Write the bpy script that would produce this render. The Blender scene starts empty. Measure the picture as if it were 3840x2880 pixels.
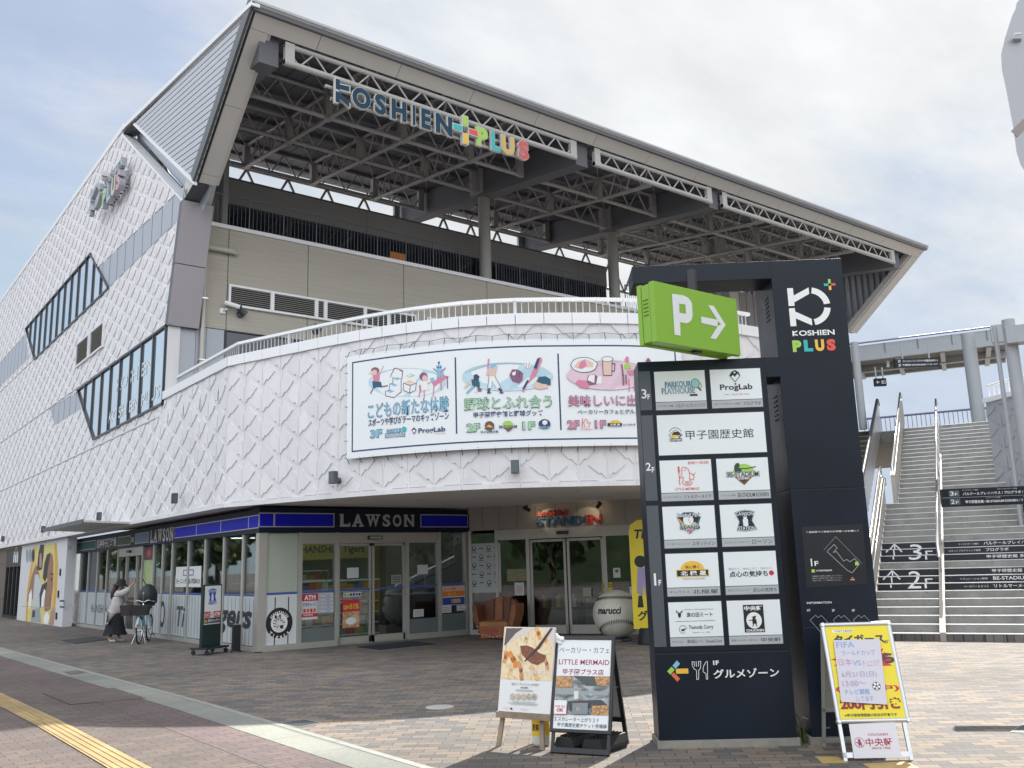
import bpy, bmesh, math, random
from mathutils import Vector as V, Matrix
random.seed(7)
S = bpy.context.scene
COL = S.collection
# ------------------------------------------------------------------ camera
CF, CYAW, CPI, CRO = 3389.0, math.radians(37.8706), math.radians(11.2457), math.radians(-1.7096)
EYE = V((0, 0, 1.65))
_f = V((math.sin(CYAW)*math.cos(CPI), math.cos(CYAW)*math.cos(CPI), math.sin(CPI)))
_r0 = V((math.cos(CYAW), -math.sin(CYAW), 0)); _u0 = _r0.cross(_f)
_r = _r0*math.cos(CRO) + _u0*math.sin(CRO); _u = _u0*math.cos(CRO) - _r0*math.sin(CRO)
cam = bpy.data.cameras.new('camera'); camo = bpy.data.objects.new('camera', cam); COL.objects.link(camo)
camo.matrix_world = Matrix(((_r.x, _u.x, -_f.x, 0), (_r.y, _u.y, -_f.y, 0), (_r.z, _u.z, -_f.z, 1.65), (0, 0, 0, 1)))
cam.sensor_width = 36; cam.lens = 36*CF/3840; cam.clip_end = 3000; cam.clip_start = .05
S.camera = camo
# ------------------------------------------------------------------ light
SUN_EL, SUN_DIR = 43.0, V((.912, .41, 0)).normalized()
S.view_settings.view_transform = 'Standard'; S.view_settings.look = 'None'
S.view_settings.exposure = 0.85; S.view_settings.gamma = 1
W = bpy.data.worlds.new('World'); S.world = W; W.use_nodes = True
nt = W.node_tree; N = nt.nodes; L = nt.links
for n in list(N): N.remove(n)
out = N.new('ShaderNodeOutputWorld'); bg = N.new('ShaderNodeBackground')
sky = N.new('ShaderNodeTexSky'); sky.sky_type = 'NISHITA'; sky.sun_disc = False
sky.sun_elevation = math.radians(SUN_EL); sky.sun_rotation = math.atan2(SUN_DIR.x, SUN_DIR.y)
sky.air_density = 1.0; sky.dust_density = .4
def wn(t, **k):
    n = N.new(t)
    for a, b in k.items(): setattr(n, a, b)
    return n
def mth(op, a, b=None, c=None):
    n = wn('ShaderNodeMath', operation=op)
    for i, v in enumerate((a, b, c)):
        if v is None: continue
        if isinstance(v, (int, float)): n.inputs[i].default_value = v
        else: L.new(v, n.inputs[i])
    return n.outputs[0]
tc = wn('ShaderNodeTexCoord'); sep = wn('ShaderNodeSeparateXYZ'); L.new(tc.outputs['Generated'], sep.inputs[0])
den = mth('ADD', mth('MAXIMUM', sep.outputs[2], 0.0), .22)
cmb = wn('ShaderNodeCombineXYZ')
L.new(mth('DIVIDE', sep.outputs[0], den), cmb.inputs[0]); L.new(mth('DIVIDE', sep.outputs[1], den), cmb.inputs[1])
def noise(scale, det, rough, vec, loc):
    mp = wn('ShaderNodeMapping'); mp.inputs['Location'].default_value = loc; mp.inputs['Rotation'].default_value = (0, 0, .6); mp.inputs['Scale'].default_value = (1, 1.7, 1)
    L.new(vec, mp.inputs[0])
    n = wn('ShaderNodeTexNoise'); n.inputs['Scale'].default_value = scale; n.inputs['Detail'].default_value = det; n.inputs['Roughness'].default_value = rough
    L.new(mp.outputs[0], n.inputs[0]); return n.outputs[0]
n1 = noise(1.15, 9, .62, cmb.outputs[0], (3.1, 1.4, 0)); n2 = noise(.5, 3, .5, cmb.outputs[0], (8.2, 4.0, 2)); n3 = noise(3.2, 6, .6, cmb.outputs[0], (1.2, 7.0, 5))
# towards the sun the cloud sheet is thick and bright; away from it thin
dts = wn('ShaderNodeVectorMath', operation='DOT_PRODUCT'); L.new(tc.outputs['Generated'], dts.inputs[0])
se = math.radians(SUN_EL); dts.inputs[1].default_value = (SUN_DIR.x*math.cos(se), SUN_DIR.y*math.cos(se), math.sin(se))
near = mth('MULTIPLY_ADD', dts.outputs['Value'], .5, .5)
side = wn('ShaderNodeVectorMath', operation='DOT_PRODUCT'); L.new(tc.outputs['Generated'], side.inputs[0]); side.inputs[1].default_value = (_r0.x, _r0.y, 0)
m = mth('ADD', mth('MULTIPLY', n1, .9), mth('MULTIPLY', n2, .55))
sd2 = mth('SUBTRACT', mth('ABSOLUTE', mth('ADD', side.outputs['Value'], .5)), .5)
m = mth('ADD', m, mth('MULTIPLY', sd2, .28))
lowz = wn('ShaderNodeMapRange'); lowz.interpolation_type = 'SMOOTHSTEP'; L.new(sep.outputs[2], lowz.inputs[0]); lowz.inputs[1].default_value = .10; lowz.inputs[2].default_value = .46; lowz.inputs[3].default_value = .34; lowz.inputs[4].default_value = 0
m = mth('SUBTRACT', m, lowz.outputs[0])
rmp = wn('ShaderNodeValToRGB'); L.new(m, rmp.inputs[0]); CSKY = rmp
rmp.color_ramp.elements[0].position = .50; rmp.color_ramp.elements[0].color = (.42, .42, .42, 1)
rmp.color_ramp.elements[1].position = .80; rmp.color_ramp.elements[1].color = (1, 1, 1, 1)
rmp.color_ramp.interpolation = 'EASE'
# cloud brightness: bright veil round the sun; unseen fill added opposite for shaded walls
cb = mth('ADD', mth('MULTIPLY', mth('POWER', near, 3.0), .16), .36)
cb = mth('ADD', cb, mth('MULTIPLY', mth('SUBTRACT', n3, .5), .22))
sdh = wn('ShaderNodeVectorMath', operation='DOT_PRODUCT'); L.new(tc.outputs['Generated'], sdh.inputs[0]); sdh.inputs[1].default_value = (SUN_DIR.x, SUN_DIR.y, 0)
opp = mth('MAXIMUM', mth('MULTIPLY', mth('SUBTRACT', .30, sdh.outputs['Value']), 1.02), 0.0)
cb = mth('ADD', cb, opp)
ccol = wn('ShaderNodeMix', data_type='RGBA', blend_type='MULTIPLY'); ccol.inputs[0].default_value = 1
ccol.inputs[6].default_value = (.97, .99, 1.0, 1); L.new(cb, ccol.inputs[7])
sk = wn('ShaderNodeMix', data_type='RGBA', blend_type='MULTIPLY'); sk.inputs[0].default_value = 1
L.new(sky.outputs[0], sk.inputs[6]); sk.inputs[7].default_value = (.080, .084, .090, 1)
lim = wn('ShaderNodeMix', data_type='RGBA', blend_type='DARKEN'); lim.inputs[0].default_value = 1; L.new(sk.outputs[2], lim.inputs[6]); lim.inputs[7].default_value = (.235, .315, .44, 1)
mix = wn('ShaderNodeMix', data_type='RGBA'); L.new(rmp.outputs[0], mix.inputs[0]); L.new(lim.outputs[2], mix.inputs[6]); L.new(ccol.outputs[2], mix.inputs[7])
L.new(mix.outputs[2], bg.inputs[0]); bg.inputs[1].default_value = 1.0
L.new(bg.outputs[0], out.inputs[0])
sun = bpy.data.lights.new('sun', 'SUN'); sun.energy = 5.0; sun.angle = math.radians(.6); sun.color = (1, .95, .86)
suno = bpy.data.objects.new('sun', sun); COL.objects.link(suno)
sd = V((SUN_DIR.x*math.cos(se), SUN_DIR.y*math.cos(se), math.sin(se)))
suno.rotation_euler = sd.to_track_quat('Z', 'Y').to_euler(); suno.location = (30, 10, 40)
try:
    S.cycles.max_bounces = 7; S.cycles.diffuse_bounces = 3; S.cycles.glossy_bounces = 4; S.cycles.transparent_max_bounces = 10
    S.cycles.use_denoising = True
except Exception: pass

# ------------------------------------------------------------------ measuring helpers: a photo point to a point on a real plane
def ray(x, y): return (_f*CF + _r*(x-1920) - _u*(y-1440)).normalized()
def G(x, y, z=0.): d = ray(x, y); return EYE + d*((z-1.65)/d.z)
def PX(x, y, X): d = ray(x, y); return EYE + d*(X/d.x)
def PY(x, y, Y): d = ray(x, y); return EYE + d*(Y/d.y)
def PN(x, y, p, n): d = ray(x, y); return EYE + d*(n.dot(V(p)-EYE)/n.dot(d))
FH = V((math.sin(CYAW), math.cos(CYAW), 0))
def AD(x, y, dist): d = ray(x, y); return EYE + d*(dist/d.dot(FH))

# ------------------------------------------------------------------ materials
MATS = {}
def mat(name, col, rough=.6, metal=0., spec=.5, var=0., vscale=3., bump=0., bscale=40., emit=0., coat=0.):
    if name in MATS: return MATS[name]
    m = bpy.data.materials.new(name); m.use_nodes = True; MATS[name] = m
    t = m.node_tree; b = t.nodes['Principled BSDF']
    b.inputs['Base Color'].default_value = (*col, 1); b.inputs['Roughness'].default_value = rough; b.inputs['Metallic'].default_value = metal
    b.inputs['Specular IOR Level'].default_value = spec
    if coat: b.inputs['Coat Weight'].default_value = coat
    if emit: b.inputs['Emission Color'].default_value = (*col, 1); b.inputs['Emission Strength'].default_value = emit
    if var or bump:
        g = t.nodes.new('ShaderNodeTexCoord')
        nz = t.nodes.new('ShaderNodeTexNoise'); nz.inputs['Scale'].default_value = vscale; nz.inputs['Detail'].default_value = 7; nz.inputs['Roughness'].default_value = .62
        t.links.new(g.outputs['Object'], nz.inputs[0])
        if var:
            r = t.nodes.new('ShaderNodeValToRGB'); t.links.new(nz.outputs[0], r.inputs[0])
            r.color_ramp.elements[0].position = .3; r.color_ramp.elements[1].position = .72
            r.color_ramp.elements[0].color = (*[c*(1-var) for c in col], 1); r.color_ramp.elements[1].color = (*[min(1, c*(1+var)) for c in col], 1)
            t.links.new(r.outputs[0], b.inputs['Base Color'])
            mr = t.nodes.new('ShaderNodeMapRange'); t.links.new(nz.outputs[0], mr.inputs[0]); mr.inputs[3].default_value = max(.02, rough-.12); mr.inputs[4].default_value = min(1, rough+.12)
            t.links.new(mr.outputs[0], b.inputs['Roughness'])
        if bump:
            n2_ = t.nodes.new('ShaderNodeTexNoise'); n2_.inputs['Scale'].default_value = bscale; n2_.inputs['Detail'].default_value = 4
            t.links.new(g.outputs['Object'], n2_.inputs[0])
            bp = t.nodes.new('ShaderNodeBump'); bp.inputs['Strength'].default_value = bump; bp.inputs['Distance'].default_value = .01
            t.links.new(n2_.outputs[0], bp.inputs['Height']); t.links.new(bp.outputs[0], b.inputs['Normal'])
    return m
def glass(name, tint, refl, rough=.01):
    """a pane: part see-through, part mirror"""
    if name in MATS: return MATS[name]
    m = bpy.data.materials.new(name); m.use_nodes = True; MATS[name] = m; t = m.node_tree
    for n in list(t.nodes): t.nodes.remove(n)
    o = t.nodes.new('ShaderNodeOutputMaterial'); tr = t.nodes.new('ShaderNodeBsdfTransparent'); tr.inputs[0].default_value = (*tint, 1)
    gl = t.nodes.new('ShaderNodeBsdfGlossy'); gl.inputs[1].default_value = rough; gl.inputs[0].default_value = (.92, .96, 1, 1)
    fr = t.nodes.new('ShaderNodeLayerWeight'); fr.inputs[0].default_value = .35
    mm = t.nodes.new('ShaderNodeMath'); mm.operation = 'MULTIPLY_ADD'; mm.inputs[1].default_value = .8; mm.inputs[2].default_value = refl
    t.links.new(fr.outputs['Fresnel'], mm.inputs[0])
    mx = t.nodes.new('ShaderNodeMixShader'); t.links.new(mm.outputs[0], mx.inputs[0]); t.links.new(tr.outputs[0], mx.inputs[1]); t.links.new(gl.outputs[0], mx.inputs[2])
    t.links.new(mx.outputs[0], o.inputs[0]); return m
def mirror_glass(name, col, refl):
    """coated window glass before a dark room"""
    if name in MATS: return MATS[name]
    m = bpy.data.materials.new(name); m.use_nodes = True; MATS[name] = m; t = m.node_tree
    for n in list(t.nodes): t.nodes.remove(n)
    o = t.nodes.new('ShaderNodeOutputMaterial'); df = t.nodes.new('ShaderNodeBsdfDiffuse'); df.inputs[0].default_value = (*col, 1)
    gl = t.nodes.new('ShaderNodeBsdfGlossy'); gl.inputs[1].default_value = .02; gl.inputs[0].default_value = (.9, .97, 1, 1)
    mx = t.nodes.new('ShaderNodeMixShader'); mx.inputs[0].default_value = refl
    t.links.new(df.outputs[0], mx.inputs[1]); t.links.new(gl.outputs[0], mx.inputs[2]); t.links.new(mx.outputs[0], o.inputs[0]); return m
def brick(name, cols, bw, bh, rot, mortar=(.05, .045, .04), msize=.012, dirt=.25, offs=.5):
    if name in MATS: return MATS[name]
    m = bpy.data.materials.new(name); m.use_nodes = True; MATS[name] = m; t = m.node_tree; b = t.nodes['Principled BSDF']
    lk = t.links.new
    g = t.nodes.new('ShaderNodeTexCoord'); mp = t.nodes.new('ShaderNodeMapping'); mp.inputs['Rotation'].default_value = (0, 0, rot); lk(g.outputs['Object'], mp.inputs[0])
    wv = t.nodes.new('ShaderNodeTexNoise'); wv.inputs['Scale'].default_value = 1.3; lk(mp.outputs[0], wv.inputs[0])
    vm = t.nodes.new('ShaderNodeVectorMath'); vm.operation = 'MULTIPLY_ADD'; lk(wv.outputs['Color'], vm.inputs[0]); vm.inputs[1].default_value = (.012, .012, 0); lk(mp.outputs[0], vm.inputs[2])
    bt = t.nodes.new('ShaderNodeTexBrick'); lk(vm.outputs[0], bt.inputs[0]); bt.offset = offs
    bt.inputs['Color1'].default_value = (0, 0, 0, 1); bt.inputs['Color2'].default_value = (1, 1, 1, 1); bt.inputs['Mortar'].default_value = (.5, .5, .5, 1)
    bt.inputs['Scale'].default_value = 1; bt.inputs['Mortar Size'].default_value = msize*.5; bt.inputs['Mortar Smooth'].default_value = .15
    bt.inputs['Brick Width'].default_value = bw; bt.inputs['Row Height'].default_value = bh
    r = t.nodes.new('ShaderNodeValToRGB'); lk(bt.outputs['Color'], r.inputs[0]); r.color_ramp.interpolation = 'CONSTANT'
    n = len(cols); e = r.color_ramp.elements
    while len(e) < n: e.new(.5)
    for i, c in enumerate(cols): e[i].position = i/n; e[i].color = (*c, 1)
    big = t.nodes.new('ShaderNodeTexNoise'); big.inputs['Scale'].default_value = .55; big.inputs['Detail'].default_value = 8; big.inputs['Roughness'].default_value = .65; lk(g.outputs['Object'], big.inputs[0])
    fine = t.nodes.new('ShaderNodeTexNoise'); fine.inputs['Scale'].default_value = 60; fine.inputs['Detail'].default_value = 3; lk(g.outputs['Object'], fine.inputs[0])
    ad = t.nodes.new('ShaderNodeMath'); ad.operation = 'ADD'; lk(big.outputs[0], ad.inputs[0]); lk(fine.outputs[0], ad.inputs[1])
    mr = t.nodes.new('ShaderNodeMapRange'); lk(ad.outputs[0], mr.inputs[0]); mr.inputs[1].default_value = .7; mr.inputs[2].default_value = 1.3; mr.inputs[3].default_value = 1-dirt; mr.inputs[4].default_value = 1+dirt*.6
    mu = t.nodes.new('ShaderNodeMix'); mu.data_type = 'RGBA'; mu.blend_type = 'MULTIPLY'; mu.inputs[0].default_value = 1; lk(r.outputs[0], mu.inputs[6]); lk(mr.outputs[0], mu.inputs[7])
    vo = t.nodes.new('ShaderNodeTexVoronoi'); vo.inputs['Scale'].default_value = 1.9; vo.inputs['Randomness'].default_value = 1; lk(g.outputs['Object'], vo.inputs[0])
    sp_ = t.nodes.new('ShaderNodeMapRange'); lk(vo.outputs['Distance'], sp_.inputs[0]); sp_.inputs[1].default_value = .035; sp_.inputs[2].default_value = .055; sp_.inputs[3].default_value = .55; sp_.inputs[4].default_value = 1
    pa_ = t.nodes.new('ShaderNodeTexNoise'); pa_.inputs['Scale'].default_value = .23; pa_.inputs['Detail'].default_value = 5; lk(g.outputs['Object'], pa_.inputs[0])
    pm_ = t.nodes.new('ShaderNodeMapRange'); lk(pa_.outputs[0], pm_.inputs[0]); pm_.inputs[1].default_value = .38; pm_.inputs[2].default_value = .62; pm_.inputs[3].default_value = .80; pm_.inputs[4].default_value = 1.12
    sm_ = t.nodes.new('ShaderNodeMath'); sm_.operation = 'MULTIPLY'; lk(sp_.outputs[0], sm_.inputs[0]); lk(pm_.outputs[0], sm_.inputs[1])
    mu0 = mu; mu = t.nodes.new('ShaderNodeMix'); mu.data_type = 'RGBA'; mu.blend_type = 'MULTIPLY'; mu.inputs[0].default_value = 1; lk(mu0.outputs[2], mu.inputs[6]); lk(sm_.outputs[0], mu.inputs[7])
    mo = t.nodes.new('ShaderNodeMix'); mo.data_type = 'RGBA'; lk(bt.outputs['Fac'], mo.inputs[0]); lk(mu.outputs[2], mo.inputs[6]); mo.inputs[7].default_value = (*mortar, 1)
    lk(mo.outputs[2], b.inputs['Base Color']); b.inputs['Roughness'].default_value = .82
    hh = t.nodes.new('ShaderNodeMath'); hh.operation = 'MULTIPLY_ADD'; lk(bt.outputs['Fac'], hh.inputs[0]); hh.inputs[1].default_value = -1; lk(fine.outputs[0], hh.inputs[2])
    bp = t.nodes.new('ShaderNodeBump'); bp.inputs['Strength'].default_value = .55; bp.inputs['Distance'].default_value = .006; lk(hh.outputs[0], bp.inputs['Height']); lk(bp.outputs[0], b.inputs['Normal'])
    return m
def picture(name, cols, scale, dist=1.2, rough=.35, stretch=(1, 1, 1), emit=0):
    """a printed photograph: soft mottled colour"""
    if name in MATS: return MATS[name]
    m = mat(name, cols[0], rough); t = m.node_tree; b = t.nodes['Principled BSDF']
    g = t.nodes.new('ShaderNodeTexCoord'); mp = t.nodes.new('ShaderNodeMapping'); mp.inputs['Scale'].default_value = stretch; t.links.new(g.outputs['Object'], mp.inputs[0])
    nz = t.nodes.new('ShaderNodeTexNoise'); nz.inputs['Scale'].default_value = scale; nz.inputs['Distortion'].default_value = dist; nz.inputs['Detail'].default_value = 3
    t.links.new(mp.outputs[0], nz.inputs[0]); r = t.nodes.new('ShaderNodeValToRGB'); t.links.new(nz.outputs[0], r.inputs[0])
    e = r.color_ramp.elements
    while len(e) < len(cols): e.new(.5)
    for i, c in enumerate(cols): e[i].position = .28+.44*i/(len(cols)-1); e[i].color = (*c, 1)
    t.links.new(r.outputs[0], b.inputs['Base Color'])
    return m
WHITE = mat('white_panel_paint', (.72, .715, .735), .5, var=.09, vscale=1.6)
WHITE2 = mat('white_panel_paint_b', (.70, .695, .715), .52, var=.10, vscale=1.9); WHITE3 = mat('white_panel_paint_c', (.735, .73, .745), .48, var=.08, vscale=1.4)
def streaky(m, sc):
    """rain streaks: stretch the stain noise down the wall"""
    t = m.node_tree; nz = next(n for n in t.nodes if n.type == 'TEX_NOISE'); g = next(n for n in t.nodes if n.type == 'TEX_COORD')
    mp = t.nodes.new('ShaderNodeMapping'); mp.inputs['Scale'].default_value = sc; t.links.new(g.outputs['Object'], mp.inputs[0]); t.links.new(mp.outputs[0], nz.inputs[0])
for m_ in (WHITE, WHITE2, WHITE3): streaky(m_, (1.2, 1.2, .16))
PLATES = (WHITE, WHITE, WHITE2, WHITE3)
CAPW = mat('white_cap_metal', (.78, .79, .81), .3, .1)
GREYM = mat('grey_metal_panel', (.40, .42, .47), .38, .25, var=.05, vscale=1.2)
GABLE = mat('pale_metal_board', (.47, .50, .55), .45, .2, var=.05, vscale=.8)
SLOTM = mat('slot_metal', (.46, .50, .58), .3, .4)
GREYM_ = streaky(GREYM, (1.5, 1.5, .2)); DARKM = mat('dark_edge_metal', (.10, .11, .125), .45, .2)
FASC = mat('fascia_panel', (.56, .55, .535), .5, var=.05, vscale=.5)
COLM = mat('corner_panel', (.37, .35, .375), .45, var=.04, vscale=.5)
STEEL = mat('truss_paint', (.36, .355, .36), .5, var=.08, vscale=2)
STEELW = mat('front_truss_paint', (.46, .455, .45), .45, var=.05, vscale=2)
DECK = mat('roof_deck', (.125, .13, .15), .6, var=.1, vscale=1)
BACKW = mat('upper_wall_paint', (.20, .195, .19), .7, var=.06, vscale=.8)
SOFF = mat('soffit_paint', (.72, .70, .68), .7, var=.05, vscale=.6)
FRAME = mat('dark_window_frame', (.018, .02, .03), .35)
ALU = mat('aluminium', (.42, .41, .38), .42, .35, var=.05, vscale=4)
STAIN = mat('stainless', (.72, .72, .72), .22, 1.)
NAVY = mat('totem_navy', (.006, .011, .022), .40, spec=.3, var=.35, vscale=1.1, bump=.05, bscale=3)
INK = mat('print_black', (.012, .012, .016), .5)
PW = mat('print_white', (.80, .82, .82), .5)
LITP = mat('backlit_panel', (.76, .82, .84), .35, var=.02, vscale=2)
RED = mat('print_red', (.55, .03, .05), .5)
SHOPG = glass('shop_glass', (.84, .89, .89), .05)
SHOPL = glass('shop_glass_front', (.66, .72, .72), .04)
SKYG = mirror_glass('coated_glass', (.30, .34, .36), .80)
DKG = mirror_glass('dark_glass', (.010, .013, .018), .10)

# ------------------------------------------------------------------ mesh collector
class MB:
    def __init__(s): s.v = []; s.f = []; s.m = []; s.mats = []; s.sm = []
    def mi(s, m):
        if m not in s.mats: s.mats.append(m)
        return s.mats.index(m)
    def add(s, vs, fs, m, smooth=False):
        b = len(s.v); s.v += [V(p) for p in vs]; i = s.mi(m)
        for f in fs: s.f.append([b+k for k in f]); s.m.append(i); s.sm.append(smooth)
    def box(s, a, b, m):
        x0, y0, z0 = a; x1, y1, z1 = b
        s.obox(V(((x0+x1)/2, (y0+y1)/2, (z0+z1)/2)), V((1, 0, 0)), V((0, 1, 0)), V((0, 0, 1)), abs(x1-x0), abs(y1-y0), abs(z1-z0), m)
    def obox(s, c, ux, uy, uz, lx, ly, lz, m):
        c = V(c); P = []
        for k in (-.5, .5):
            for j in (-.5, .5):
                for i in (-.5, .5): P.append(c+ux*(lx*i)+uy*(ly*j)+uz*(lz*k))
        s.add(P, [(0, 2, 3, 1), (4, 5, 7, 6), (0, 1, 5, 4), (2, 6, 7, 3), (0, 4, 6, 2), (1, 3, 7, 5)], m)
    def quad(s, a, b, c, d, m): s.add([a, b, c, d], [(0, 1, 2, 3)], m)
    def ngon(s, pts, m): s.add(pts, [tuple(range(len(pts)))], m)
    def prism(s, pts, off, m, m2=None):
        """polygon pts (3d) extruded by vector off"""
        n = len(pts); pts = [V(p) for p in pts]; off = V(off)
        s.add(pts+[p+off for p in pts], [tuple(range(n))[::-1], tuple(range(n, 2*n))], m)
        s.add(pts+[p+off for p in pts], [(i, (i+1) % n, n+(i+1) % n, n+i) for i in range(n)], m2 or m)
    def tube(s, path, r, m, n=8, cap=True, smooth=True):
        path = [V(p) for p in path]; rings = []; up = None
        rr = r if isinstance(r, (list, tuple)) else [r]*len(path)
        for i, p in enumerate(path):
            t = (path[min(i+1, len(path)-1)]-path[max(i-1, 0)]).normalized()
            if up is None: up = V((0, 0, 1)) if abs(t.z) < .9 else V((1, 0, 0))
            a = t.cross(up).normalized(); b_ = a.cross(t); up = b_
            rings.append([p+(a*math.cos(2*math.pi*k/n)+b_*math.sin(2*math.pi*k/n))*rr[i] for k in range(n)])
        vs = [q for g_ in rings for q in g_]; fs = []
        for i in range(len(path)-1):
            for k in range(n): fs.append((i*n+k, i*n+(k+1) % n, (i+1)*n+(k+1) % n, (i+1)*n+k))
        s.add(vs, fs, m, smooth)
        if cap: s.add(rings[0], [tuple(range(n))[::-1]], m); s.add(rings[-1], [tuple(range(n))], m)
    def lathe(s, c, prof, m, n=20, ax=V((0, 0, 1)), smooth=True, sx=V((1, 0, 0))):
        c = V(c); ax = V(ax).normalized(); a = (sx-ax*sx.dot(ax)).normalized(); b_ = ax.cross(a); vs = []; fs = []
        for r, h in prof: vs += [c+ax*h+(a*math.cos(2*math.pi*k/n)+b_*math.sin(2*math.pi*k/n))*r for k in range(n)]
        for i in range(len(prof)-1):
            for k in range(n): fs.append((i*n+k, i*n+(k+1) % n, (i+1)*n+(k+1) % n, (i+1)*n+k))
        s.add(vs, fs, m, smooth)
        if prof[0][0] > 1e-4: s.add(vs[:n], [tuple(range(n))[::-1]], m)
        if prof[-1][0] > 1e-4: s.add(vs[-n:], [tuple(range(n))], m)
    def build(s, name, parent=None, bevel=0, label=None, cat=None, group=None, kind=None):
        me = bpy.data.meshes.new(name); off = BASE.get(parent, V((0, 0, 0))) if parent else V((0, 0, 0))
        me.from_pydata([tuple(p-off) for p in s.v], [], s.f)
        for m in s.mats: me.materials.append(m)
        me.polygons.foreach_set('material_index', s.m); me.polygons.foreach_set('use_smooth', s.sm); me.update()
        o = bpy.data.objects.new(name, me); COL.objects.link(o)
        if parent: o.parent = parent; BASE[o] = off
        else: BASE[o] = V((0, 0, 0))
        if bevel:
            md = o.modifiers.new('bevel', 'BEVEL'); md.width = bevel; md.segments = 2; md.limit_method = 'ANGLE'; md.angle_limit = math.radians(40)
        for k, val in (('label', label), ('category', cat), ('group', group), ('kind', kind)):
            if val: o[k] = val
        return o
BASE = {}
def thing(name, label, cat, loc, group=None, rz=0):
    o = bpy.data.objects.new(name, None); COL.objects.link(o); o.location = loc; o.rotation_euler = (0, 0, rz); o.empty_display_size = .2
    o['label'] = label; o['category'] = cat
    if group: o['group'] = group
    BASE[o] = V(loc) if rz == 0 else V((0, 0, 0))
    return o
def kids(o): return [c for c in bpy.data.objects if c.parent == o]
def dup(o, loc, rz=None, label=None, group=None):
    r = o.copy(); COL.objects.link(r); r.location = loc
    if rz is not None: r.rotation_euler = (0, 0, rz)
    if label: r['label'] = label
    if group: r['group'] = group
    for c in kids(o):
        d = c.copy(); COL.objects.link(d); d.parent = r
        for e in kids(c):
            h = e.copy(); COL.objects.link(h); h.parent = d
    return r
# ------------------------------------------------------------------ lettering
_TX = {}
def glyphs(s, bold=0., shear=0.):
    k = (s, bold, shear)
    if k in _TX: return _TX[k]
    c = bpy.data.curves.new('lettering', 'FONT'); c.body = s; c.offset = bold; c.shear = shear; c.resolution_u = 3
    o = bpy.data.objects.new('lettering', c); COL.objects.link(o)
    dg = bpy.context.evaluated_depsgraph_get(); me = o.evaluated_get(dg).to_mesh()
    vs = [(p.co.x, p.co.y) for p in me.vertices]; fs = [tuple(p.vertices) for p in me.polygons]
    o.evaluated_get(dg).to_mesh_clear(); bpy.data.objects.remove(o); bpy.data.curves.remove(c)
    _TX[k] = (vs, fs); return _TX[k]
class Pnl:
    """flat print on a real surface: map(u, v, w) gives the point u along, v up, w proud"""
    def __init__(s, mb, mp, w=.001, step=.0004): s.mb = mb; s.mp = mp; s.w = w; s.st = min(step, .0003)
    def up(s): s.w += s.st
    def poly(s, pts, m): s.up(); s.mb.ngon([s.mp(u, v, s.w) for u, v in pts], m)
    def rect(s, u0, v0, u1, v1, m, n=1):
        s.up()
        for i in range(n):
            a = u0+(u1-u0)*i/n; b = u0+(u1-u0)*(i+1)/n
            s.mb.quad(s.mp(a, v0, s.w), s.mp(b, v0, s.w), s.mp(b, v1, s.w), s.mp(a, v1, s.w), m)
    def disc(s, u, v, ru, rv, m, n=24, a0=0, a1=360):
        pts = [(u+ru*math.cos(math.radians(a0+(a1-a0)*k/n)), v+rv*math.sin(math.radians(a0+(a1-a0)*k/n))) for k in range(n + (0 if a1-a0 == 360 else 1))]
        s.poly(pts, m)
    def arc(s, u, v, r, t, m, a0, a1, n=16):
        s.up()
        for k in range(n):
            A = math.radians(a0+(a1-a0)*k/n); B = math.radians(a0+(a1-a0)*(k+1)/n)
            q = [(u+(r+h)*math.cos(x), v+(r+h)*math.sin(x)) for x, h in ((A, -t/2), (B, -t/2), (B, t/2), (A, t/2))]
            s.mb.ngon([s.mp(a, b, s.w) for a, b in q], m)
    def line(s, pts, t, m, close=False):
        s.up(); P = list(pts)+([pts[0]] if close else [])
        for (a, b), (c, d) in zip(P, P[1:]):
            l = math.hypot(c-a, d-b) or 1e-6; nx, ny = -(d-b)/l*t/2, (c-a)/l*t/2; ex, ey = (c-a)/l*t*.45, (d-b)/l*t*.45
            s.mb.ngon([s.mp(x, y, s.w) for x, y in ((a-ex+nx, b-ey+ny), (a-ex-nx, b-ey-ny), (c+ex-nx, d+ey-ny), (c+ex+nx, d+ey+ny))], m)
    def text(s, t, u0, v0, u1, v1, m, bold=.012, shear=0., keep=False):
        vs, fs = glyphs(t, bold, shear); s.up()
        if not vs: return
        xs = [p[0] for p in vs]; ys = [p[1] for p in vs]; a, b, c, d = min(xs), min(ys), max(xs), max(ys)
        sx = (u1-u0)/(c-a); sy = (v1-v0)/(d-b)
        if keep: sx = sy = min(sx, sy)
        ou = u0+((u1-u0)-(c-a)*sx)/2; ov = v0+((v1-v0)-(d-b)*sy)/2
        s.mb.add([s.mp(ou+(x-a)*sx, ov+(y-b)*sy, s.w) for x, y in vs], fs, m)
    def arctext(s, t, u, v, r, h, a0, a1, m, bold=.03, inside=False):
        """letters round a ring from angle a0 to a1"""
        n = len(t)
        for i, ch in enumerate(t):
            if ch == ' ': continue
            a = math.radians(a0+(a1-a0)*(i+.5)/n); vs, fs = glyphs(ch, bold)
            xs = [p[0] for p in vs]; wch = max(xs)-min(xs); cx = (max(xs)+min(xs))/2; k = h/.73; kx = min(k, 1.9*h/max(wch, .2)/1.4)
            rot = a+math.pi/2 if inside else a-math.pi/2
            s.mb.add([s.mp(u+r*math.cos(a)+((x-cx)*kx*math.cos(rot)-(y-.36)*k*math.sin(rot)), v+r*math.sin(a)+((x-cx)*kx*math.sin(rot)+(y-.36)*k*math.cos(rot)), s.w+.0004) for x, y in vs], fs, m)
        s.up()
def planar(O, U, Vv, Nn):
    O, U, Vv, Nn = V(O), V(U), V(Vv), V(Nn)
    return lambda u, v, w: O+U*u+Vv*v+Nn*w
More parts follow.
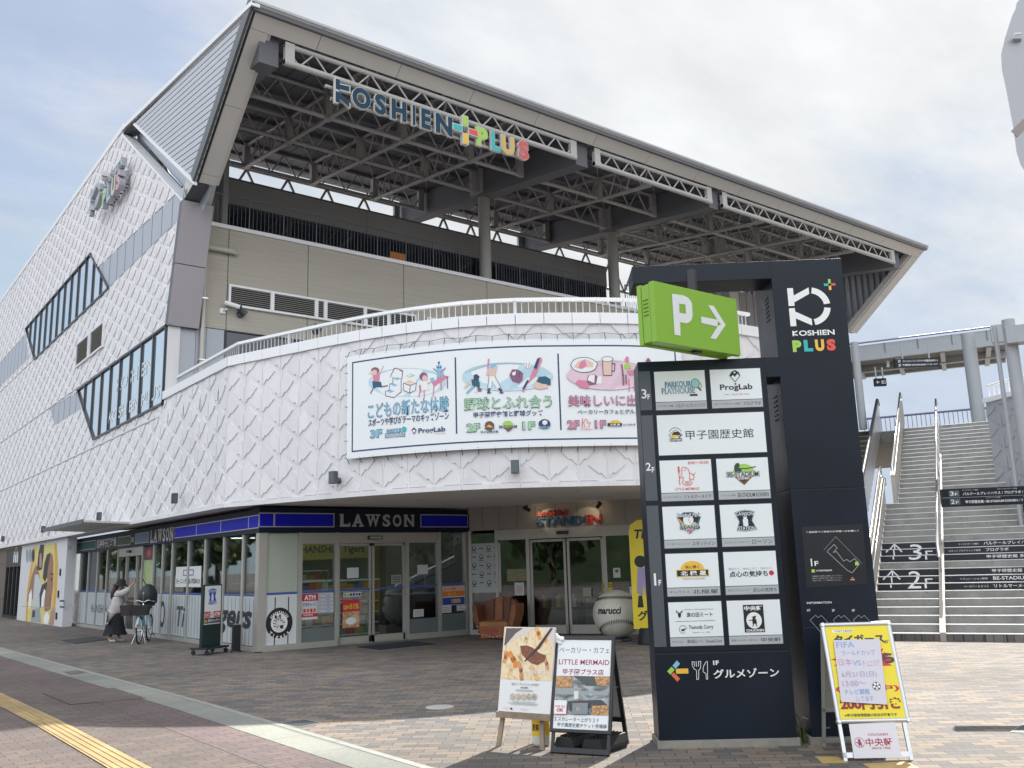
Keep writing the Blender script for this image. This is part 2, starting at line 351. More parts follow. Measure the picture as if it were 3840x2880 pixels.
ZU = V((0, 0, 1))
# ================================================================== GROUND
PAVE = brick('plaza_paving', [(.205, .168, .14), (.15, .14, .137), (.235, .185, .145), (.112, .108, .112), (.19, .16, .135), (.138, .126, .119)], .235, .118, .72, msize=.010)
WALK = brick('walk_paving', [(.145, .112, .102), (.125, .10, .094), (.165, .128, .112), (.135, .11, .104)], .225, .112, 0., msize=.010)
PINK = brick('pink_paving', [(.150, .110, .112), (.132, .102, .104), (.168, .120, .118)], .225, .112, 0., msize=.010)
GRAN = brick('gutter_concrete', [(.25, .26, .235), (.275, .28, .25), (.235, .245, .225)], .6, .9, 0., mortar=(.17, .17, .16), msize=.012, dirt=.3, offs=0)
TACT = brick('tactile_yellow', [(.44, .32, .15), (.48, .35, .17), (.40, .29, .14)], .30, .30, 0., mortar=(.30, .20, .08), msize=.010, dirt=.3, offs=0)
def sheet(name, pts, z, m, th=0):
    b = MB(); b.ngon([V((p[0], p[1], z)) for p in pts], m); return b.build(name, kind='structure')
sheet('plaza_ground', [(-400, -300), (500, -300), (500, 700), (-400, 700)], 0, PAVE)
def bend(x0, x1, z, name, m, ext=0.):
    d = -.024
    ys = [(-60, 0), (12, 0), (24, d*12*.9), (90, d*12*.9+d*66*.3)]
    mb = MB()
    for (ya, da), (yb, db) in zip(ys, ys[1:]):
        mb.quad((x0+da*(ext == 0), ya, z), (x1+da, ya, z), (x1+db, yb, z), (x0+db*(ext == 0), yb, z), m)
    return mb
bend(-60, 3.32, .004, 'sidewalk', WALK, 1).build('sidewalk', kind='structure'); bend(3.30, 3.835, .0065, 'sidewalk_border', PINK).build('sidewalk_border', kind='structure')
gm = bend(3.825, 4.22, .009, 'gutter_strip', GRAN); KST = mat('kerb_stone', (.27, .275, .255), .7, var=.12, vscale=4)
for k in range(34):
    y0 = -6+k*1.8; f_ = lambda y: 0 if y < 12 else -.024*min(12, y-12)*.9-.024*max(0, y-24)*.3
    gm.prism([V((4.222+f_(y0), y0, .001)), V((4.30+f_(y0), y0, .001)), V((4.30+f_(y0+1.79), y0+1.79, .001)), V((4.222+f_(y0+1.79), y0+1.79, .001))], (0, 0, .012), KST)
gm.build('gutter_strip', kind='structure')
tm = bend(2.27, 2.555, .012, 'tactile_paving', TACT)
for i in range(4): q = bend(2.295+i*.066, 2.322+i*.066, .017, 't', TACT); tm.add(q.v, q.f, TACT)
tm.build('tactile_paving', kind='structure')
# ================================================================== BUILDING
XL, ZB, ZCAP = 6.97, 3.03, 6.27
BLD = thing('shopping_building', 'large white and grey shopping building with embossed panels, curved front and open truss roof', 'building', (22, 28, 0))
def fp(x, y): p = PX(x, y, XL); return (p.y, p.z)          # photo point on the left wall -> (y, z)
# --- plan of the curved front
CTRL = [(6.97, 26.), (6.97, 21.5), (6.97, 19.0), (7.43, 17.75), (8.08, 16.05), (8.66, 14.82), (9.34, 13.78), (10.1, 13.02), (10.9, 12.46), (12.1, 11.76), (13.4, 11.36), (14.65, 11.19), (15.12, 11.15)]
def cr(p0, p1, p2, p3, t):
    return tuple(.5*((2*b)+(-a+c)*t+(2*a-5*b+4*c-d)*t*t+(-a+3*b-3*c+d)*t**3) for a, b, c, d in zip(p0, p1, p2, p3))
fine = [(6.97, 19.0)]
for i in range(2, len(CTRL)-1):
    p0 = CTRL[i-1] if i > 2 else (6.75, 20.0); p3 = CTRL[min(i+2, len(CTRL)-1)]
    for k in range(1, 13): fine.append(cr(p0, CTRL[i], CTRL[i+1], p3, k/12))
acc = [0.]
for a, b in zip(fine, fine[1:]): acc.append(acc[-1]+math.hypot(b[0]-a[0], b[1]-a[1]))
SL = acc[-1]; NCELL = 23; CW = SL/NCELL
def dpos(s):
    """point and outward normal of the curved front at arc length s"""
    s = max(-8, min(SL, s))
    if s < 0: return V((6.97, 19.0-s, 0)), V((-1, 0, 0))
    for i in range(len(acc)-1):
        if s <= acc[i+1]+1e-9: break
    t = (s-acc[i])/(acc[i+1]-acc[i]); a, b = fine[i], fine[i+1]
    p = V((a[0]+(b[0]-a[0])*t, a[1]+(b[1]-a[1])*t, 0)); d = V((b[0]-a[0], b[1]-a[1], 0)).normalized()
    j = max(0, i-4); k = min(len(fine)-1, i+5); d = V((fine[k][0]-fine[j][0], fine[k][1]-fine[j][1], 0)).normalized()
    return p, V((d.y, -d.x, 0))
joints = [dpos(CW*i)[0] for i in range(NCELL+1)]
RETURN = [(15.12, 11.15), (16.1, 11.62), (17.9, 12.5), (17.9, 18.4)]
# --- embossed plate pattern (one cell, unit square, v up)
def cell_plates(mir):
    P = [[(140, 185), (245, 45), (320, 125), (320, 390), (250, 315), (230, 330), (115, 215)], [(12, 365), (85, 285), (190, 390), (215, 415), (95, 565), (75, 550), (12, 630)]]
    res = []
    for q in P:
        r = [(min(.965, max(.035, x/320)), 1-y/425) for x, y in q]
        if mir: r = [(1-u, v) for u, v in r][::-1]
        res.append(r)
    return res
def area(p): return abs(sum(a[0]*b[1]-b[0]*a[1] for a, b in zip(p, p[1:]+p[:1])))/2
def clip(poly, a, b, keep_left=True):
    """clip 2d polygon by line a->b"""
    def sd_(p): v = (b[0]-a[0])*(p[1]-a[1])-(b[1]-a[1])*(p[0]-a[0]); return v if keep_left else -v
    o = []
    for p, q in zip(poly, poly[1:]+poly[:1]):
        x, y = sd_(p), sd_(q)
        if x >= 0: o.append(p)
        if x*y < 0: t = x/(x-y); o.append((p[0]+(q[0]-p[0])*t, p[1]+(q[1]-p[1])*t))
    return o
def ccw(p): return p if sum(a[0]*b[1]-b[0]*a[1] for a, b in zip(p, p[1:]+p[:1])) > 0 else p[::-1]
def subtract(poly, ex):
    ex = ccw(ex); xs = [p[0] for p in poly]; ys = [p[1] for p in poly]
    if max(xs) < min(p[0] for p in ex) or min(xs) > max(p[0] for p in ex) or max(ys) < min(p[1] for p in ex) or min(ys) > max(p[1] for p in ex): return [poly]
    res = []; cur = poly
    for a, b in zip(ex, ex[1:]+ex[:1]):
        o = clip(cur, a, b, False)
        if len(o) > 2 and area(o) > .003: res.append(o)
        cur = clip(cur, a, b, True)
        if len(cur) < 3: break
    return res
def plate(mb, poly, v0, v1, mp, m, d=.024):
    """a shingle-like plate: flush at its top, standing proud at its foot"""
    n = len(poly); h = max(v1-v0, .05)
    top = [mp(u, v, d*(.72+.28*max(0, min(1, (v1-v)/h)))) for u, v in poly]
    cu, cv = sum(p[0] for p in poly)/n, sum(p[1] for p in poly)/n; base = [mp(u, v, -.01) for u, v in poly]
    mb.add(top+base, [tuple(range(n))]+[(i, n+i, n+(i+1) % n, (i+1) % n) for i in range(n)], m)
# --- left wall (vertical plane x = XL, seen along y)
lw_map = lambda y, z, w: V((XL-w, y, z))
win1 = [fp(99, 1233), fp(342, 953), fp(410, 1081), fp(132, 1348)]
win2 = [fp(294, 1464), (23.62, 8.05), (23.62, 5.97), fp(354, 1647)]
s1 = [(23.3, 11.98), fp(385, 1024), fp(410, 1081), (22.88, 10.80)]; s1 = [(22.72, 11.62), (31.9, 11.95), (30.12, 10.80), (22.86, 10.80)]
s1b = [(44.6, 12.5), (75, 12.5), (75, 11.1), (43.4, 11.1)]
s2 = [fp(187, 1533), fp(294, 1467), fp(307, 1533), fp(206, 1597)]
vent = [(33.9, 9.72), (30.2, 9.72), (30.2, 8.86), (33.9, 8.86)]
EXC = [win1, win2, s1, s1b, s2, vent]
FE = [(23.55, 8.07), (22.72, 11.22), (29.42, 15.86)]       # slanting free edge of the wall
def left_ok(poly):
    # right of the slanting edge nothing is left of the wall
    poly = clip(poly, (29.52, 15.86), (22.80, 11.22), True) if max(p[1] for p in poly) > 11.2 else poly
    if len(poly) < 3: return []
    if min(p[1] for p in poly) < 11.3 and max(p[1] for p in poly) > 8.0: poly = clip(poly, (22.98, 11.22), (23.80, 8.07), True)
    if len(poly) < 3: return []
    return poly
PW_ = MB()
# base sheet with its real outline
PW_.prism([lw_map(y, z, 0) for y, z in [(78, ZB), (19.0, ZB), (19.0, ZCAP-.1), (23.6, ZCAP-.1), (23.55, 8.07), (22.72, 11.22), (29.42, 15.86), (29.42, 16.12), (78, 16.12)]], (.32, 0, 0), WHITE)
CHs = .592
bands = [(ZB+.06, 5.63), (5.67, 8.04), (8.10, 10.77), (10.83, 16.02)]
for zb, zt in bands:
    nrow = max(1, round((zt-zb)/CHs)); ch = (zt-zb)/nrow
    for r in range(-1, nrow+1):
        yend = 19.0 if zb < 5.65 else 22.6
        ncol = int((66-yend)/.592)
        for c in range(ncol):
            y0 = 19.0+(c + (round((yend-19)/.592) if yend > 19 else 0))*.592
            for pl in cell_plates(c % 2 == 1):
                # u runs to the viewer's right, i.e. towards smaller y
                q = [(y0+.592*(1-u), zb+(r+v)*ch) for u, v in pl]
                v0, v1 = min(p[1] for p in q), max(p[1] for p in q)
                q = clip(clip(q, (0, zb), (1, zb), True), (0, zt), (1, zt), False)
                if len(q) < 3: continue
                if zb > 5.65 and zb < 6 and y0 < 23.7:
                    continue
                if zb > 6: q = left_ok(q)
                if len(q) < 3: continue
                parts = [q]
                for ex in EXC:
                    parts = [z for p in parts for z in subtract(p, ex)]
                for p in parts:
                    if area(p) > .004 and max(k[0] for k in p) < 64: plate(PW_, p, v0, v1, lw_map, PLATES[(c*7+r*3+int(zb)*5) % 4])
for z in (5.65, 8.07, 10.80):                               # seams between the panel tiers
    PW_.box((XL-.012, 23.4 if z > 6 else 24.3, z-.022), (XL+.01, 75, z+.022), mat('seam_shadow_gap', (.33, .33, .35), .7))
PW_.box((XL-.05, 19.0, ZB-.03), (XL+.3, 78, ZB+.05), WHITE)
PW_.box((XL-.04, 29.3, 16.0), (XL+.36, 78, 16.2), CAPW)
PW_.prism([lw_map(y, z, .03) for y, z in [(22.72, 11.22), (22.80, 11.22), (29.50, 15.86), (29.42, 15.92)]], (.35, 0, 0), CAPW)
PW_.build('patterned_wall', BLD)
# cells in the strip between the first seam and the sloping cap (y 19..23.6, z 5.65..6.05) and the curved front
DW = MB()
def facet(i):
    a, b = joints[i], joints[i+1]; d = (b-a).normalized(); n = V((d.y, -d.x, 0)); l = (b-a).length
    return lambda u, v, w: a+d*(u*l)+n*w+V((0, 0, v))
zt = 6.06; nrow = 5; ch = (zt-ZB-.06)/nrow
for i in range(NCELL):
    mp = facet(i)
    DW.add([mp(0, ZB, 0), mp(1, ZB, 0), mp(1, ZCAP-.05, 0), mp(0, ZCAP-.05, 0)], [(0, 1, 2, 3)], WHITE)
    DW.add([mp(-.035, ZB+.05, .010), mp(.035, ZB+.05, .010), mp(.035, zt, .010), mp(-.035, zt, .010), mp(-.035, ZB+.05, -.01), mp(.035, ZB+.05, -.01), mp(.035, zt, -.01), mp(-.035, zt, -.01)], [(0, 1, 2, 3), (4, 0, 3, 7), (1, 5, 6, 2)], WHITE)
    for r in range(-1, nrow+1):
        for pl in cell_plates(i % 2 == 0):
            q = [(u, ZB+.06+(r+v)*ch) for u, v in pl]; v0, v1 = min(p[1] for p in q), max(p[1] for p in q)
            q = clip(clip(q, (0, ZB+.07), (1, ZB+.07), True), (0, zt), (1, zt), False)
            if len(q) > 2 and area(q) > .004: plate(DW, q, v0, v1, mp, PLATES[(i*7+r*3+1) % 4])
for c in range(8):                                          # the straight part left of the bend
    for r in (4,):
        for pl in cell_plates(c % 2 == 1):
            q = [(19.0+.592*(c+1-u), 5.67+v*.592) for u, v in pl]; v0, v1 = min(p[1] for p in q), max(p[1] for p in q)
            q = clip(q, (0, 6.05), (1, 6.05), False)
            q = clip(q, (23.55, 0), (23.55, 1), True)
            if len(q) > 2 and area(q) > .004: plate(DW, q, v0, v1, lw_map, WHITE)
rp = [V((x, y, 0)) for x, y in RETURN]
for a, b in zip(rp, rp[1:]):
    DW.prism([a+ZU*ZB, b+ZU*ZB, b+ZU*(ZCAP-.05), a+ZU*(ZCAP-.05)], V((-(b-a).y, (b-a).x, 0)).normalized()*.2, WHITE)
d0 = (rp[1]-rp[0]).normalized(); n0 = V((d0.y, -d0.x, 0)); lr = (rp[2]-rp[0]).length
for i in range(5):
    mp = (lambda i: lambda u, v, w: rp[0]+d0*((i+u)*lr/5)+n0*w+V((0, 0, v)))(i)
    for r in range(-1, nrow+1):
        for pl in cell_plates(i % 2 == 1):
            q = [(u, ZB+.06+(r+v)*ch) for u, v in pl]; v0, v1 = min(p[1] for p in q), max(p[1] for p in q)
            q = clip(clip(q, (0, ZB+.07), (1, ZB+.07), True), (0, zt), (1, zt), False)
            if len(q) > 2 and area(q) > .004: plate(DW, q, v0, v1, mp, PLATES[(i*7+r*3+1) % 4])
drum = DW.build('curved_wall', BLD)
capb = MB()
cap_pts = [V((6.97, 23.62, 0)), V((6.97, 21.2, 0))]+joints+rp[1:3]
def band(mb, pts, z0, z1, out, inn, m, gap=.004):
    for a, b in zip(pts, pts[1:]):
        d = (b-a).normalized(); n = V((d.y, -d.x, 0))
        q = [a+n*out+d*gap, b+n*out-d*gap, b-n*inn-d*gap, a-n*inn+d*gap]
        mb.prism([p+ZU*z0 for p in q], ZU*(z1-z0), m)
band(capb, cap_pts, 6.06, ZCAP, .06, .3, CAPW)
capb.build('parapet_cap', drum)
trimb = MB(); band(trimb, joints+rp[1:3], ZB-.035, ZB+.055, .045, .1, WHITE, 0); trimb.build('foot_trim', drum)
# terrace railing above the cap
def inset(pts, d):
    o = []
    for i, p in enumerate(pts):
        a = pts[max(i-1, 0)]; b = pts[min(i+1, len(pts)-1)]; t = (b-a).normalized(); o.append(p-V((t.y, -t.x, 0))*d)
    return o
rpts = inset([V((6.97, 23.2, 0)), V((6.97, 20.8, 0))]+joints, .2)
RAILC = mat('rail_bar_metal', (.52, .53, .55), .4, .2); RAILP = MB(); band(RAILP, rpts, 6.575, 6.635, .04, .045, CAPW, 0); band(RAILP, rpts, 6.18, 6.24, .02, .02, CAPW, 0)
TR = RAILP.build('terrace_railing', BLD)
bars = MB(); lw = 0
for a, b in zip(rpts, rpts[1:]):
    l = (b-a).length; k = max(2, round(l/.118))
    for i in range(k):
        p = a+(b-a)*(i/k); big = (i == 0 and joints and rpts.index(a) % 5 == 0)
        d = (b-a).normalized(); bars.obox(p+ZU*6.38, d, V((d.y, -d.x, 0)), ZU, .06 if big else .014, .05 if big else .014, .40, RAILC)
bars.build('railing_bars', TR)
# soffit under the overhang, terrace floor
so = MB(); fl = [(6.99, 60), (6.99, 19.0)]+[(p.x+.02, p.y+.02) for p in joints[1:-1]]+[(15.1, 11.2), (16.05, 11.7), (17.8, 12.6), (17.8, 30), (7.7, 30), (7.7, 60)]
so.ngon([V((x, y, ZB)) for x, y in fl][::-1], SOFF)
for x, y in ((10.2, 16.4), (12.6, 15.0), (12.0, 13.4)): so.lathe((x, y, ZB-.012), [(.0, 0), (.06, 0), (.07, .012)], mat('downlight_trim', (.5, .5, .48), .5), 16)
so.build('soffit', BLD)
te = MB(); te.ngon([V((x, y, 5.6)) for x, y in fl], mat('terrace_floor', (.3, .3, .3), .8)); te.build('terrace_floor', BLD)
# --- windows of the left wall
def slant_window(poly, mull_n, name):
    m = MB(); c = poly
    m.ngon([lw_map(y, z, .006) for y, z in c], SKYG)
    w = m.build(name, BLD)
    f = MB()
    for a, b in zip(c, c[1:]+c[:1]):
        d = V((0, b[0]-a[0], b[1]-a[1])); l = d.length; d.normalize(); f.obox(V((XL-.03, (a[0]+b[0])/2, (a[1]+b[1])/2)), d, V((1, 0, 0)), d.cross(V((1, 0, 0))), l+.06, .06, .06, FRAME)
    ys = [p[0] for p in c]; zt_, zb_ = c[0][1], c[2][1]
    for i in range(1, mull_n):
        y = max(ys)+(min(ys)-max(ys))*i/mull_n
        q = clip(clip([(y-.038, zb_-1), (y+.038, zb_-1), (y+.038, zt_+1), (y-.038, zt_+1)], (0, zt_), (1, zt_), False), (0, zb_), (1, zb_), True)
        cc = ccw(c)
        for a, b in zip(cc, cc[1:]+cc[:1]):
            if len(q) > 2: q = clip(q, a, b, True)
        if len(q) > 2: f.prism([lw_map(p[0], p[1], .05) for p in q], (.05, 0, 0), FRAME)
    f.build('window_frame', w)
    return w
w1 = slant_window(win1, 13, 'window'); w2 = slant_window(win2, 9, 'window')
w2['label'] = 'lower sky-reflecting window with a slanted left end'; w1['label'] = 'upper parallelogram window in the embossed wall'
STK = mat('window_sticker', (.62, .70, .74), .5)
sb = MB(); P = Pnl(sb, lambda u, v, w: V((XL-.012-w, 33-u, v)))
P.text('KOSHIEN', 4.6, 7.05, 8.2, 7.45, STK, .02); sb.build('window_lettering', w2); sb = MB(); P.mb = sb; P.text('KOSHIEN PLUS', 3.9, 6.2, 9.0, 6.55, STK, .02)
sb.build('window_lettering', w2)
sp = MB()
for poly in (s1, s1b, s2):
    sp.prism([lw_map(y, z, .004) for y, z in poly], (.02, 0, 0), GREYM)
    ys = [p[0] for p in poly]; y = min(ys)
    while y < min(max(ys), 60):
        y += .92
        q = [(y-.012, 0), (y+.012, 0), (y+.012, 30), (y-.012, 30)]
        for a, b in zip(ccw(poly), ccw(poly)[1:]+ccw(poly)[:1]):
            if len(q) > 2: q = clip(q, a, b, True)
        if len(q) > 2: sp.prism([lw_map(p[0], p[1], .009) for p in q], (.006, 0, 0), DARKM)
sp.build('metal_strip', BLD)
def louvre(name, O, U, w, h, n, parent, nrm, posts=(), slope=.03):
    """framed louvre grille: O lower left corner"""
    U = V(U); nrm = V(nrm); b = MB(); b.obox(V(O)+U*w/2+ZU*h/2-nrm*.02, U, nrm, ZU, w, .02, h, INK)
    for i in range(n):
        z = h*(i+.5)/n; b.obox(V(O)+U*w/2+ZU*z+nrm*.012, U, (nrm+ZU*-.6).normalized(), (ZU+nrm*.6).normalized(), w, .045, .012, ALU)
    g = b.build(name, parent); f = MB()
    for z in (-.02, h+.02): f.obox(V(O)+U*w/2+ZU*z+nrm*.02, U, nrm, ZU, w+.12, .07, .06, CAPW)
    for x in (-.03, w+.03)+tuple(posts): f.obox(V(O)+U*x+ZU*h/2+nrm*.022, U, nrm, ZU, .06 if x in (-.03, w+.03) else .11, .075, h+.02, CAPW)
    f.build('vent_frame', g); return g
louvre('vent', (XL-.02, 33.85, 8.9), (0, -1, 0), 3.6, .78, 14, BLD, (-1, 0, 0), (1.72, 1.92))
# --- slanting corner column
cc = MB(); nl = V((0, -1, 0))
def colbox(mb, x0, x1, y0, z0, y1, z1, dep, m, medge):
    q = [V((x0, y0, z0)), V((x1, y0, z0)), V((x1, y1, z1)), V((x0, y1, z1))]
    mb.prism(q, (0, dep, 0), m, medge)
colbox(cc, 6.925, 7.74, 23.46, 8.03, 23.08, 9.60, .24, COLM, DARKM); colbox(cc, 6.925, 7.74, 23.075, 9.62, 22.66, 11.22, .24, COLM, DARKM)
cc.box((7.1, 23.5, 8.1), (7.74, 23.9, 11.2), COLM)
cc.prism([V((7.05, 22.72, 11.24)), V((7.70, 22.72, 11.24)), V((7.58, 21.9, 11.75)), V((7.08, 21.9, 11.75))], (0, .3, .5), FASC)
cc.build('corner_column', BLD)
# --- front walls
YF = 23.6; LEDZ = 11.12
TAN = mat('beige_ribbed_panel', (.385, .36, .305), .62, var=.06, vscale=.5)
def ribbed(m):
    t = m.node_tree; b = t.nodes['Principled BSDF']; g = t.nodes.new('ShaderNodeTexCoord'); mp = t.nodes.new('ShaderNodeMapping'); mp.inputs['Scale'].default_value = (.35, 1, 22)
    t.links.new(g.outputs['Object'], mp.inputs[0]); nz = t.nodes.new('ShaderNodeTexNoise'); nz.inputs['Scale'].default_value = 2.2; nz.inputs['Detail'].default_value = 5; t.links.new(mp.outputs[0], nz.inputs[0])
    bp = t.nodes.new('ShaderNodeBump'); bp.inputs['Strength'].default_value = .6; bp.inputs['Distance'].default_value = .02; t.links.new(nz.outputs[0], bp.inputs['Height']); t.links.new(bp.outputs[0], b.inputs['Normal'])
    r = t.nodes.new('ShaderNodeValToRGB'); t.links.new(nz.outputs[0], r.inputs[0]); r.color_ramp.elements[0].position = .3; r.color_ramp.elements[1].position = .7
    r.color_ramp.elements[0].color = (.40, .375, .315, 1); r.color_ramp.elements[1].color = (.47, .445, .385, 1); t.links.new(r.outputs[0], b.inputs['Base Color'])
ribbed(TAN)
tw = MB(); xs = [7.75, 8.52, 10.9, 14.15, 17.4, 20.6, 23.8, 26.9]
for a, b in zip(xs, xs[1:]): tw.box((a+.012, YF, 8.14), (b-.012, YF+.3, LEDZ-.08), TAN)
tw.box((7.75, YF+.02, 8.12), (26.9, YF+.25, LEDZ-.1), DARKM)
tw.build('beige_wall', BLD)
lb = MB(); lb.box((7.75, YF-.06, LEDZ-.09), (27, YF+1.5, LEDZ+.02), CAPW); lb.build('balcony_ledge', BLD)
gw = MB(); gx = [7.0, 7.25, 7.72, 8.0, 8.5]
for a, b in zip(gx, gx[1:]): gw.box((a+.006, YF+.02, 5.4), (b-.006, YF+.25, 8.12), GREYM)
gw.build('grey_wall', BLD)
dw_ = MB(); dw_.box((8.52, YF+.08, 5.4), (26.9, YF+.1, 8.12), DKG); d_ = dw_.build('window', BLD, label='dark ground-level terrace glazing behind the curved railing')
ff = MB()
for x in (8.52, 10.6, 12.7, 14.8, 16.9, 19, 21, 23, 25): ff.box((x-.04, YF+.02, 5.4), (x+.04, YF+.08, 8.12), FRAME)
ff.build('window_frame', d_)
for i, (a, w, posts) in enumerate(((8.60, 5.9, (1.20, 2.55, 2.84, 4.15)), (15.0, 5.4, (1.2, 1.5, 3.1)))):
    louvre('vent', (a, YF-.03, 8.86), (1, 0, 0), w, .52, 9, BLD, (0, -1, 0), posts)
bw = MB(); YB_ = 25.0
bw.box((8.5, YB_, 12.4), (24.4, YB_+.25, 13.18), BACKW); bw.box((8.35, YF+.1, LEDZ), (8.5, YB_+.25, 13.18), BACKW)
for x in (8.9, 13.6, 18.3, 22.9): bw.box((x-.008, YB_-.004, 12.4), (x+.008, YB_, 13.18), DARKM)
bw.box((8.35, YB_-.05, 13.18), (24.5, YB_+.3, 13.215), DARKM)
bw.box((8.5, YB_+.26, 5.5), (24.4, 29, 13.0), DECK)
bw.build('upper_wall', BLD)
bwin = MB(); bwin.box((8.5, YB_+.05, LEDZ), (24.4, YB_+.08, 12.42), DKG); bwo = bwin.build('balcony_window', BLD)
bf = MB()
x = 8.55
while x < 24.4: bf.box((x-.03, YB_, LEDZ), (x+.03, YB_+.06, 12.4), FRAME); x += 1.18
bf.box((8.5, YB_, 12.36), (24.4, YB_+.06, 12.4), FRAME); bf.build('window_frame', bwo)
ob = MB(); ob.box((14.0, YB_-.85, LEDZ+.02), (14.55, YB_-.75, LEDZ+.50), mat('orange_board', (.60, .22, .03), .6)); ob.build('orange_board', label='small orange board behind the balcony railing', cat='board')
# balcony railings
def railing(x0, x1, y, z, h, parent, m, sp=.115):
    b = MB(); b.box((x0, y-.02, z+h-.03), (x1, y+.02, z+h), m); b.box((x0, y-.012, z+.06), (x1, y+.012, z+.085), m)
    x = x0; k = 0
    while x <= x1+.01:
        w = .014 if k % 9 == 0 else .0055
        b.box((x-w, y-w, z), (x+w, y+w, z+h-.03), m); x += sp; k += 1
    return b.build('railing', parent)
RLM = mat('railing_grey', (.15, .16, .18), .4, .3)
railing(8.1, 16.9, YF+.12, LEDZ, .98, BLD, RLM); railing(17.9, 23.1, YF+.12, LEDZ, .98, BLD, RLM); railing(24.1, 26.8, YF+.12, LEDZ, .98, BLD, RLM)
# right hand walls under the roof
rw = MB()
PALE = mat('pale_wall_panel', (.34, .33, .33), .6, var=.04)
rw.box((26.95, 24.6, 5.4), (36.4, 24.9, 13.4), PALE)
for i in range(18): rw.box((27.2+i*.5, 24.59, 5.4), (27.22+i*.5, 24.6, 13.4), DARKM)
rw.build('pale_wall', BLD)
pl = MB(); pl.box((29.9, 23.3, 5.4), (30.5, 23.9, 13.8), mat('pale_pillar', (.42, .40, .37), .6)); pl.build('pillar', BLD)
# drain pipes
dp = MB(); PIPE = mat('drain_pipe', (.50, .49, .44), .45)
dp.tube([(7.86, YF-.1, 5.45), (7.86, YF-.1, 8.2), (7.84, YF-.12, 9.9)], .062, PIPE, 12)
for z in (6.15, 7.2, 8.9): dp.obox(V((7.86, YF-.09, z)), V((1, 0, 0)), V((0, 1, 0)), ZU, .17, .16, .035, STAIN)
dp.build('drain_pipe', BLD)
dp = MB(); dp.tube([(7.4, YF-.12, 10.36), (8.62, YF-.12, 10.36), (8.70, YF-.10, 10.36), (8.72, YF, 10.33)], .075, PIPE, 12); dp.build('drain_pipe', BLD)
# --- roof wing
SLO = .144; SN = V((0, -SLO, 1)).normalized()
def rz(y, D): return 14.51+SLO*(y-18.21)-D
RX0, RX1, RY0, RY1 = 7.0, 37.05, 18.21, 29.45
ro = MB()
ro.prism([V((RX0, RY0+.05, rz(RY0+.05, 0))), V((RX1, RY0+.05, rz(RY0+.05, 0))), V((RX1, RY1, rz(RY1, 0))), V((RX0, RY1, rz(RY1, 0)))], (0, 0, -.16), DECK)
for k in range(9):
    y = 18.9+k*1.2; ro.box((RX0+.1, y-.05, rz(y, .28)), (RX1-.1, y+.05, rz(y, .16)), DECK)
k = 0
while 7.3+k*.45 < 37: ro.prism([V((7.3+k*.45, 18.9, rz(18.9, .158))), V((7.36+k*.45, 18.9, rz(18.9, .158))), V((7.36+k*.45, RY1-.1, rz(RY1-.1, .158))), V((7.3+k*.45, RY1-.1, rz(RY1-.1, .158)))], (0, 0, -.025), DECK); k += 1
roof = ro.build('roof', BLD)
# fascia frame: top bar and two legs in one inclined plane, panel by panel
fa = MB(); LEG = V((0, 3.76, -3.05)).normalized(); FN = V((1, 0, 0)).cross(LEG).normalized()
FN = FN if FN.y < 0 else -FN
A_ = V((RX0, RY0, 14.51)); B_ = V((RX1, RY0, 14.51)); FW = .60; LL = 4.82
xs = [RX0+.0, 8.75, 11.0, 13.3, 15.6, 17.9, 20.2, 22.5, 24.8, 27.1, 29.4, 31.7, 34.0, RX1]
for i, (a, b) in enumerate(zip(xs, xs[1:])):
    q = [V((a+(.008 if i else 0), RY0, 14.51)), V((b-.008, RY0, 14.51)), V((b-.008, RY0, 14.51))+LEG*FW, V((a+(.008 if i else 0), RY0, 14.51))+LEG*FW]
    fa.prism(q, -FN*.16, FASC)
for x0, x1 in ((RX0, RX0+.52), (RX1-.52, RX1)):
    ts = [FW+.01, 2.6, 4.55, LL] if x0 < 10 else [FW+.01, 2.7, LL]
    for a, b in zip(ts, ts[1:]):
        q = [V((x0, RY0, 14.51))+LEG*a, V((x1, RY0, 14.51))+LEG*a, V((x1, RY0, 14.51))+LEG*(b-.012), V((x0, RY0, 14.51))+LEG*(b-.012)]
        fa.prism(q, -FN*.30, FASC)
    # inner return strip
    xi = x1-.0 if x0 < 10 else x0-.10
    q = [V((xi, RY0, 14.51))+LEG*FW, V((xi+.10, RY0, 14.51))+LEG*FW, V((xi+.10, RY0, 14.51))+LEG*LL, V((xi, RY0, 14.51))+LEG*LL]
    fa.prism([p-FN*.06 for p in q], -FN*.24, FASC)
fao = fa.build('fascia', BLD)
ft = MB(); ft.box((RX0-.07, RY0-.02, 14.505), (RX1+.05, RY0+.12, 14.57), GREYM)
ft.prism([V((RX0-.07, RY0-.02, 14.50)), V((RX0-.003, RY0-.02, 14.50)), V((RX0-.003, RY0-.02, 14.50))+LEG*LL, V((RX0-.07, RY0-.02, 14.50))+LEG*LL], -FN*.34, DARKM)
ft.prism([V((RX0-.08, RY0, 14.53)), V((RX0-.08, RY1, rz(RY1, -.02))), V((RX0-.08, RY1, rz(RY1, .12))), V((RX0-.08, RY0, 14.41))], (.2, 0, 0), CAPW)
ft.prism([V((RX1+.003, RY0, 14.53)), V((RX1+.003, RY1, rz(RY1, -.02))), V((RX1+.003, RY1, rz(RY1, .12))), V((RX1+.003, RY0, 14.41))], (.1, 0, 0), CAPW)
ft.build('roof_edge', roof)
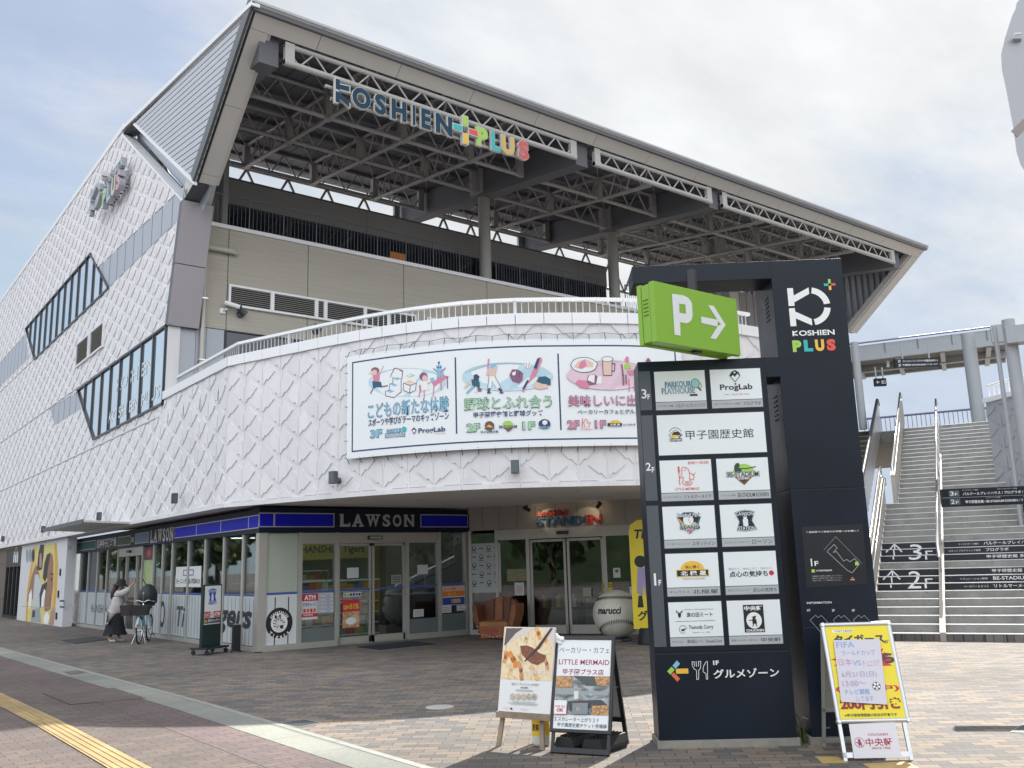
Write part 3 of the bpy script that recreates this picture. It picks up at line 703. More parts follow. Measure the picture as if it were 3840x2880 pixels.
# left gable: boards parallel to the roof edge; right gable: ribbed sheet seen from inside
gb = MB(); tri = [(RY0+.02, 14.49), (28.17, 15.72), (21.96, 11.44)]
trc = ccw(tri)
gb.prism([lw_map(y, z, -.05) for y, z in tri], (.06, 0, 0), INK)
for k in range(24):
    lo = 14.49-.17*(k+1)+.014; hi = 14.49-.17*k-.014
    q = [(17, lo+SLO*(17-RY0)), (31, lo+SLO*(31-RY0)), (31, hi+SLO*(31-RY0)), (17, hi+SLO*(17-RY0))]
    for a, b in zip(trc, trc[1:]+trc[:1]):
        if len(q) > 2: q = clip(q, a, b, True)
    if len(q) > 2 and area(q) > .004:
        gb.prism([lw_map(y, z, -.02) for y, z in q], (.03, 0, 0), GABLE)
gb.prism([lw_map(y, z, .0) for y, z in [(28.25, 15.73), (28.05, 15.71), (21.93, 11.50), (21.95, 11.38)]], (.08, 0, 0), CAPW)
gb.build('gable_boards', BLD)
sl = MB()
o = .40
sl.ngon([V((XL+o, y, z)) for y, z in [(29.45, 16.1), (28.0, 15.8), (21.7, 11.3), (22.4, 10.9), (22.75, 11.2)]], SLOTM)
sl.quad(V((XL+.02, 29.40, 15.86)), V((XL+.02, 22.74, 11.22)), V((XL+o, 22.74, 11.22)), V((XL+o, 29.40, 15.86)), DARKM)
sl.quad(V((XL, 29.42, 15.90)), V((XL, 28.17, 15.74)), V((XL+o, 28.17, 15.74)), V((XL+o, 29.42, 15.90)), DARKM)
sl.quad(V((XL, 22.74, 11.23)), V((XL, 21.96, 11.44)), V((XL+o, 21.96, 11.44)), V((XL+o, 22.74, 11.23)), DARKM)
sl.build('recess', BLD)
gr = MB(); xr = RX1-.30
k = 0; trr = [(RY0+.3, 14.35), (29.4, 15.9), (22.1, 11.5)]; trc = ccw(trr)
gr.prism([V((xr+.12, y, z)) for y, z in trr], (.1, 0, 0), GREYM)
while 18.3+k*.3 < 29.4:
    y = 18.3+k*.3; q = [(y, 5), (y+.16, 5), (y+.16, 20), (y, 20)]
    for a, b in zip(trc, trc[1:]+trc[:1]):
        if len(q) > 2: q = clip(q, a, b, True)
    if len(q) > 2 and area(q) > .004: gr.prism([V((xr, p[0], p[1])) for p in q], (.12, 0, 0), GREYM)
    k += 1
gr.build('ribbed_gable', BLD)
# trusses
def truss(p0, p1, h, m, rc=.058, rw=.027, step=.62, ends=True, mchord=None):
    b = MB(); p0 = V(p0); p1 = V(p1); l = (p1-p0).length; d = (p1-p0)/l; dn = V((0, 0, -h))
    b.tube([p0, p1], rc*.9, m, 8); b.tube([p0+dn, p1+dn], rc*1.12, mchord or m, 10)
    n = max(2, int(round(l/step))); n += n % 2
    for i in range(n):
        a = p0+d*(l*i/n); c = p0+d*(l*(i+1)/n)
        if i % 2: a, c = a+dn, c
        else: a, c = a, c+dn
        b.tube([a, c], rw, m, 6, cap=False)
    if ends:
        s_ = V((-d.y, d.x, 0))
        for e, sgn in ((p0, 1), (p1, -1)): b.obox(e+d*sgn*.12+dn*.5, d, s_, ZU, .24, .12, h+.12, m)
    return b
rows = (18.72, 21.28, 23.88, 27.3)
segs = ((7.95, 17.25), (17.98, 23.42), (23.98, 35.05))
first = None
for ri, y in enumerate(rows):
    for a, b in segs:
        if ri == 0: truss((a, y, rz(y, .56)), (b, y, rz(y, .56)), .45, STEELW, step=.40, rc=.068, rw=.024).build('truss', BLD)
        else: truss((a, y, rz(y, .26)), (b, y, rz(y, .26)), .74, STEEL, step=.5).build('truss', BLD)
for a, b in segs: truss((a, 29.1, rz(29.1, .5)), (b, 29.1, rz(29.1, .5)), 1.5, STEEL, step=.8, rw=.05).build('truss', BLD)
for x in (10.35, 12.75, 15.15, 20.6, 26.4, 29.3, 32.2):
    for ya, yb in zip(rows, rows[1:]):
        truss((x, ya+.1, rz(ya+.1, .26)), (x, yb-.1, rz(yb-.1, .26)), .78, STEEL, step=.5, ends=False).build('truss', BLD)
    for y in rows[1:]:
        pass
for x in (10.35, 12.75, 15.15, 20.6, 26.4, 29.3, 32.2):
    for y in rows[1:]: nd = MB(); nd.box((x-.10, y-.10, rz(y, 1.08)), (x+.10, y+.10, rz(y, .2)), STEEL); nd.build('truss_node', BLD)
for x in (7.62, 17.6, 23.7, 35.5):
    b = MB(); b.prism([V((x-.24, 18.85, rz(18.85, .2))), V((x+.24, 18.85, rz(18.85, .2))), V((x+.24, RY1-.2, rz(RY1-.2, .2))), V((x-.24, RY1-.2, rz(RY1-.2, .2)))], (0, 0, -.95), DECK)
    b.build('girder', BLD)
brm = MB()                                                  # thin tie rods below the deck
for a, b in zip((8.1, 10.35, 12.75, 15.15, 18.1, 20.6, 24, 26.4, 29.3, 32.2), (10.35, 12.75, 15.15, 17.4, 20.6, 23.4, 26.4, 29.3, 32.2, 35)):
    for ya, yb in zip(rows, rows[1:]):
        brm.tube([(a, ya, rz(ya, .30)), (b, yb, rz(yb, .30))], .013, STEEL, 5)
brm.build('tie_rods', BLD)
CYL = mat('column_paint', (.34, .33, .315), .5, var=.04)
for x in (17.58, 23.72, 29.9):
    b = MB(); b.tube([(x, 23.9, LEDZ-.05 if x < 28 else 5.5), (x, 23.9, rz(23.9, 1.05))], .21, CYL, 24); b.box((x-.36, 23.6, rz(23.9, 1.06)), (x+.36, 24.2, rz(23.9, .2)), STEEL)
    b.build('column', BLD)
# ================================================================== helpers for solid letters and logos
def solid(mb, vs, fs, mp, d, mface, mside, w0=0.):
    """flat glyph faces at depth d with side walls down to w0"""
    mb.add([mp(x, y, w0+d) for x, y in vs], fs, mface)
    cnt = {}
    for f in fs:
        for a, b in zip(f, f[1:]+f[:1]): cnt[(a, b)] = 1
    for (a, b) in list(cnt):
        if (b, a) not in cnt:
            (x0, y0), (x1, y1) = vs[a], vs[b]
            mb.quad(mp(x0, y0, w0), mp(x1, y1, w0), mp(x1, y1, w0+d), mp(x0, y0, w0+d), mside)
def fit(vs, u0, v0, u1, v1):
    xs = [p[0] for p in vs]; ys = [p[1] for p in vs]; a, b, c, d = min(xs), min(ys), max(xs), max(ys)
    return [(u0+(x-a)/(c-a)*(u1-u0), v0+(y-b)/(d-b)*(v1-v0)) for x, y in vs]
def weld(vs, fs):
    """merge doubled glyph vertices so that shared edges are found"""
    key = {}; idx = []; o = []
    for p in vs:
        k = (round(p[0], 4), round(p[1], 4))
        if k not in key: key[k] = len(o); o.append(p)
        idx.append(key[k])
    return o, [tuple(idx[i] for i in f) for f in fs]
def solid_text(mb, t, mp, u0, v0, u1, v1, d, mface, mside, bold=.03, rim=None, rimw=.0):
    vs, fs = weld(*glyphs(t, bold)); vs = fit(vs, u0, v0, u1, v1)
    if rim:
        v2, f2 = weld(*glyphs(t, bold+rimw)); solid(mb, fit(v2, u0-rimw*.6, v0-rimw*.6, u1+rimw*.6, v1+rimw*.6), f2, mp, d-.004, rim, mside)
        mb.add([mp(x, y, d+.004) for x, y in vs], fs, mface)
    else: solid(mb, vs, fs, mp, d, mface, mside)
def bar2(a, b, t):
    l = math.hypot(b[0]-a[0], b[1]-a[1]); nx, ny = -(b[1]-a[1])/l*t/2, (b[0]-a[0])/l*t/2
    return [(a[0]+nx, a[1]+ny), (a[0]-nx, a[1]-ny), (b[0]-nx, b[1]-ny), (b[0]+nx, b[1]+ny)]
def klogo():
    """ring-shaped letter K: polygons in the unit square"""
    P = [[(0, .53), (.145, .53), (.145, 1), (0, 1)], [(0, 0), (.145, 0), (.145, .47), (0, .47)],
         [(.145, .62), (.145, .80), (.53, 1.0), (.53, .83)], [(.145, .38), (.53, .17), (.53, 0.0), (.145, .20)]]
    for a0, a1 in ((7, 80), (-80, -7)):
        ang = [math.radians(a0+(a1-a0)*k/10) for k in range(11)]
        P.append([(.52+.50*math.cos(a), .5+.50*math.sin(a)) for a in ang]+[(.52+.345*math.cos(a), .5+.345*math.sin(a)) for a in ang[::-1]])
    return P
GRN = mat('logo_green', (.36, .60, .10), .45); TEAL = mat('logo_teal', (.03, .45, .47), .45); YEL = mat('logo_yellow', (.80, .50, .06), .45); CRED = mat('logo_red', (.70, .09, .07), .45)
PLUSM = (GRN, TEAL, YEL, CRED)
def plusmark(P, u, v, s):
    for dx, dy, m in ((0, 1, GRN), (-1, 0, TEAL), (1, 0, CRED), (0, -1, YEL)):
        lx, ly = (.26*s, .45*s) if dx == 0 else (.45*s, .26*s)
        P.rect(u+dx*.36*s-lx/2, v+dy*.36*s-ly/2, u+dx*.36*s+lx/2, v+dy*.36*s+ly/2, m)

# ================================================================== CONVENIENCE STORE
XS, YS = 7.62, 18.62
STORE = thing('convenience_store', 'convenience store with navy and blue fascia and glass fronts under the building corner', 'shop', (7.6, 18.6, 0))
BOARD = mat('sign_board_navy', (.008, .014, .032), .5, spec=.2); BLUE = mat('sign_blue', (.006, .010, .50), .5, spec=.2); SILV = mat('sign_letter_silver', (.42, .42, .42), .4, .3)
GBD = mat('sign_green', (.012, .075, .06), .5, spec=.2); GBD2 = mat('sign_olive', (.05, .11, .05), .5, spec=.2)
fb = MB(); fb.box((7.55, 18.55, 2.45), (12.92, 19.0, 2.985), BOARD); fb.box((7.55, 19.0, 2.45), (7.95, 35.5, 2.95), BOARD)
fas = fb.build('sign_fascia', STORE)
lm = MB(); PF = Pnl(lm, planar((0, 18.55, 0), (1, 0, 0), ZU, (0, -1, 0)), .002, .0008)
def framed(P, u0, v0, u1, v1, m, t=.022):
    P.rect(u0-t, v0-t, u1+t, v1+t, SILV); P.rect(u0, v0, u1, v1, m)
framed(PF, 7.56, 2.585, 7.86, 2.85, BLUE); framed(PF, 7.90, 2.585, 9.27, 2.85, BLUE); framed(PF, 11.56, 2.585, 12.90, 2.85, BLUE)
def slabword(P, t, u0, v0, u1, v1, m, flip=1):
    """wide slab-serif capitals"""
    n = len(t); wts = {'L': .95, 'A': 1.1, 'W': 1.35, 'S': .85, 'O': .95, 'N': 1.1, 'T': 1., 'D': 1., 'I': .6}
    tot = sum(wts.get(c, 1) for c in t); x = u0; W_ = u1-u0
    for c in t:
        w = W_*wts.get(c, 1)/tot; a, b = x+w*.07, x+w*.93; P.text(c, a+w*.04, v0, b-w*.04, v1, m, .035); h = v1-v0; st = h*.13
        if c in 'LAWTNID':
            P.rect(a, v0, a+w*.34, v0+st, m) if c in 'LAND' else None
            if c in 'AN': P.rect(b-w*.34, v0, b, v0+st, m) if c == 'A' else P.rect(b-w*.30, v1-st, b, v1, m)
            if c in 'LWND': P.rect(a-w*.02, v1-st, a+w*.32, v1, m)
            if c == 'W': P.rect(b-w*.28, v1-st, b+w*.02, v1, m); P.rect(a+w*.32, v1-st, a+w*.55, v1, m)
            if c == 'T': P.rect(a+w*.22, v0, b-w*.22, v0+st, m)
            if c == 'L': P.rect(b-w*.10, v0, b, v0+h*.34, m)
            if c == 'I': P.rect(a, v0, b, v0+st, m); P.rect(a, v1-st, b, v1, m)
        x += w
slabword(PF, 'LAWSON', 9.40, 2.575, 11.40, 2.86, SILV)
PLft = Pnl(lm, lambda u, v, w: V((7.55-w, -u, v)), .002, .0008)          # u = -y
framed(PLft, -35.4, 2.55, -32.3, 2.80, GBD); PLft.text('阪神甲子園球場', -32.1, 2.53, -29.75, 2.82, SILV, .03)
framed(PLft, -29.55, 2.55, -28.2, 2.78, GBD2); PLft.text('×', -28.1, 2.58, -27.85, 2.75, SILV, .03)
framed(PLft, -27.7, 2.55, -26.4, 2.80, mat('sign_blue_muted', (.02, .06, .22), .3)); slabword(PLft, 'LAWSON', -26.25, 2.50, -24.2, 2.85, SILV)
for a, b in ((-24.1, -22.47), (-22.43, -20.81), (-20.77, -19.14), (-19.10, -18.57)): framed(PLft, a, 2.565, b, 2.81, BLUE, .02)
lm.build('lettering', fas)
# posts, sills, headers
pm = MB(); POSTY = [35.47, 34.36, 33.23, 32.03, 30.84, 29.6, 27.05, 26.0, 25.2, 24.39, 23.12, 21.91, 20.68, 19.52]
for y in POSTY: b = MB(); b.box((XS-.04, y-.05, .02), (XS+.10, y+.05, 2.45), ALU); b.build('post', STORE)
for y in (28.72, 27.66): b = MB(); b.box((XS-.02, y-.045, .02), (XS+.08, y+.045, 2.19), ALU); b.build('door_frame', STORE)
b = MB(); b.box((7.57, 18.58, .02), (7.76, 18.76, 2.45), ALU); b.build('post', STORE)
for x in (8.51, 9.385, 11.19, 12.085, 12.88): b = MB(); b.box((x-.045, YS-.05, .02), (x+.045, YS+.09, 2.45), ALU); b.build('post', STORE)
si = MB(); si.box((XS-.06, 18.7, .006), (XS+.12, 35.5, .10), ALU); si.build('sill', STORE); si = MB(); si.box((7.7, YS-.07, .006), (9.38, YS+.12, .13), ALU); si.build('sill', STORE); si = MB(); si.box((11.2, YS-.07, .006), (12.9, YS+.12, .13), ALU)
si.build('sill', STORE); si = MB(); si.box((9.38, YS-.02, .006), (11.2, YS+.12, .022), ALU); si.build('door_track', STORE)
hd = MB(); hd.box((8.55, YS-.03, 2.21), (12.05, YS+.12, 2.445), ALU); hd.box((10.15, YS-.10, 2.29), (10.5, YS-.03, 2.37), FRAME); hd.box((10.17, YS-.105, 2.305), (10.48, YS-.10, 2.355), ALU)
hd.build('header', STORE); hd = MB(); hd.box((XS-.03, 27.05, 2.20), (XS+.12, 29.6, 2.445), ALU); hd.box((XS-.10, 28.2, 2.30), (XS-.03, 28.5, 2.37), FRAME)
hd.build('header', STORE)
# panes (left wall); lower part carries a white pin-striped film
FILM = mat('white_window_film', (.46, .50, .53), .35, var=.05, vscale=2); BLINE = mat('film_blue_line', (.05, .10, .34), .4); GREENW = mat('pale_green_blind', (.40, .45, .38), .7, var=.04)
ys = [18.70]+POSTY[::-1]
ys = sorted(ys)
fl_ = MB(); PFm = Pnl(fl_, lambda u, v, w: V((XS-.012-w, -u, v)), .0, .0008)
for a, b_ in zip(ys, ys[1:]):
    if 26.9 < a < 29.5: continue
    g = MB(); g.box((XS, a+.05, .10), (XS+.012, b_-.05, 2.45), SHOPL); g.build('pane', STORE)
    fm_ = MB(); PQ = Pnl(fm_, PFm.mp, .0, .0008); PQ.rect(-b_+.055, .12, -a-.055, 1.13, FILM); PQ.rect(-b_+.055, 1.145, -a-.055, 1.18, BLINE)
    k = 0
    while a+.18+k*.22 < b_-.1: PQ.rect(-(a+.18+k*.22)-.011, .12, -(a+.18+k*.22)+.011, 1.10, mat('film_stripe', (.06, .07, .09), .5)); k += 1
    fm_.build('window_film', STORE)
PFm.w = .003; PFm.text('Tigers', -21.75, .30, -18.95, .98, INK, .035, .25)
fl_.build('window_lettering', STORE); fl_ = MB(); PFm.mb = fl_; PFm.text('HANSHIN', -32.6, .50, -30.6, .76, MATS['film_stripe'], .01); PFm.text('Tigers', -30.3, .25, -29.7, .85, INK, .02, .25); fl_.build('window_lettering', STORE); fl_ = MB(); PFm.mb = fl_; PFm.text('Ti', -23.9, .35, -23.25, .85, MATS['film_stripe'], .02, .2)
fl_.build('window_lettering', STORE); fl_ = MB(); PFm.mb = fl_; PFm.disc(-25.05, .62, .20, .34, INK); PFm.disc(-25.05, .62, .12, .22, FILM)
fl_.build('window_lettering', STORE)
for a, b_ in ((26.0+1.1, 27.62), (27.7, 28.68)):
    g = MB(); g.box((XS+.02, a, .06), (XS+.03, b_, 2.18), SHOPL); d = g.build('door', STORE)
    f = MB(); f.box((XS+.01, a, .02), (XS+.045, a+.05, 2.19), ALU); f.box((XS+.01, b_-.05, .02), (XS+.045, b_, 2.19), ALU); f.box((XS+.01, a, .02), (XS+.045, b_, .12), ALU); f.build('door_frame', d)
g = MB(); g.box((XS, 28.76, .10), (XS+.012, 29.55, 2.2), SHOPL); g.build('pane', STORE)
# front panes
def fpane(x0, x1, z0=.13, z1=2.45): g = MB(); g.box((x0, YS, z0), (x1, YS+.012, z1), SHOPG); return g.build('pane', STORE)
fpane(7.76, 8.465); fpane(8.555, 9.34, .13, 2.21); fpane(11.235, 12.04, .13, 2.21); fpane(12.13, 12.84)
for x0, x1 in ((9.43, 10.26), (10.30, 11.15)):
    g = MB(); g.box((x0+.04, YS+.03, .10), (x1-.04, YS+.042, 2.17), SHOPG); d = g.build('door', STORE)
    f = MB()
    for a in (x0, x1-.05): f.box((a, YS+.01, .03), (a+.05, YS+.06, 2.20), ALU)
    f.box((x0, YS+.01, .03), (x1, YS+.06, .17), ALU); f.box((x0, YS+.01, 2.15), (x1, YS+.06, 2.2), ALU); f.build('door_frame', d)
gr_ = MB(); P = Pnl(gr_, planar((0, YS-.003, 0), (1, 0, 0), ZU, (0, -1, 0)), .0, .0008)
P.rect(7.77, 1.20, 8.46, 2.44, GREENW); P.rect(7.77, 1.15, 8.46, 1.20, BLINE); P.rect(7.77, .13, 8.46, 1.15, mat('white_graphic_film', (.60, .64, .66), .4))
for u in (7.97, 8.27): P.rect(u-.012, .13, u+.012, 1.10, INK)
cx, cz = 8.07, .57
P.disc(cx, cz, .30, .315, INK, 36); P.disc(cx, cz, .185, .195, PW, 30)
P.arctext('HANSHIN', cx, cz, .215, .065, 150, 30, PW, .03); P.arctext('Tigers', cx, cz, .275, .075, 218, 322, PW, .03, True)
# tiger head in profile: ears, brow, open mouth, stripes
P.poly([(cx-.13, cz-.10), (cx-.15, cz+.03), (cx-.10, cz+.12), (cx-.03, cz+.14), (cx+.05, cz+.13), (cx+.10, cz+.08), (cx+.13, cz+.0), (cx+.12, cz-.05), (cx+.07, cz-.03), (cx+.02, cz-.07), (cx+.07, cz-.12), (cx+.05, cz-.16), (cx-.05, cz-.17)], mat('tiger_white', (.70, .72, .72), .5))
P.poly([(cx+.02, cz-.05), (cx+.11, cz-.045), (cx+.085, cz-.075), (cx+.095, cz-.115), (cx+.05, cz-.125), (cx+.01, cz-.09)], INK)
for a, b_ in (((-.12, .06), (-.06, .03)), ((-.13, .0), (-.07, -.02)), ((-.12, -.06), (-.07, -.07)), ((-.03, .12), (-.02, .06)), ((.02, .11), (.02, .07)), ((-.05, -.10), (-.02, -.05)), ((.03, .05), (.08, .035)), ((.08, .0), (.12, .01)), ((-.09, .10), (-.05, .07))):
    P.line([(cx+a[0], cz+a[1]), (cx+b_[0], cz+b_[1])], .016, INK)
P.disc(cx-.08, cz+.13, .028, .034, INK, 10); P.disc(cx+.01, cz+.145, .024, .03, INK, 10)
gr_.build('window_graphics', STORE); gr_ = MB(); P.mb = gr_; P.rect(8.56, 1.155, 9.335, 1.205, BLINE); P.rect(11.24, 1.17, 12.03, 1.215, BLINE); P.rect(12.13, 1.19, 12.83, 1.235, BLINE); P.rect(9.47, 1.16, 10.22, 1.205, BLINE); P.rect(10.34, 1.165, 11.10, 1.21, BLINE)
gr_.build('window_stripe', STORE); gr_ = MB(); P.mb = gr_; FROST = mat('frosted_film', (.13, .16, .165), .5)
P.rect(8.56, .13, 9.335, .42, FROST); P.rect(11.24, .13, 12.03, .46, FROST); P.rect(12.13, .13, 12.83, .52, FROST)
gr_.build('frosted_film', STORE)
# posters taped to the glass: things of their own
def poster(name, label, O, U, Nn, u0, v0, u1, v1, base, fn, cat='poster', group=None, th=.004):
    b = MB(); O = V(O); U = V(U); Nn = V(Nn); b.obox(O+U*((u0+u1)/2)+ZU*((v0+v1)/2)+Nn*(th/2), U, Nn, ZU, u1-u0, th, v1-v0, base)
    P = Pnl(b, planar(O, U, ZU, Nn), th+.0006, .0008); fn(P, u0, v0, u1-u0, v1-v0)
    return b.build(name, label=label, cat=cat, group=group)
FO = (0, YS-.012, 0); FU = (1, 0, 0); FNN = (0, -1, 0)
def atm(P, u, v, w, h):
    P.rect(u, v+h*.72, u+w, v+h, RED); P.text('ATM', u+w*.15, v+h*.76, u+w*.85, v+h*.95, PW, .03); P.text('現金チャージ', u+w*.08, v+h*.5, u+w*.92, v+h*.66, BLINE, .03)
    for i in range(4): P.rect(u+w*(.1+i*.21), v+h*.28, u+w*(.24+i*.21), v+h*.42, (RED, CRED, RED, CRED)[i])
    P.rect(u, v+h*.10, u+w, v+h*.24, RED); P.text('Get Cash Money', u+w*.1, v+h*.13, u+w*.7, v+h*.22, PW, .02)
poster('poster', 'red and white ATM notice taped low on the shop window', FO, FU, FNN, 8.57, .60, 8.94, 1.14, mat('paper_white', (.62, .64, .64), .6), atm)
PAPER = MATS['paper_white']
def listp(P, u, v, w, h):
    for i in range(5):
        P.rect(u+w*.03, v+h*(.03+i*.19), u+w*.97, v+h*(.185+i*.19), BLINE); P.rect(u+w*.05, v+h*(.045+i*.19), u+w*.95, v+h*(.165+i*.19), PAPER)
        P.text('ローソン銀行', u+w*.1, v+h*(.07+i*.19), u+w*.8, v+h*(.13+i*.19), BLINE, .02)
poster('poster', 'white notice ruled in five blue boxes beside the ATM notice', FO, FU, FNN, 8.95, .72, 9.32, 1.14, PAPER, listp)
def bun(P, u, v, w, h):
    P.rect(u+.01, v+h*.55, u+w-.01, v+h*.97, RED); P.rect(u+.01, v+.01, u+w-.01, v+h*.58, picture('poster_food', [(.30, .14, .05), (.55, .38, .2), (.65, .55, .42)], 9))
    P.text('51%', u+w*.42, v+h*.66, u+w*.95, v+h*.86, YEL, .04); P.text('増量中', u+w*.05, v+h*.66, u+w*.40, v+h*.82, YEL, .03); P.disc(u+w*.5, v+h*.25, w*.3, h*.13, PW)
poster('poster', 'red poster with a large yellow 51 percent and a white bun on the door', (0, YS+.005, 0), FU, FNN, 9.54, .36, 9.97, .97, RED, bun)
poster('notice', 'blank white sheet taped on the left sliding door of the convenience store', (0, YS+.005, 0), FU, FNN, 9.65, 1.44, 9.94, 1.67, PAPER, lambda P, u, v, w, h: None, 'notice')
poster('notice', 'blank white sheet taped on the pane right of the sliding doors', FO, FU, FNN, 11.48, 1.47, 11.77, 1.69, PAPER, lambda P, u, v, w, h: None, 'notice')
poster('notice', 'grey printed sheet on the right sliding door of the convenience store', (0, YS+.005, 0), FU, FNN, 10.78, 1.27, 11.05, 1.48, mat('paper_grey', (.30, .31, .30), .6), lambda P, u, v, w, h: [P.rect(u+.03, v+h*(.2+i*.25), u+w-.03, v+h*(.27+i*.25), INK) for i in range(3)], 'notice')
def strip(P, u, v, w, h):
    for i in range(6): P.disc(u+w*(.1+i*.16), v+h*.5, h*.3, h*.3, (TEAL, GRN, INK, INK, BLINE, INK)[i], 12)
poster('notice', 'pale strip of round payment symbols on the left sliding door', (0, YS+.005, 0), FU, FNN, 9.56, 1.03, 10.01, 1.13, PAPER, strip, 'notice')
def orange(P, u, v, w, h):
    P.rect(u+.01, v+h*.72, u+w-.01, v+h*.97, mat('poster_peach', (.70, .42, .30), .5)); P.rect(u+.01, v+h*.45, u+w-.01, v+h*.72, mat('poster_orange', (.65, .20, .03), .5)); P.rect(u+.01, v+.01, u+w-.01, v+h*.40, mat('poster_deep_blue', (.02, .05, .30), .5))
    P.text('おトク', u+w*.25, v+h*.5, u+w*.6, v+h*.66, YEL, .03); P.text('10000', u+w*.4, v+h*.1, u+w*.8, v+h*.32, YEL, .03); P.text('ローソン銀行', u+w*.1, v+h*.78, u+w*.6, v+h*.9, RED, .02)
poster('poster', 'orange and blue offer poster on the last pane before the sports shop', FO, FU, FNN, 12.17, .72, 12.82, 1.17, PAPER, orange)
for a, c, lb in ((11.36, .50, 'small white notice low on the pane right of the sliding doors'), (12.14, .55, 'small white notice under the orange and blue poster, left of two'), (12.58, .58, 'small white notice under the orange and blue poster, right of two')):
    poster('notice', lb, FO, FU, FNN, a, c, a+.28, c+.17, PAPER, lambda P, u, v, w, h: [P.rect(u+.03, v+h*(.2+i*.25), u+w-.03, v+h*(.27+i*.25), mat('print_grey', (.2, .2, .2), .6)) for i in range(3)], 'notice')
# left side window: hand-drawn poster and shelf goods
LO = (XS-.006, 0, 0)
poster('poster', 'white hand-drawn bread poster in the middle of the left glass wall', LO, (0, -1, 0), (-1, 0, 0), -24.1, 1.32, -22.2, 1.82, PAPER, lambda P, u, v, w, h: (P.text('モーニング＆お惣菜BOX', u+w*.03, v+h*.15, u+w*.97, v+h*.42, INK, .03), P.rect(u+w*.3, v+h*.55, u+w*.72, v+h*.85, BLINE), P.rect(u+w*.33, v+h*.6, u+w*.69, v+h*.8, PAPER)))
poster('poster', 'green poster on the glass right of the side entrance', LO, (0, -1, 0), (-1, 0, 0), -26.95, 1.25, -26.1, 2.05, picture('poster_green', [(.22, .35, .10), (.35, .48, .2), (.5, .58, .35)], 3), lambda P, u, v, w, h: (P.rect(u, v+h, u+w, v+h+.35, mat('poster_brown', (.10, .06, .05), .6)), P.disc(u+w*.5, v+h+.18, .2, .1, RED)))
# interior
ROOM = MB()
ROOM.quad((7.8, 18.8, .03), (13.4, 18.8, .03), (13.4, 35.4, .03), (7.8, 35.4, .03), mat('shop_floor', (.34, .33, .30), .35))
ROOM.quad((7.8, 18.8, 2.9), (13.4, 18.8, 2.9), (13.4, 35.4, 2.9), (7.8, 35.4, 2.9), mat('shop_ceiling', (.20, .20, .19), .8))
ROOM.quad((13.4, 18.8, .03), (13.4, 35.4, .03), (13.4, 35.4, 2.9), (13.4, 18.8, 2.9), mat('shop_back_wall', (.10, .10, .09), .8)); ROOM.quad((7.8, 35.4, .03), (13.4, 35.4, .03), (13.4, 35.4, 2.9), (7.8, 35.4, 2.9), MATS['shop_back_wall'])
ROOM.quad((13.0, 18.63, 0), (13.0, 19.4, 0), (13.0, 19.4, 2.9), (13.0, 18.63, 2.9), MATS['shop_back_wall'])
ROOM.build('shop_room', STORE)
fz = MB(); fz.box((9.0, 24.0, 1.95), (13.2, 24.1, 2.40), mat('yellow_frieze', (.42, .34, .06), .6)); Pz = Pnl(fz, planar((0, 24.0, 0), (1, 0, 0), ZU, (0, -1, 0))); Pz.text('HANSHIN Tigers', 11.0, 2.05, 13.0, 2.32, INK, .03)
fz.box((12.9, 24.4, 1.95), (13.0, 34.0, 2.40), MATS['yellow_frieze']); fz.build('frieze', STORE)
TUBE = mat('lit_tube', (1, .98, .94), .5, emit=5.0)
TLOC = [(8.4+i*1.25, y) for y in (19.9, 22.4, 25.2, 28.2, 31.5) for i in range(4)]
t0_ = thing('tube_light', 'lit white ceiling tube inside the convenience store', 'ceiling light', (*TLOC[0], 2.84), 'ceiling tubes in the store')
b = MB(); b.box((TLOC[0][0]-.5, TLOC[0][1]-.03, 2.80), (TLOC[0][0]+.5, TLOC[0][1]+.03, 2.835), TUBE); b.build('tube', t0_)
b = MB(); b.box((TLOC[0][0]-.55, TLOC[0][1]-.06, 2.835), (TLOC[0][0]+.55, TLOC[0][1]+.06, 2.88), PW); b.build('lamp_holder', t0_)
for x, y in TLOC[1:]: dup(t0_, (x, y, 2.84))
GOODS = [mat('goods_%s' % n, c, .5) for n, c in (('red', (.45, .05, .03)), ('orange', (.5, .2, .03)), ('yellow', (.5, .38, .06)), ('white', (.55, .55, .5)), ('green', (.1, .28, .1)), ('blue', (.06, .12, .35)), ('brown', (.2, .11, .05)))]
def shelf(x0, y0, x1, y1, h, lab, seed):
    r = random.Random(seed); t = thing('shelf', lab, 'shelf', ((x0+x1)/2, (y0+y1)/2, .03), 'goods shelves in the store')
    b = MB(); n = 5; long_x = (x1-x0) > (y1-y0)
    for i in range(n+1): b.box((x0, y0, .05+i*(h-.05)/n), (x1, y1, .08+i*(h-.05)/n), PW)
    b.box((x0, y0, .03), (x0+.03, y1, h), ALU); b.box((x1-.03, y0, .03), (x1, y1, h), ALU); b.build('rack', t)
    g = MB()
    for i in range(n):
        p = .04; L_ = (x1-x0) if long_x else (y1-y0)
        while p < L_-.2:
            w = r.uniform(.08, .26); hh = r.uniform(.5, .9)*(h-.05)/n; m_ = r.choice(GOODS); z = .08+i*(h-.05)/n
            if long_x: g.box((x0+p, y0+.02, z), (x0+p+w-.012, y1-.02, z+hh), m_)
            else: g.box((x0+.02, y0+p, z), (x1-.02, y0+p+w-.012, z+hh), m_)
            p += w
    o_ = g.build('goods', t); o_['kind'] = 'stuff'
shelf(8.5, 29.9, 8.95, 34.6, 1.9, 'tall shelf of packets behind the far left glass', 1); shelf(9.3, 20.6, 11.6, 21.1, 1.35, 'low shelf of goods behind the sliding doors', 2)
shelf(8.6, 22.4, 11.4, 22.9, 1.35, 'second low shelf of goods behind the first', 3); shelf(10.2, 25.5, 12.6, 26.0, 1.6, 'shelf of goods deep in the store', 4)
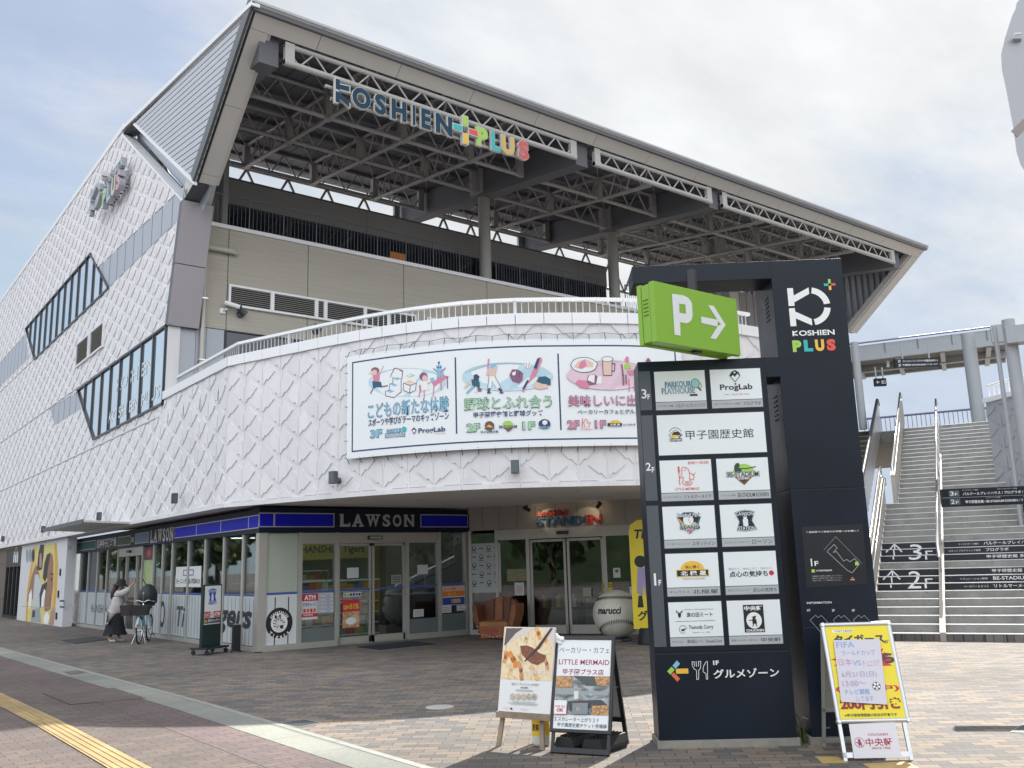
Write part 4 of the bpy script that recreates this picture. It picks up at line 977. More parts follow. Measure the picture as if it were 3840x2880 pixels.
ct = thing('counter', 'dark checkout counter with two tills behind the right panes', 'counter', (12.1, 19.8, .03))
b = MB(); b.box((11.5, 19.5, .03), (12.9, 20.1, .98), mat('counter_dark', (.03, .028, .027), .5)); b.build('cabinet', ct); b = MB(); b.box((11.45, 19.45, .98), (12.95, 20.15, 1.02), mat('counter_top', (.35, .34, .32), .4)); b.build('counter_top', ct)
for x in (11.85, 12.5):
    b = MB(); b.box((x-.1, 19.6, 1.02), (x+.1, 19.8, 1.12), FRAME); b.box((x-.17, 19.62, 1.12), (x+.17, 19.66, 1.42), mat('screen_grey', (.30, .36, .42), .3)); b.build('till', ct)

# ================================================================== SPORTS SHOP under the overhang
A9 = V((12.93, 18.52, 0)); ang = math.radians(-58.5); E9 = V((math.cos(ang), math.sin(ang), 0)); N9 = V((E9.y, -E9.x, 0))
SHOP = thing('sports_shop', 'sports goods shop with beige panels and glass sliding doors under the overhang', 'shop', A9)
def s9(x, y): q = PN(x, y, A9, N9); return ((q-A9).dot(E9), q.z)
mp9 = planar(A9, E9, ZU, N9)
def b9(mb, u0, u1, z0, z1, w0, w1, m): mb.obox(A9+E9*((u0+u1)/2)+N9*((w0+w1)/2)+ZU*((z0+z1)/2), E9, N9, ZU, u1-u0, abs(w1-w0), z1-z0, m)
LW9 = 5.6
b = MB(); BEI = mat('shop_beige_panel', (.36, .34, .32), .6, var=.03)
xs = [0, .36, .80, 1.27, 1.75, 2.25, 2.78, 3.35, 3.95, 4.6, LW9]
for a, c in zip(xs, xs[1:]): b9(b, a+.005, c-.005, 2.47, ZB, -.2, 0, BEI)
b9(b, 0, LW9, 2.47, ZB, -.21, -.01, DARKM); b.build('sign_wall', SHOP)
b = MB(); b9(b, .72, LW9, 2.22, 2.465, -.12, .03, ALU); b9(b, 2.28, 2.56, 2.30, 2.38, .03, .09, FRAME); b.build('header', SHOP)
for u in (.02, .72, 1.52, 3.42, 4.35, 5.5): b = MB(); b9(b, u-.04, u+.04, .006, 2.465 if u < 1 else 2.22, -.06, .035, ALU); b.build('post', SHOP)
for a, c in ((.06, .68), (.76, 1.48), (3.46, 4.31), (4.39, 5.46)): b = MB(); b9(b, a, c, .12, 2.4 if a < .5 else 2.22, -.012, 0, SHOPG); b.build('pane', SHOP)
for a, c in ((1.56, 2.46), (2.49, 3.38)):
    g = MB(); b9(g, a+.04, c-.04, .2, 2.15, -.05, -.04, SHOPG); d = g.build('door', SHOP); f = MB()
    for k in (a, c-.06): b9(f, k, k+.06, .02, 2.2, -.07, -.02, ALU)
    b9(f, a, c, .02, .22, -.07, -.02, ALU); b9(f, a, c, 2.14, 2.2, -.07, -.02, ALU); f.build('door_frame', d)
for a, c in ((0, 1.52), (3.42, LW9)): b = MB(); b9(b, a, c, .006, .12, -.08, .03, ALU); b.build('sill', SHOP)
b = MB()
for q in ((mp9(0, .02, -3.2), mp9(0, .02, -.1), mp9(0, 2.9, -.1), mp9(0, 2.9, -3.2)), (mp9(0, .02, -3.2), mp9(LW9, .02, -3.2), mp9(LW9, .02, -.1), mp9(0, .02, -.1)), (mp9(0, .02, -3.2), mp9(LW9, .02, -3.2), mp9(LW9, 2.9, -3.2), mp9(0, 2.9, -3.2)), (mp9(LW9, .02, -3.2), mp9(LW9, .02, -.1), mp9(LW9, 2.9, -.1), mp9(LW9, 2.9, -3.2)), (mp9(0, 2.9, -3.2), mp9(LW9, 2.9, -3.2), mp9(LW9, 2.9, -.1), mp9(0, 2.9, -.1))): b.quad(*q, mat('shop_dark_room', (.045, .042, .04), .8))
b.build('shop_room', SHOP)
r = random.Random(5)
for i, (u, d, h, lab) in enumerate(((1.9, 1.2, .95, 'low table of gloves behind the left door of the sports shop'), (3.0, 1.6, 1.1, 'display table behind the right door of the sports shop'), (4.2, .9, 1.3, 'display rack behind the right hand panes of the sports shop'))):
    t = thing('display_table', lab, 'display', mp9(u, 0, -d)); b = MB(); b9(b, u-.5, u+.5, .02, h*.6, -d-.3, -d+.3, mat('wood_cabinet', (.10, .06, .04), .6)); b.build('cabinet', t)
    b = MB()
    for k in range(12): b9(b, u-.48+k*.08, u-.42+k*.08, h*.6, h*.6+r.uniform(.06, .35), -d-.2, -d+r.uniform(0, .25), r.choice(GOODS+[mat('glove_leather', (.25, .13, .06), .6)]))
    o_ = b.build('goods', t); o_['kind'] = 'stuff'
# raised shop sign
sg = thing('shop_sign', 'blue and red raised letters on the beige shop wall', 'sign', mp9(2.1, 2.6, .02))
SB = mat('letter_blue', (.02, .10, .22), .45); SR = mat('letter_red', (.34, .035, .03), .45)
def s9z(X, Y): return s9(1700+.3918*X, 1800+.3918*Y)
u0, v0 = s9z(805, 440); u1, v1 = s9z(1255, 335); v0, v1 = 2.50, 2.72
b = MB(); P = Pnl(b, mp9, .05, .0008)
b9(b, u0, u0+.02, v0+.05, v0+.1, 0, .05, FRAME)
vs, fs = weld(*glyphs('STAND', .03)); solid(b, fit(vs, u0, v0, u1, v1), fs, mp9, .05, SB, SB); b.build('lettering', sg, label='blue letters STAND')
b = MB(); ua, ub = s9z(1275, 420)[0], s9z(1430, 420)[0]; P = Pnl(b, mp9, .05, .0008); vs, fs = weld(*glyphs('IN', .03)); solid(b, fit(vs, ua, v0+.01, ub, v1+.01), fs, mp9, .05, SR, SR); b.build('lettering', sg, label='red letters IN')
b = MB(); vs, fs = weld(*glyphs('Baseball Park', .015, .3)); solid(b, fit(vs, u0, 2.745, s9z(1110, 335)[0], 2.88), fs, mp9, .07, mat('letter_coral', (.50, .07, .05), .45), SR); b.build('lettering', sg, label='small slanting red script above')
lampm = mat('lit_bulb', (1, .80, .50), .5, emit=14)
for (X, Y, dx, lab) in ((765, 265, .10, 'small black spotlight with a lit bulb left of the raised shop sign'), (1440, 225, -.10, 'small black spotlight right of the raised shop sign')):
    u, v = s9z(X, Y); p = mp9(u, ZB-.02, .45); t = thing('spotlight', lab, 'spotlight', p, 'spotlights at the shop sign')
    b = MB(); b.tube([p, p-ZU*.10], .02, FRAME, 8); b.build('stem', t); aim = (mp9(u+dx*3.5, 2.66, .0)-(p-ZU*.12)).normalized()
    b = MB(); b.tube([p-ZU*.10-aim*.10, p-ZU*.10+aim*.08], .045, FRAME, 14); b.build('lamp_head', t)
    b = MB(); b.lathe(p-ZU*.10+aim*.083, [(.0, 0), (.034, 0)], lampm, 14, ax=aim); b.build('bulb', t)
    l = bpy.data.lights.new('spotlight_beam', 'SPOT'); l.energy = 3; l.spot_size = math.radians(55); l.color = (1, .76, .48); l.shadow_soft_size = .03
    lo = bpy.data.objects.new('spotlight_beam', l); COL.objects.link(lo); lo.location = p-ZU*.10+aim*.10; lo.rotation_euler = (-aim).to_track_quat('Z', 'Y').to_euler()
# roll blind printed with shop crests, taped notices
def crest(P, u, v, s):
    P.disc(u, v, s*.5, s*.55, mat('crest_grey', (.07, .08, .09), .5), 12); P.disc(u, v+.1*s, s*.26, s*.3, PAPER, 10); P.rect(u-s*.5, v-s*.85, u+s*.5, v-s*.7, MATS['crest_grey'])
def blind(P, u, v, w, h):
    for j in range(5):
        for i in range(4):
            c = (u+w*(.14+i*.24), v+h*(.90-j*.175))
            if (i+j) % 2 == 0: crest(P, c[0], c[1], .11)
            else: P.rect(c[0]-.055, c[1]-.012, c[0]+.055, c[1]+.012, MATS['crest_grey'])
u0, v0 = s9z(168, 1080); u1, v1 = s9z(450, 600)
poster('roll_blind', 'white blind printed with rows of small dark crests in the shop window', A9, E9, N9, u0, v0, u1, v1, mat('blind_white', (.48, .51, .52), .6), blind, 'blind', th=.02)
def pz(name, lab, X0, Y0, X1, Y1, m, fn=lambda P, u, v, w, h: None, cat='poster'):
    (a, c), (d, e) = s9z(X0, Y1), s9z(X1, Y0); return poster(name, lab, A9+N9*.004, E9, N9, a, c, d, e, m, fn, cat)
pz('poster', 'yellowish team photo on the glass right of the printed blind', 517, 850, 697, 968, picture('team_photo', [(.05, .06, .04), (.30, .26, .08), (.15, .16, .10), (.4, .38, .25)], 14))
pz('notice', 'white notice with a dark red heading above the brown glove seat', 590, 980, 677, 1105, PAPER, lambda P, u, v, w, h: [P.rect(u+w*.2, v+h*(.2+.09*i), u+w*.8, v+h*(.23+.09*i), CRED) for i in range(7)], 'notice')
pz('poster', 'small yellow poster above the giant baseball', 1432, 980, 1520, 1080, mat('poster_yellow', (.62, .50, .03), .5), lambda P, u, v, w, h: (P.rect(u, v+h*.58, u+w, v+h*.64, INK), P.text('せーんいん集合', u+w*.05, v+h*.74, u+w*.95, v+h*.9, INK, .02)))
pz('poster', 'navy and white price poster beside the yellow standing banner', 1690, 978, 1770, 1098, PAPER, lambda P, u, v, w, h: (P.rect(u, v+h*.66, u+w, v+h, mat('poster_navy', (.02, .03, .16), .5)), P.text('Premium', u+w*.08, v+h*.78, u+w*.92, v+h*.92, CRED, .02), P.text('12,000', u+w*.4, v+h*.42, u+w*.9, v+h*.55, RED, .02), P.text('24,000', u+w*.4, v+h*.2, u+w*.9, v+h*.33, RED, .02)))
pz('notice', 'small white notice with a round picture on the right hand pane', 1533, 840, 1597, 935, PAPER, lambda P, u, v, w, h: P.disc(u+w*.5, v+h*.68, w*.25, h*.17, mat('portrait_brown', (.25, .1, .06), .6)), 'notice')
pz('notice', 'pale green sheet on the right sliding door of the sports shop', 1245, 1028, 1320, 1115, mat('paper_green', (.34, .38, .28), .6), cat='notice')

# ================================================================== MURAL WALL and brown cafe at the far left
XM = 7.12
def mu(x, y): p = PX(x, y, XM); return (-p.y, p.z)
def mz(X, Y): return mu(X*.2412, 2000+Y*.2412)
MW = thing('mural_wall', 'white wall panel painted with two baseball players on a yellow arch', 'wall', (XM, 38, 0))
b = MB(); b.box((XM, 34.32, 0), (XM+.3, 42.6, 2.99), mat('mural_white', (.62, .63, .66), .5)); b.build('panel', MW)
b = MB(); P = Pnl(b, lambda u, v, w: V((XM-w, -u, v)), .002, .001)
SKIN = mat('mural_skin', (.30, .15, .10), .6); SKIN2 = mat('mural_skin_light', (.42, .25, .19), .6); MY = mat('mural_yellow', (.62, .55, .22), .6); MO = mat('mural_orange', (.62, .36, .03), .6); MG = mat('mural_grey', (.30, .33, .36), .6); HAIR = mat('mural_dark', (.03, .03, .035), .6)
def poly(pts, m): P.poly([mz(*p) for p in pts], m)
poly([(395, 1370), (420, 900), (480, 500), (535, 210), (880, 150), (905, 480), (880, 950), (855, 1170), (800, 1420), (600, 1390)], MO)
poly([(425, 1370), (450, 950), (510, 540), (560, 205), (845, 165), (855, 500), (835, 950), (815, 1180), (770, 1400), (600, 1390)], MY)
poly([(420, 1060), (450, 880), (500, 640), (560, 480), (610, 620), (640, 800), (560, 900), (520, 1020)], SKIN)
poly([(510, 1350), (520, 900), (545, 640), (600, 640), (640, 780), (620, 1000), (600, 1380)], mat('mural_shirt', (.50, .55, .58), .6))
poly([(575, 560), (600, 300), (630, 175), (690, 175), (680, 330), (655, 560), (610, 580)], HAIR); poly([(612, 520), (618, 330), (640, 300), (655, 420), (640, 540)], SKIN2)
poly([(665, 700), (690, 480), (730, 330), (790, 300), (820, 340), (835, 460), (830, 560), (830, 800), (800, 1040), (790, 1180), (720, 1220), (690, 1200), (700, 900), (740, 700)], SKIN)
poly([(665, 690), (690, 470), (730, 330), (790, 300), (770, 420), (745, 560), (735, 680), (700, 760)], HAIR)
poly([(620, 1150), (615, 950), (655, 800), (735, 750), (720, 900), (700, 1040), (660, 1160)], HAIR)
poly([(640, 1140), (650, 980), (690, 860), (712, 900), (690, 1060), (670, 1160)], PW); poly([(440, 1180), (450, 960), (490, 860), (500, 980), (480, 1150)], PW)
poly([(680, 1300), (730, 1210), (770, 1300), (745, 1410), (690, 1405)], PW); poly([(480, 1370), (500, 1180), (620, 1160), (640, 1390)], MG); poly([(500, 1310), (510, 1200), (545, 1200), (545, 1300)], HAIR)
poly([(765, 1420), (790, 1200), (860, 1170), (835, 1425)], SKIN2)
poly([(770, 640), (800, 610), (835, 630), (835, 650), (800, 640)], HAIR); poly([(790, 700), (815, 690), (820, 730), (795, 740)], HAIR); poly([(780, 1000), (800, 1000), (800, 1040), (780, 1035)], mat('mural_lip', (.22, .07, .06), .6))
for X, Y in ((425, 350), (475, 345)): P.poly([mz(X+22*math.cos(k*.52), Y+110*math.sin(k*.52)) for k in range(12)], MG)
P.poly([mz(520+22*math.cos(k*.52), 345+105*math.sin(k*.52)) for k in range(12)], HAIR)
P.text('Tigers', *mz(1055, 290), *mz(1118, 170), INK, .02, .2)
P.line([mz(935, 1050), mz(1000, 1050), mz(1000, 1150), mz(935, 1140)], .05, INK); P.line([mz(340, 1135), mz(870, 1165)], .02, MG)
b.build('mural', MW)
for X, Y in ((945, 605), (915, 945), (885, 1285)): b = MB(); u, v = mz(X, Y); b.box((XM-.04, -u-.06, v-.12), (XM, -u+.06, v+.12), FRAME); b.build('bracket', MW)
CAFE = thing('cafe_front', 'brown shopfront with a dark glazed door at the far left', 'shop', (XM, 46, 0))
BRN = mat('cafe_brown', (.13, .10, .085), .6, var=.1); DBR = mat('cafe_dark_frame', (.025, .022, .022), .5)
b = MB(); b.box((XM+.02, 46.2, 0), (XM+.4, 60, 2.95), BRN)
for z in (.75, 2.3): b.box((XM+.01, 46.2, z), (XM+.02, 60, z+.02), DBR)
b.build('wall', CAFE)
b = MB(); b.box((XM+.03, 42.6, 2.15), (XM+.4, 46.2, 2.95), DBR); P = Pnl(b, lambda u, v, w: V((XM+.03-w, -u, v)), .002, .001)
for X in (205, 232, 258): u, v = mz(X, 395); P.rect(u-.12, v-.16, u+.12, v+.16, PW); P.disc(u, v+.22, .09, .09, PW, 10)
P.arc(mz(235, 320)[0], mz(235, 330)[1], .3, .05, PW, 30, 150); b.build('sign_board', CAFE)
b = MB()
for y in (42.65, 43.5, 44.4, 45.3, 46.15): b.box((XM+.02, y-.07, 0), (XM+.2, y+.07, 2.15), DBR)
b.box((XM+.02, 42.6, 0), (XM+.2, 46.2, .12), DBR); b.build('door_frame', CAFE)
b = MB(); b.box((XM+.1, 42.6, .1), (XM+.11, 46.2, 2.15), DKG); b.build('door', CAFE)

# ================================================================== SIGNS ON THE BUILDING
WRIM = mat('letter_rim_white', (.62, .62, .60), .4); LNAVY = mat('letter_navy', (.006, .042, .085), .45, spec=.3)
SIGN = thing('roof_sign', 'large raised letters in navy, green, teal, yellow and red hung under the roof edge', 'sign', (13.5, 18.35, 13.2))
YR = 18.42
def rz2(x, y): p = PY(x, y, YR); return (p.x, p.z)
def r2(X, Y): return rz2(900+.5425*X, .5425*Y)
mpr = lambda u, v, w: V((u, YR-w, v))
z1, z0 = r2(645, 556)[1], r2(640, 712)[1]
zs = [r2(645, 556), r2(630, 712), r2(1985, 985), r2(1985, 1125)]
LZ0 = (z0+zs[3][1])/2; LZ1 = (z1+zs[2][1])/2
lt = [('O', 752, 900), ('S', 908, 1006), ('H', 1024, 1146), ('I', 1170, 1207), ('E', 1230, 1314), ('N', 1330, 1463)]
lt2 = [('P', 1615, 1706, GRN), ('L', 1716, 1790, TEAL), ('U', 1788, 1890, mat('logo_sand', (.62, .42, .12), .45)), ('S', 1902, 1990, mat('logo_rose', (.56, .10, .10), .45))]
def rx(X): return r2(X, 560+(X-640)*.32+70)[0]
def rletter(t, a, c, m):
    b = MB(); solid_text(b, t, mpr, rx(a)+.05, LZ0+.03, rx(c)-.03, LZ1-.03, .085, m, WRIM, .05, WRIM, .022); b.build('lettering', SIGN)
for t, a, c in lt: rletter(t, a, c, LNAVY)
for t, a, c, m in lt2: rletter(t, a, c, m)
b = MB(); ux0, ux1 = rx(640), rx(745); hz = LZ1-LZ0
def rk(u, v): return (ux0+(ux1-ux0)*u, LZ0+hz*v)
for grow, m, d in ((.05, WRIM, .081), (.0, LNAVY, .089)):
    for pg in ([(.1, .56), (.36, .56), (.36, .60), (1, .62), (1, .84), (.36, .80), (.36, 1), (.1, 1)], [(.1, .0), (.36, .0), (.36, .22), (1.0, -.06), (1.0, .16), (.36, .46), (.1, .46)]):
        cx_, cy_ = sum(p[0] for p in pg)/len(pg), sum(p[1] for p in pg)/len(pg)
        q = [rk(x+(.07 if x > cx_ else -.07)*(grow > 0), y+(.045 if y > cy_ else -.045)*(grow > 0)) for x, y in pg]
        b.prism([mpr(x, y, 0 if grow else d-.01) for x, y in q], (0, -(d if grow else .01), 0), m)
b.build('lettering', SIGN)
b = MB(); cxp, czp = rx(1542), (LZ0+LZ1)/2+.03; s_ = hz*.5
for dx, dy, m in ((0, 1, GRN), (-1, 0, TEAL), (1, 0, CRED), (0, -1, YEL)):
    lx, ly = (.20, .32) if dx == 0 else (.32, .20)
    c_ = V((cxp+dx*.255, YR-.06, czp+dy*.255)); b.obox(c_, V((1, 0, 0)), V((0, 1, 0)), ZU, lx, .12, ly, WRIM); b.obox(c_-V((0, .065, 0)), V((1, 0, 0)), V((0, 1, 0)), ZU, lx-.05, .012, ly-.05, m)
b.build('plus_mark', SIGN)
b = MB(); b.tube([(rx(600), YR+.1, LZ0+hz*.72), (rx(1990), YR+.1, LZ0+hz*.72)], .045, STEELW, 8); b.tube([(rx(640), YR+.1, LZ0+hz*.25), (rx(1985), YR+.1, LZ0+hz*.25)], .045, STEELW, 8)
k = rx(700)
while k < rx(1990): b.tube([(k, YR+.1, LZ0+hz*.2), (k, YR+.3, LZ1+.2)], .03, STEELW, 6); k += 1.1
b.build('sign_rail', SIGN)
# smaller raised logo on the left wall
LS = thing('wall_sign', 'raised ring logo and pastel letters on the embossed left wall', 'sign', (6.6, 33, 14.2))
XQ = 6.42
def lq(X, Y): p = PX(200+.211*X, 550+.211*Y, XQ); return (-p.y, p.z)
mpl = lambda u, v, w: V((XL-w, u*-1, v))
uA, vA = lq(745, 1085); uB, vB = lq(1050, 500); uK, vK = lq(572, 1230); uK2, vK2 = lq(752, 640)
uP1 = lq(1075, 620)[0]; pw_ = (uP1-uA)/4; pv = vA; ph = 1.0*(lq(780, 760)[1]-lq(760, 1085)[1]); hK = lq(700, 640)[1]-lq(600, 1190)[1]; uK = lq(572, 1180)[0]; wK = (lq(752, 800)[0]-uK)*1.05; vK = lq(600, 1190)[1]
PAST = [mat('pastel_%s' % n, c, .5) for n, c in (('green', (.42, .58, .34)), ('blue', (.30, .48, .55)), ('sand', (.60, .54, .38)), ('rose', (.55, .33, .35)))]
PGR = mat('logo_grey_face', (.34, .38, .42), .45)
b = MB()
for pg in klogo(): b.prism([mpl(uK+wK*x, vK+hK*y, .30) for x, y in pg], (-.14, 0, 0), PGR, GREYM)
b.build('logo', LS)
for i, (c, m) in enumerate(zip('PLUS', PAST)):
    b = MB(); solid_text(b, c, lambda u, v, w: mpl(u, v, .18+w), uA+i*pw_, pv, uA+i*pw_+pw_*.82, pv+ph, .18, m, GREYM, .05); b.build('lettering', LS)
for i, c in enumerate('KOSHIEN'):
    b = MB(); solid_text(b, c, lambda u, v, w: mpl(u, v, .18+w), uA+i*pw_*.57, pv+ph*1.12, uA+i*pw_*.57+pw_*.46, pv+ph*1.55, .15, PGR, GREYM, .04); b.build('lettering', LS)
b = MB(); ps_ = hK*.10
for dx, dy in ((0, 1), (-1, 0), (1, 0), (0, -1)): b.obox(V((XL-.32, -(uK+wK*1.05+dx*ps_), vK+hK+.05+dy*ps_)), V((1, 0, 0)), V((0, 1, 0)), ZU, .22, ps_ if dx == 0 else ps_*1.2, ps_ if dy == 0 else ps_*1.2, WRIM)
b.build('plus_mark', LS)
b = MB()
for k in range(8): b.box((XL-.22, -(uA+k*pw_*.5)-.02, pv+ph*.3), (XL, -(uA+k*pw_*.5)+.02, pv+ph*.36), DARKM)
b.build('sign_rail', LS)
# banner on the curved wall
def dm(x, y, off=.14):
    d = ray(x, y); b_ = math.atan2(d.x, d.y); prev = None
    for i in range(0, 701):
        s = SL*i/700; p, n = dpos(s); q = p+n*off; v = math.atan2(q.x, q.y)-b_
        if prev is not None and prev[1]*v <= 0 and abs(v) < .3:
            return s, 1.65+d.z/math.hypot(d.x, d.y)*math.hypot(q.x, q.y)
        prev = (s, v)
    return SL, 3
def bmap(u, v, w): p, n = dpos(u); return p+n*(.14+w)+ZU*v
def bz(X, Y): return dm(1250+.5425*X, 1250+.5425*Y)
BN = thing('banner', 'wide white banner with three illustrated panels tied to the curved wall', 'banner', dpos(SL*.5)[0]+ZU*4.2)
s0, zt0 = bz(95, 140); s_1, zb0 = bz(95, 865); sR = dm(2552, 1330)[0]
zT = 5.78; zBt = zb0
zT = (zt0+dm(1900, 1288)[1])/2; zBt = (zb0+dm(2380, 1672)[1])/2
BW = mat('banner_cloth', (.80, .84, .87), .55, var=.015, vscale=1.5); BNV = mat('banner_navy', (.02, .05, .13), .5)
b = MB(); P = Pnl(b, bmap, 0, .0008); P.rect(s0, zBt, sR, zT, BW, 40); P.w = -.012; P.rect(s0, zBt, sR, zT, BW, 40); cloth = b.build('cloth', BN)
b = MB(); P = Pnl(b, bmap, .002, .0003)
m_ = .12; t_ = .028
for (a, c, d, e) in ((s0+m_, zT-m_-t_, sR-m_, zT-m_), (s0+m_, zBt+m_, sR-m_, zBt+m_+t_)): P.rect(a, c, d, e, BNV, 30)
for u in (s0+m_, sR-m_-t_): P.rect(u, zBt+m_, u+t_, zT-m_, BNV)
for X, Y0, Y1 in ((842, 190, 695), (1562, 160, 670)): u = bz(X, 400)[0]; P.rect(u-.014, zBt+.30, u+.014, zT-.28, BNV)
b.build('border', cloth)
b = MB(); P = Pnl(b, bmap, .003, .00016)
LB = mat('print_pale_blue', (.48, .66, .76), .5); SKB = mat('print_sky_blue', (.22, .50, .68), .5); PNK = mat('print_pink', (.66, .22, .34), .5); PPK = mat('print_pale_pink', (.72, .54, .62), .5); PGN = mat('print_mint', (.36, .64, .38), .5); PLM = mat('print_plum', (.24, .10, .18), .5); PFL = mat('print_flesh', (.74, .52, .44), .5); PTL = mat('print_dark_teal', (.015, .10, .16), .5)
def zp(pts, m): P.poly([bz(*p) for p in pts], m)
def zl(pts, t, m=BNV, close=False): P.line([bz(*p) for p in pts], t, m, close)
def zd(X, Y, rx_, ry_, m, n=20): P.poly([bz(X+rx_*math.cos(2*math.pi*k/n), Y+ry_*math.sin(2*math.pi*k/n)) for k in range(n)], m)
def zt_(s, X0, Y1, X1, Y0, m, bold=.02, pad=0, mo=None):
    a = bz(X0, Y1); c = bz(X1, Y0); c0 = bz(X0, Y0); a1 = bz(X1, Y1)
    v0_ = (a[1]+a1[1])/2; v1_ = (c[1]+c0[1])/2
    if mo: P.text(s, a[0]-.010, v0_-.010, c[0]+.010, v1_+.010, mo, bold+.014)
    P.text(s, a[0], v0_, c[0], v1_, m, bold)
# panel 1: children at play
zd(510, 340, 270, 100, LB, 28)
zl([(300, 320), (290, 245)], .05, PNK); zl([(320, 275), (345, 230)], .03, PFL); zl([(280, 290), (245, 275)], .03, PFL); zd(287, 258, 28, 24, PLM); zd(282, 270, 20, 18, PFL); zp([(275, 290), (320, 272), (315, 335), (275, 330)], PNK); zp([(265, 330), (325, 335), (335, 375), (300, 372), (270, 385)], PTL); zl([(330, 370), (370, 362)], .025, PLM); zl([(270, 382), (255, 415)], .025, PLM)
zp([(357, 400), (385, 395), (385, 350), (415, 345), (415, 310), (468, 310), (468, 400), (420, 440), (357, 432)], PW); zl([(357, 400), (385, 395), (385, 350), (412, 345), (412, 308), (468, 312), (468, 405), (415, 445), (357, 432)], .012, BNV, True)
for q in ([(360, 398), (385, 388), (420, 400), (395, 412)], [(385, 352), (410, 345), (445, 357), (420, 368)], [(412, 310), (440, 303), (468, 313), (440, 325)]): zp(q, SKB)
zp([(390, 300), (425, 245), (475, 260), (470, 312), (415, 306)], PW); zp([(410, 247), (430, 238), (477, 256), (470, 268)], PNK); zl([(390, 300), (420, 240), (477, 258), (470, 312)], .012)
zp([(485, 320), (525, 280), (570, 300), (570, 400), (525, 415), (483, 395)], PW); zp([(500, 295), (535, 280), (565, 292), (530, 308)], PGN); zp([(485, 345), (525, 325), (568, 345), (528, 362)], PFL); zl([(485, 345), (528, 362), (568, 345), (568, 395), (525, 412), (485, 395)], .012, BNV, True); zl([(528, 362), (526, 412)], .012)
zp([(680, 345), (750, 285), (795, 300), (690, 370)], PNK); zl([(690, 370), (690, 435)], .02, PNK); zl([(787, 300), (787, 378)], .02, PLM); zl([(740, 340), (745, 390)], .02, PNK)
zd(622, 300, 28, 30, PLM); zd(630, 310, 18, 20, PFL); zp([(600, 330), (650, 330), (660, 390), (605, 400)], PW); zp([(588, 360), (602, 355), (610, 405), (595, 410)], PNK); zl([(595, 405), (590, 440)], .02, PNK); zl([(625, 395), (628, 445)], .02, PNK); zl([(650, 345), (690, 330)], .025, PFL); zp([(668, 310), (690, 305), (698, 335), (675, 340)], SKB)
zp([(712, 255), (755, 250), (758, 288), (714, 292)], SKB); zp([(710, 222), (748, 220), (748, 246), (712, 248)], SKB); zd(729, 203, 7, 8, BNV, 10); zl([(729, 222), (729, 205)], .01); zl([(712, 262), (690, 245)], .014, BNV); zl([(756, 260), (772, 240)], .014, BNV); zd(740, 268, 9, 8, PNK, 10); zl([(722, 292), (718, 306)], .03, SKB); zl([(747, 290), (752, 304)], .03, SKB); zd(722, 236, 5, 5, BNV, 8); zd(738, 235, 5, 5, BNV, 8)
zt_('こどもの新たな体験', 240, 565, 795, 462, SKB, .006, 0, BNV); zt_('スポーツや学びがテーマのキッズゾーン', 240, 622, 795, 568, BNV, .02)
zt_('3F', 255, 720, 332, 668, SKB, .03, 0, BNV); zt_('PARKOUR', 370, 690, 470, 662, SKB, .03, 0, BNV); zt_('PLAYHOUSE', 360, 716, 490, 688, LB, .03, 0, BNV); zd(487, 662, 15, 18, TEAL, 12); zt_('ProgLab', 587, 695, 772, 650, BNV, .02)
zp([(555, 650), (575, 668), (556, 700), (535, 670)], BNV); zp([(556, 665), (566, 672), (556, 690), (546, 676)], PW); zt_('プログラボ', 705, 697, 770, 688, PNK, .01)
# panel 2: baseball
zd(1200, 300, 315, 98, LB, 28)
zd(985, 305, 20, 22, BNV); zp([(945, 320), (1000, 315), (1010, 370), (960, 375)], PTL); zl([(950, 330), (908, 375)], .035, PFL); zl([(1000, 345), (1005, 395)], .04, PTL); zl([(960, 370), (925, 410)], .04, SKB); zl([(980, 375), (985, 405)], .03, PW); zd(1008, 392, 14, 12, PLM)
zl([(1068, 245), (1074, 180)], .025, PNK); zd(1103, 240, 25, 26, PFL); zp([(1080, 238), (1098, 212), (1120, 218), (1130, 232), (1105, 235), (1100, 248)], SKB); zp([(1065, 255), (1118, 262), (1112, 300), (1075, 300)], PFL); zp([(1075, 298), (1115, 298), (1140, 345), (1158, 395), (1138, 398), (1095, 330), (1085, 395), (1065, 395), (1065, 340)], PW); zl([(1075, 300), (1065, 395)], .01); zl([(1112, 298), (1160, 395)], .01); zl([(1074, 385), (1072, 405)], .04, BNV); zl([(1145, 385), (1155, 400)], .04, BNV); zl([(1060, 412), (1082, 412)], .02, BNV); zl([(1150, 412), (1170, 412)], .02, BNV); zl([(1065, 255), (1060, 285), (1085, 285)], .025, PFL)
zp([(1215, 290), (1235, 250), (1275, 252), (1310, 275), (1305, 325), (1280, 345), (1235, 335)], PLM); zl([(1260, 255), (1262, 290)], .01); zl([(1285, 260), (1282, 300)], .01); zp([(1232, 272), (1258, 262), (1256, 290), (1235, 292)], PW)
zd(1339, 220, 22, 22, PW); zl([(1328, 204), (1334, 222), (1330, 236)], .008); zl([(1350, 204), (1346, 222), (1350, 236)], .008)
zp([(1310, 408), (1298, 395), (1350, 325), (1405, 175), (1430, 166), (1440, 185), (1395, 290), (1340, 350)], PNK); zp([(1405, 175), (1425, 168), (1400, 250), (1380, 240)], BNV); zp([(1312, 395), (1335, 350), (1350, 330), (1335, 322), (1305, 380)], BNV)
zp([(1398, 335), (1420, 302), (1460, 298), (1495, 318), (1498, 360), (1440, 350)], PTL); zp([(1375, 360), (1400, 335), (1470, 355), (1480, 380), (1420, 388), (1385, 378)], PFL)
zt_('野球とふれ合う', 905, 525, 1505, 440, PGN, .008, 0, BNV); zt_('甲子園歴史館と野球グッズ', 968, 578, 1445, 538, BNV, .02)
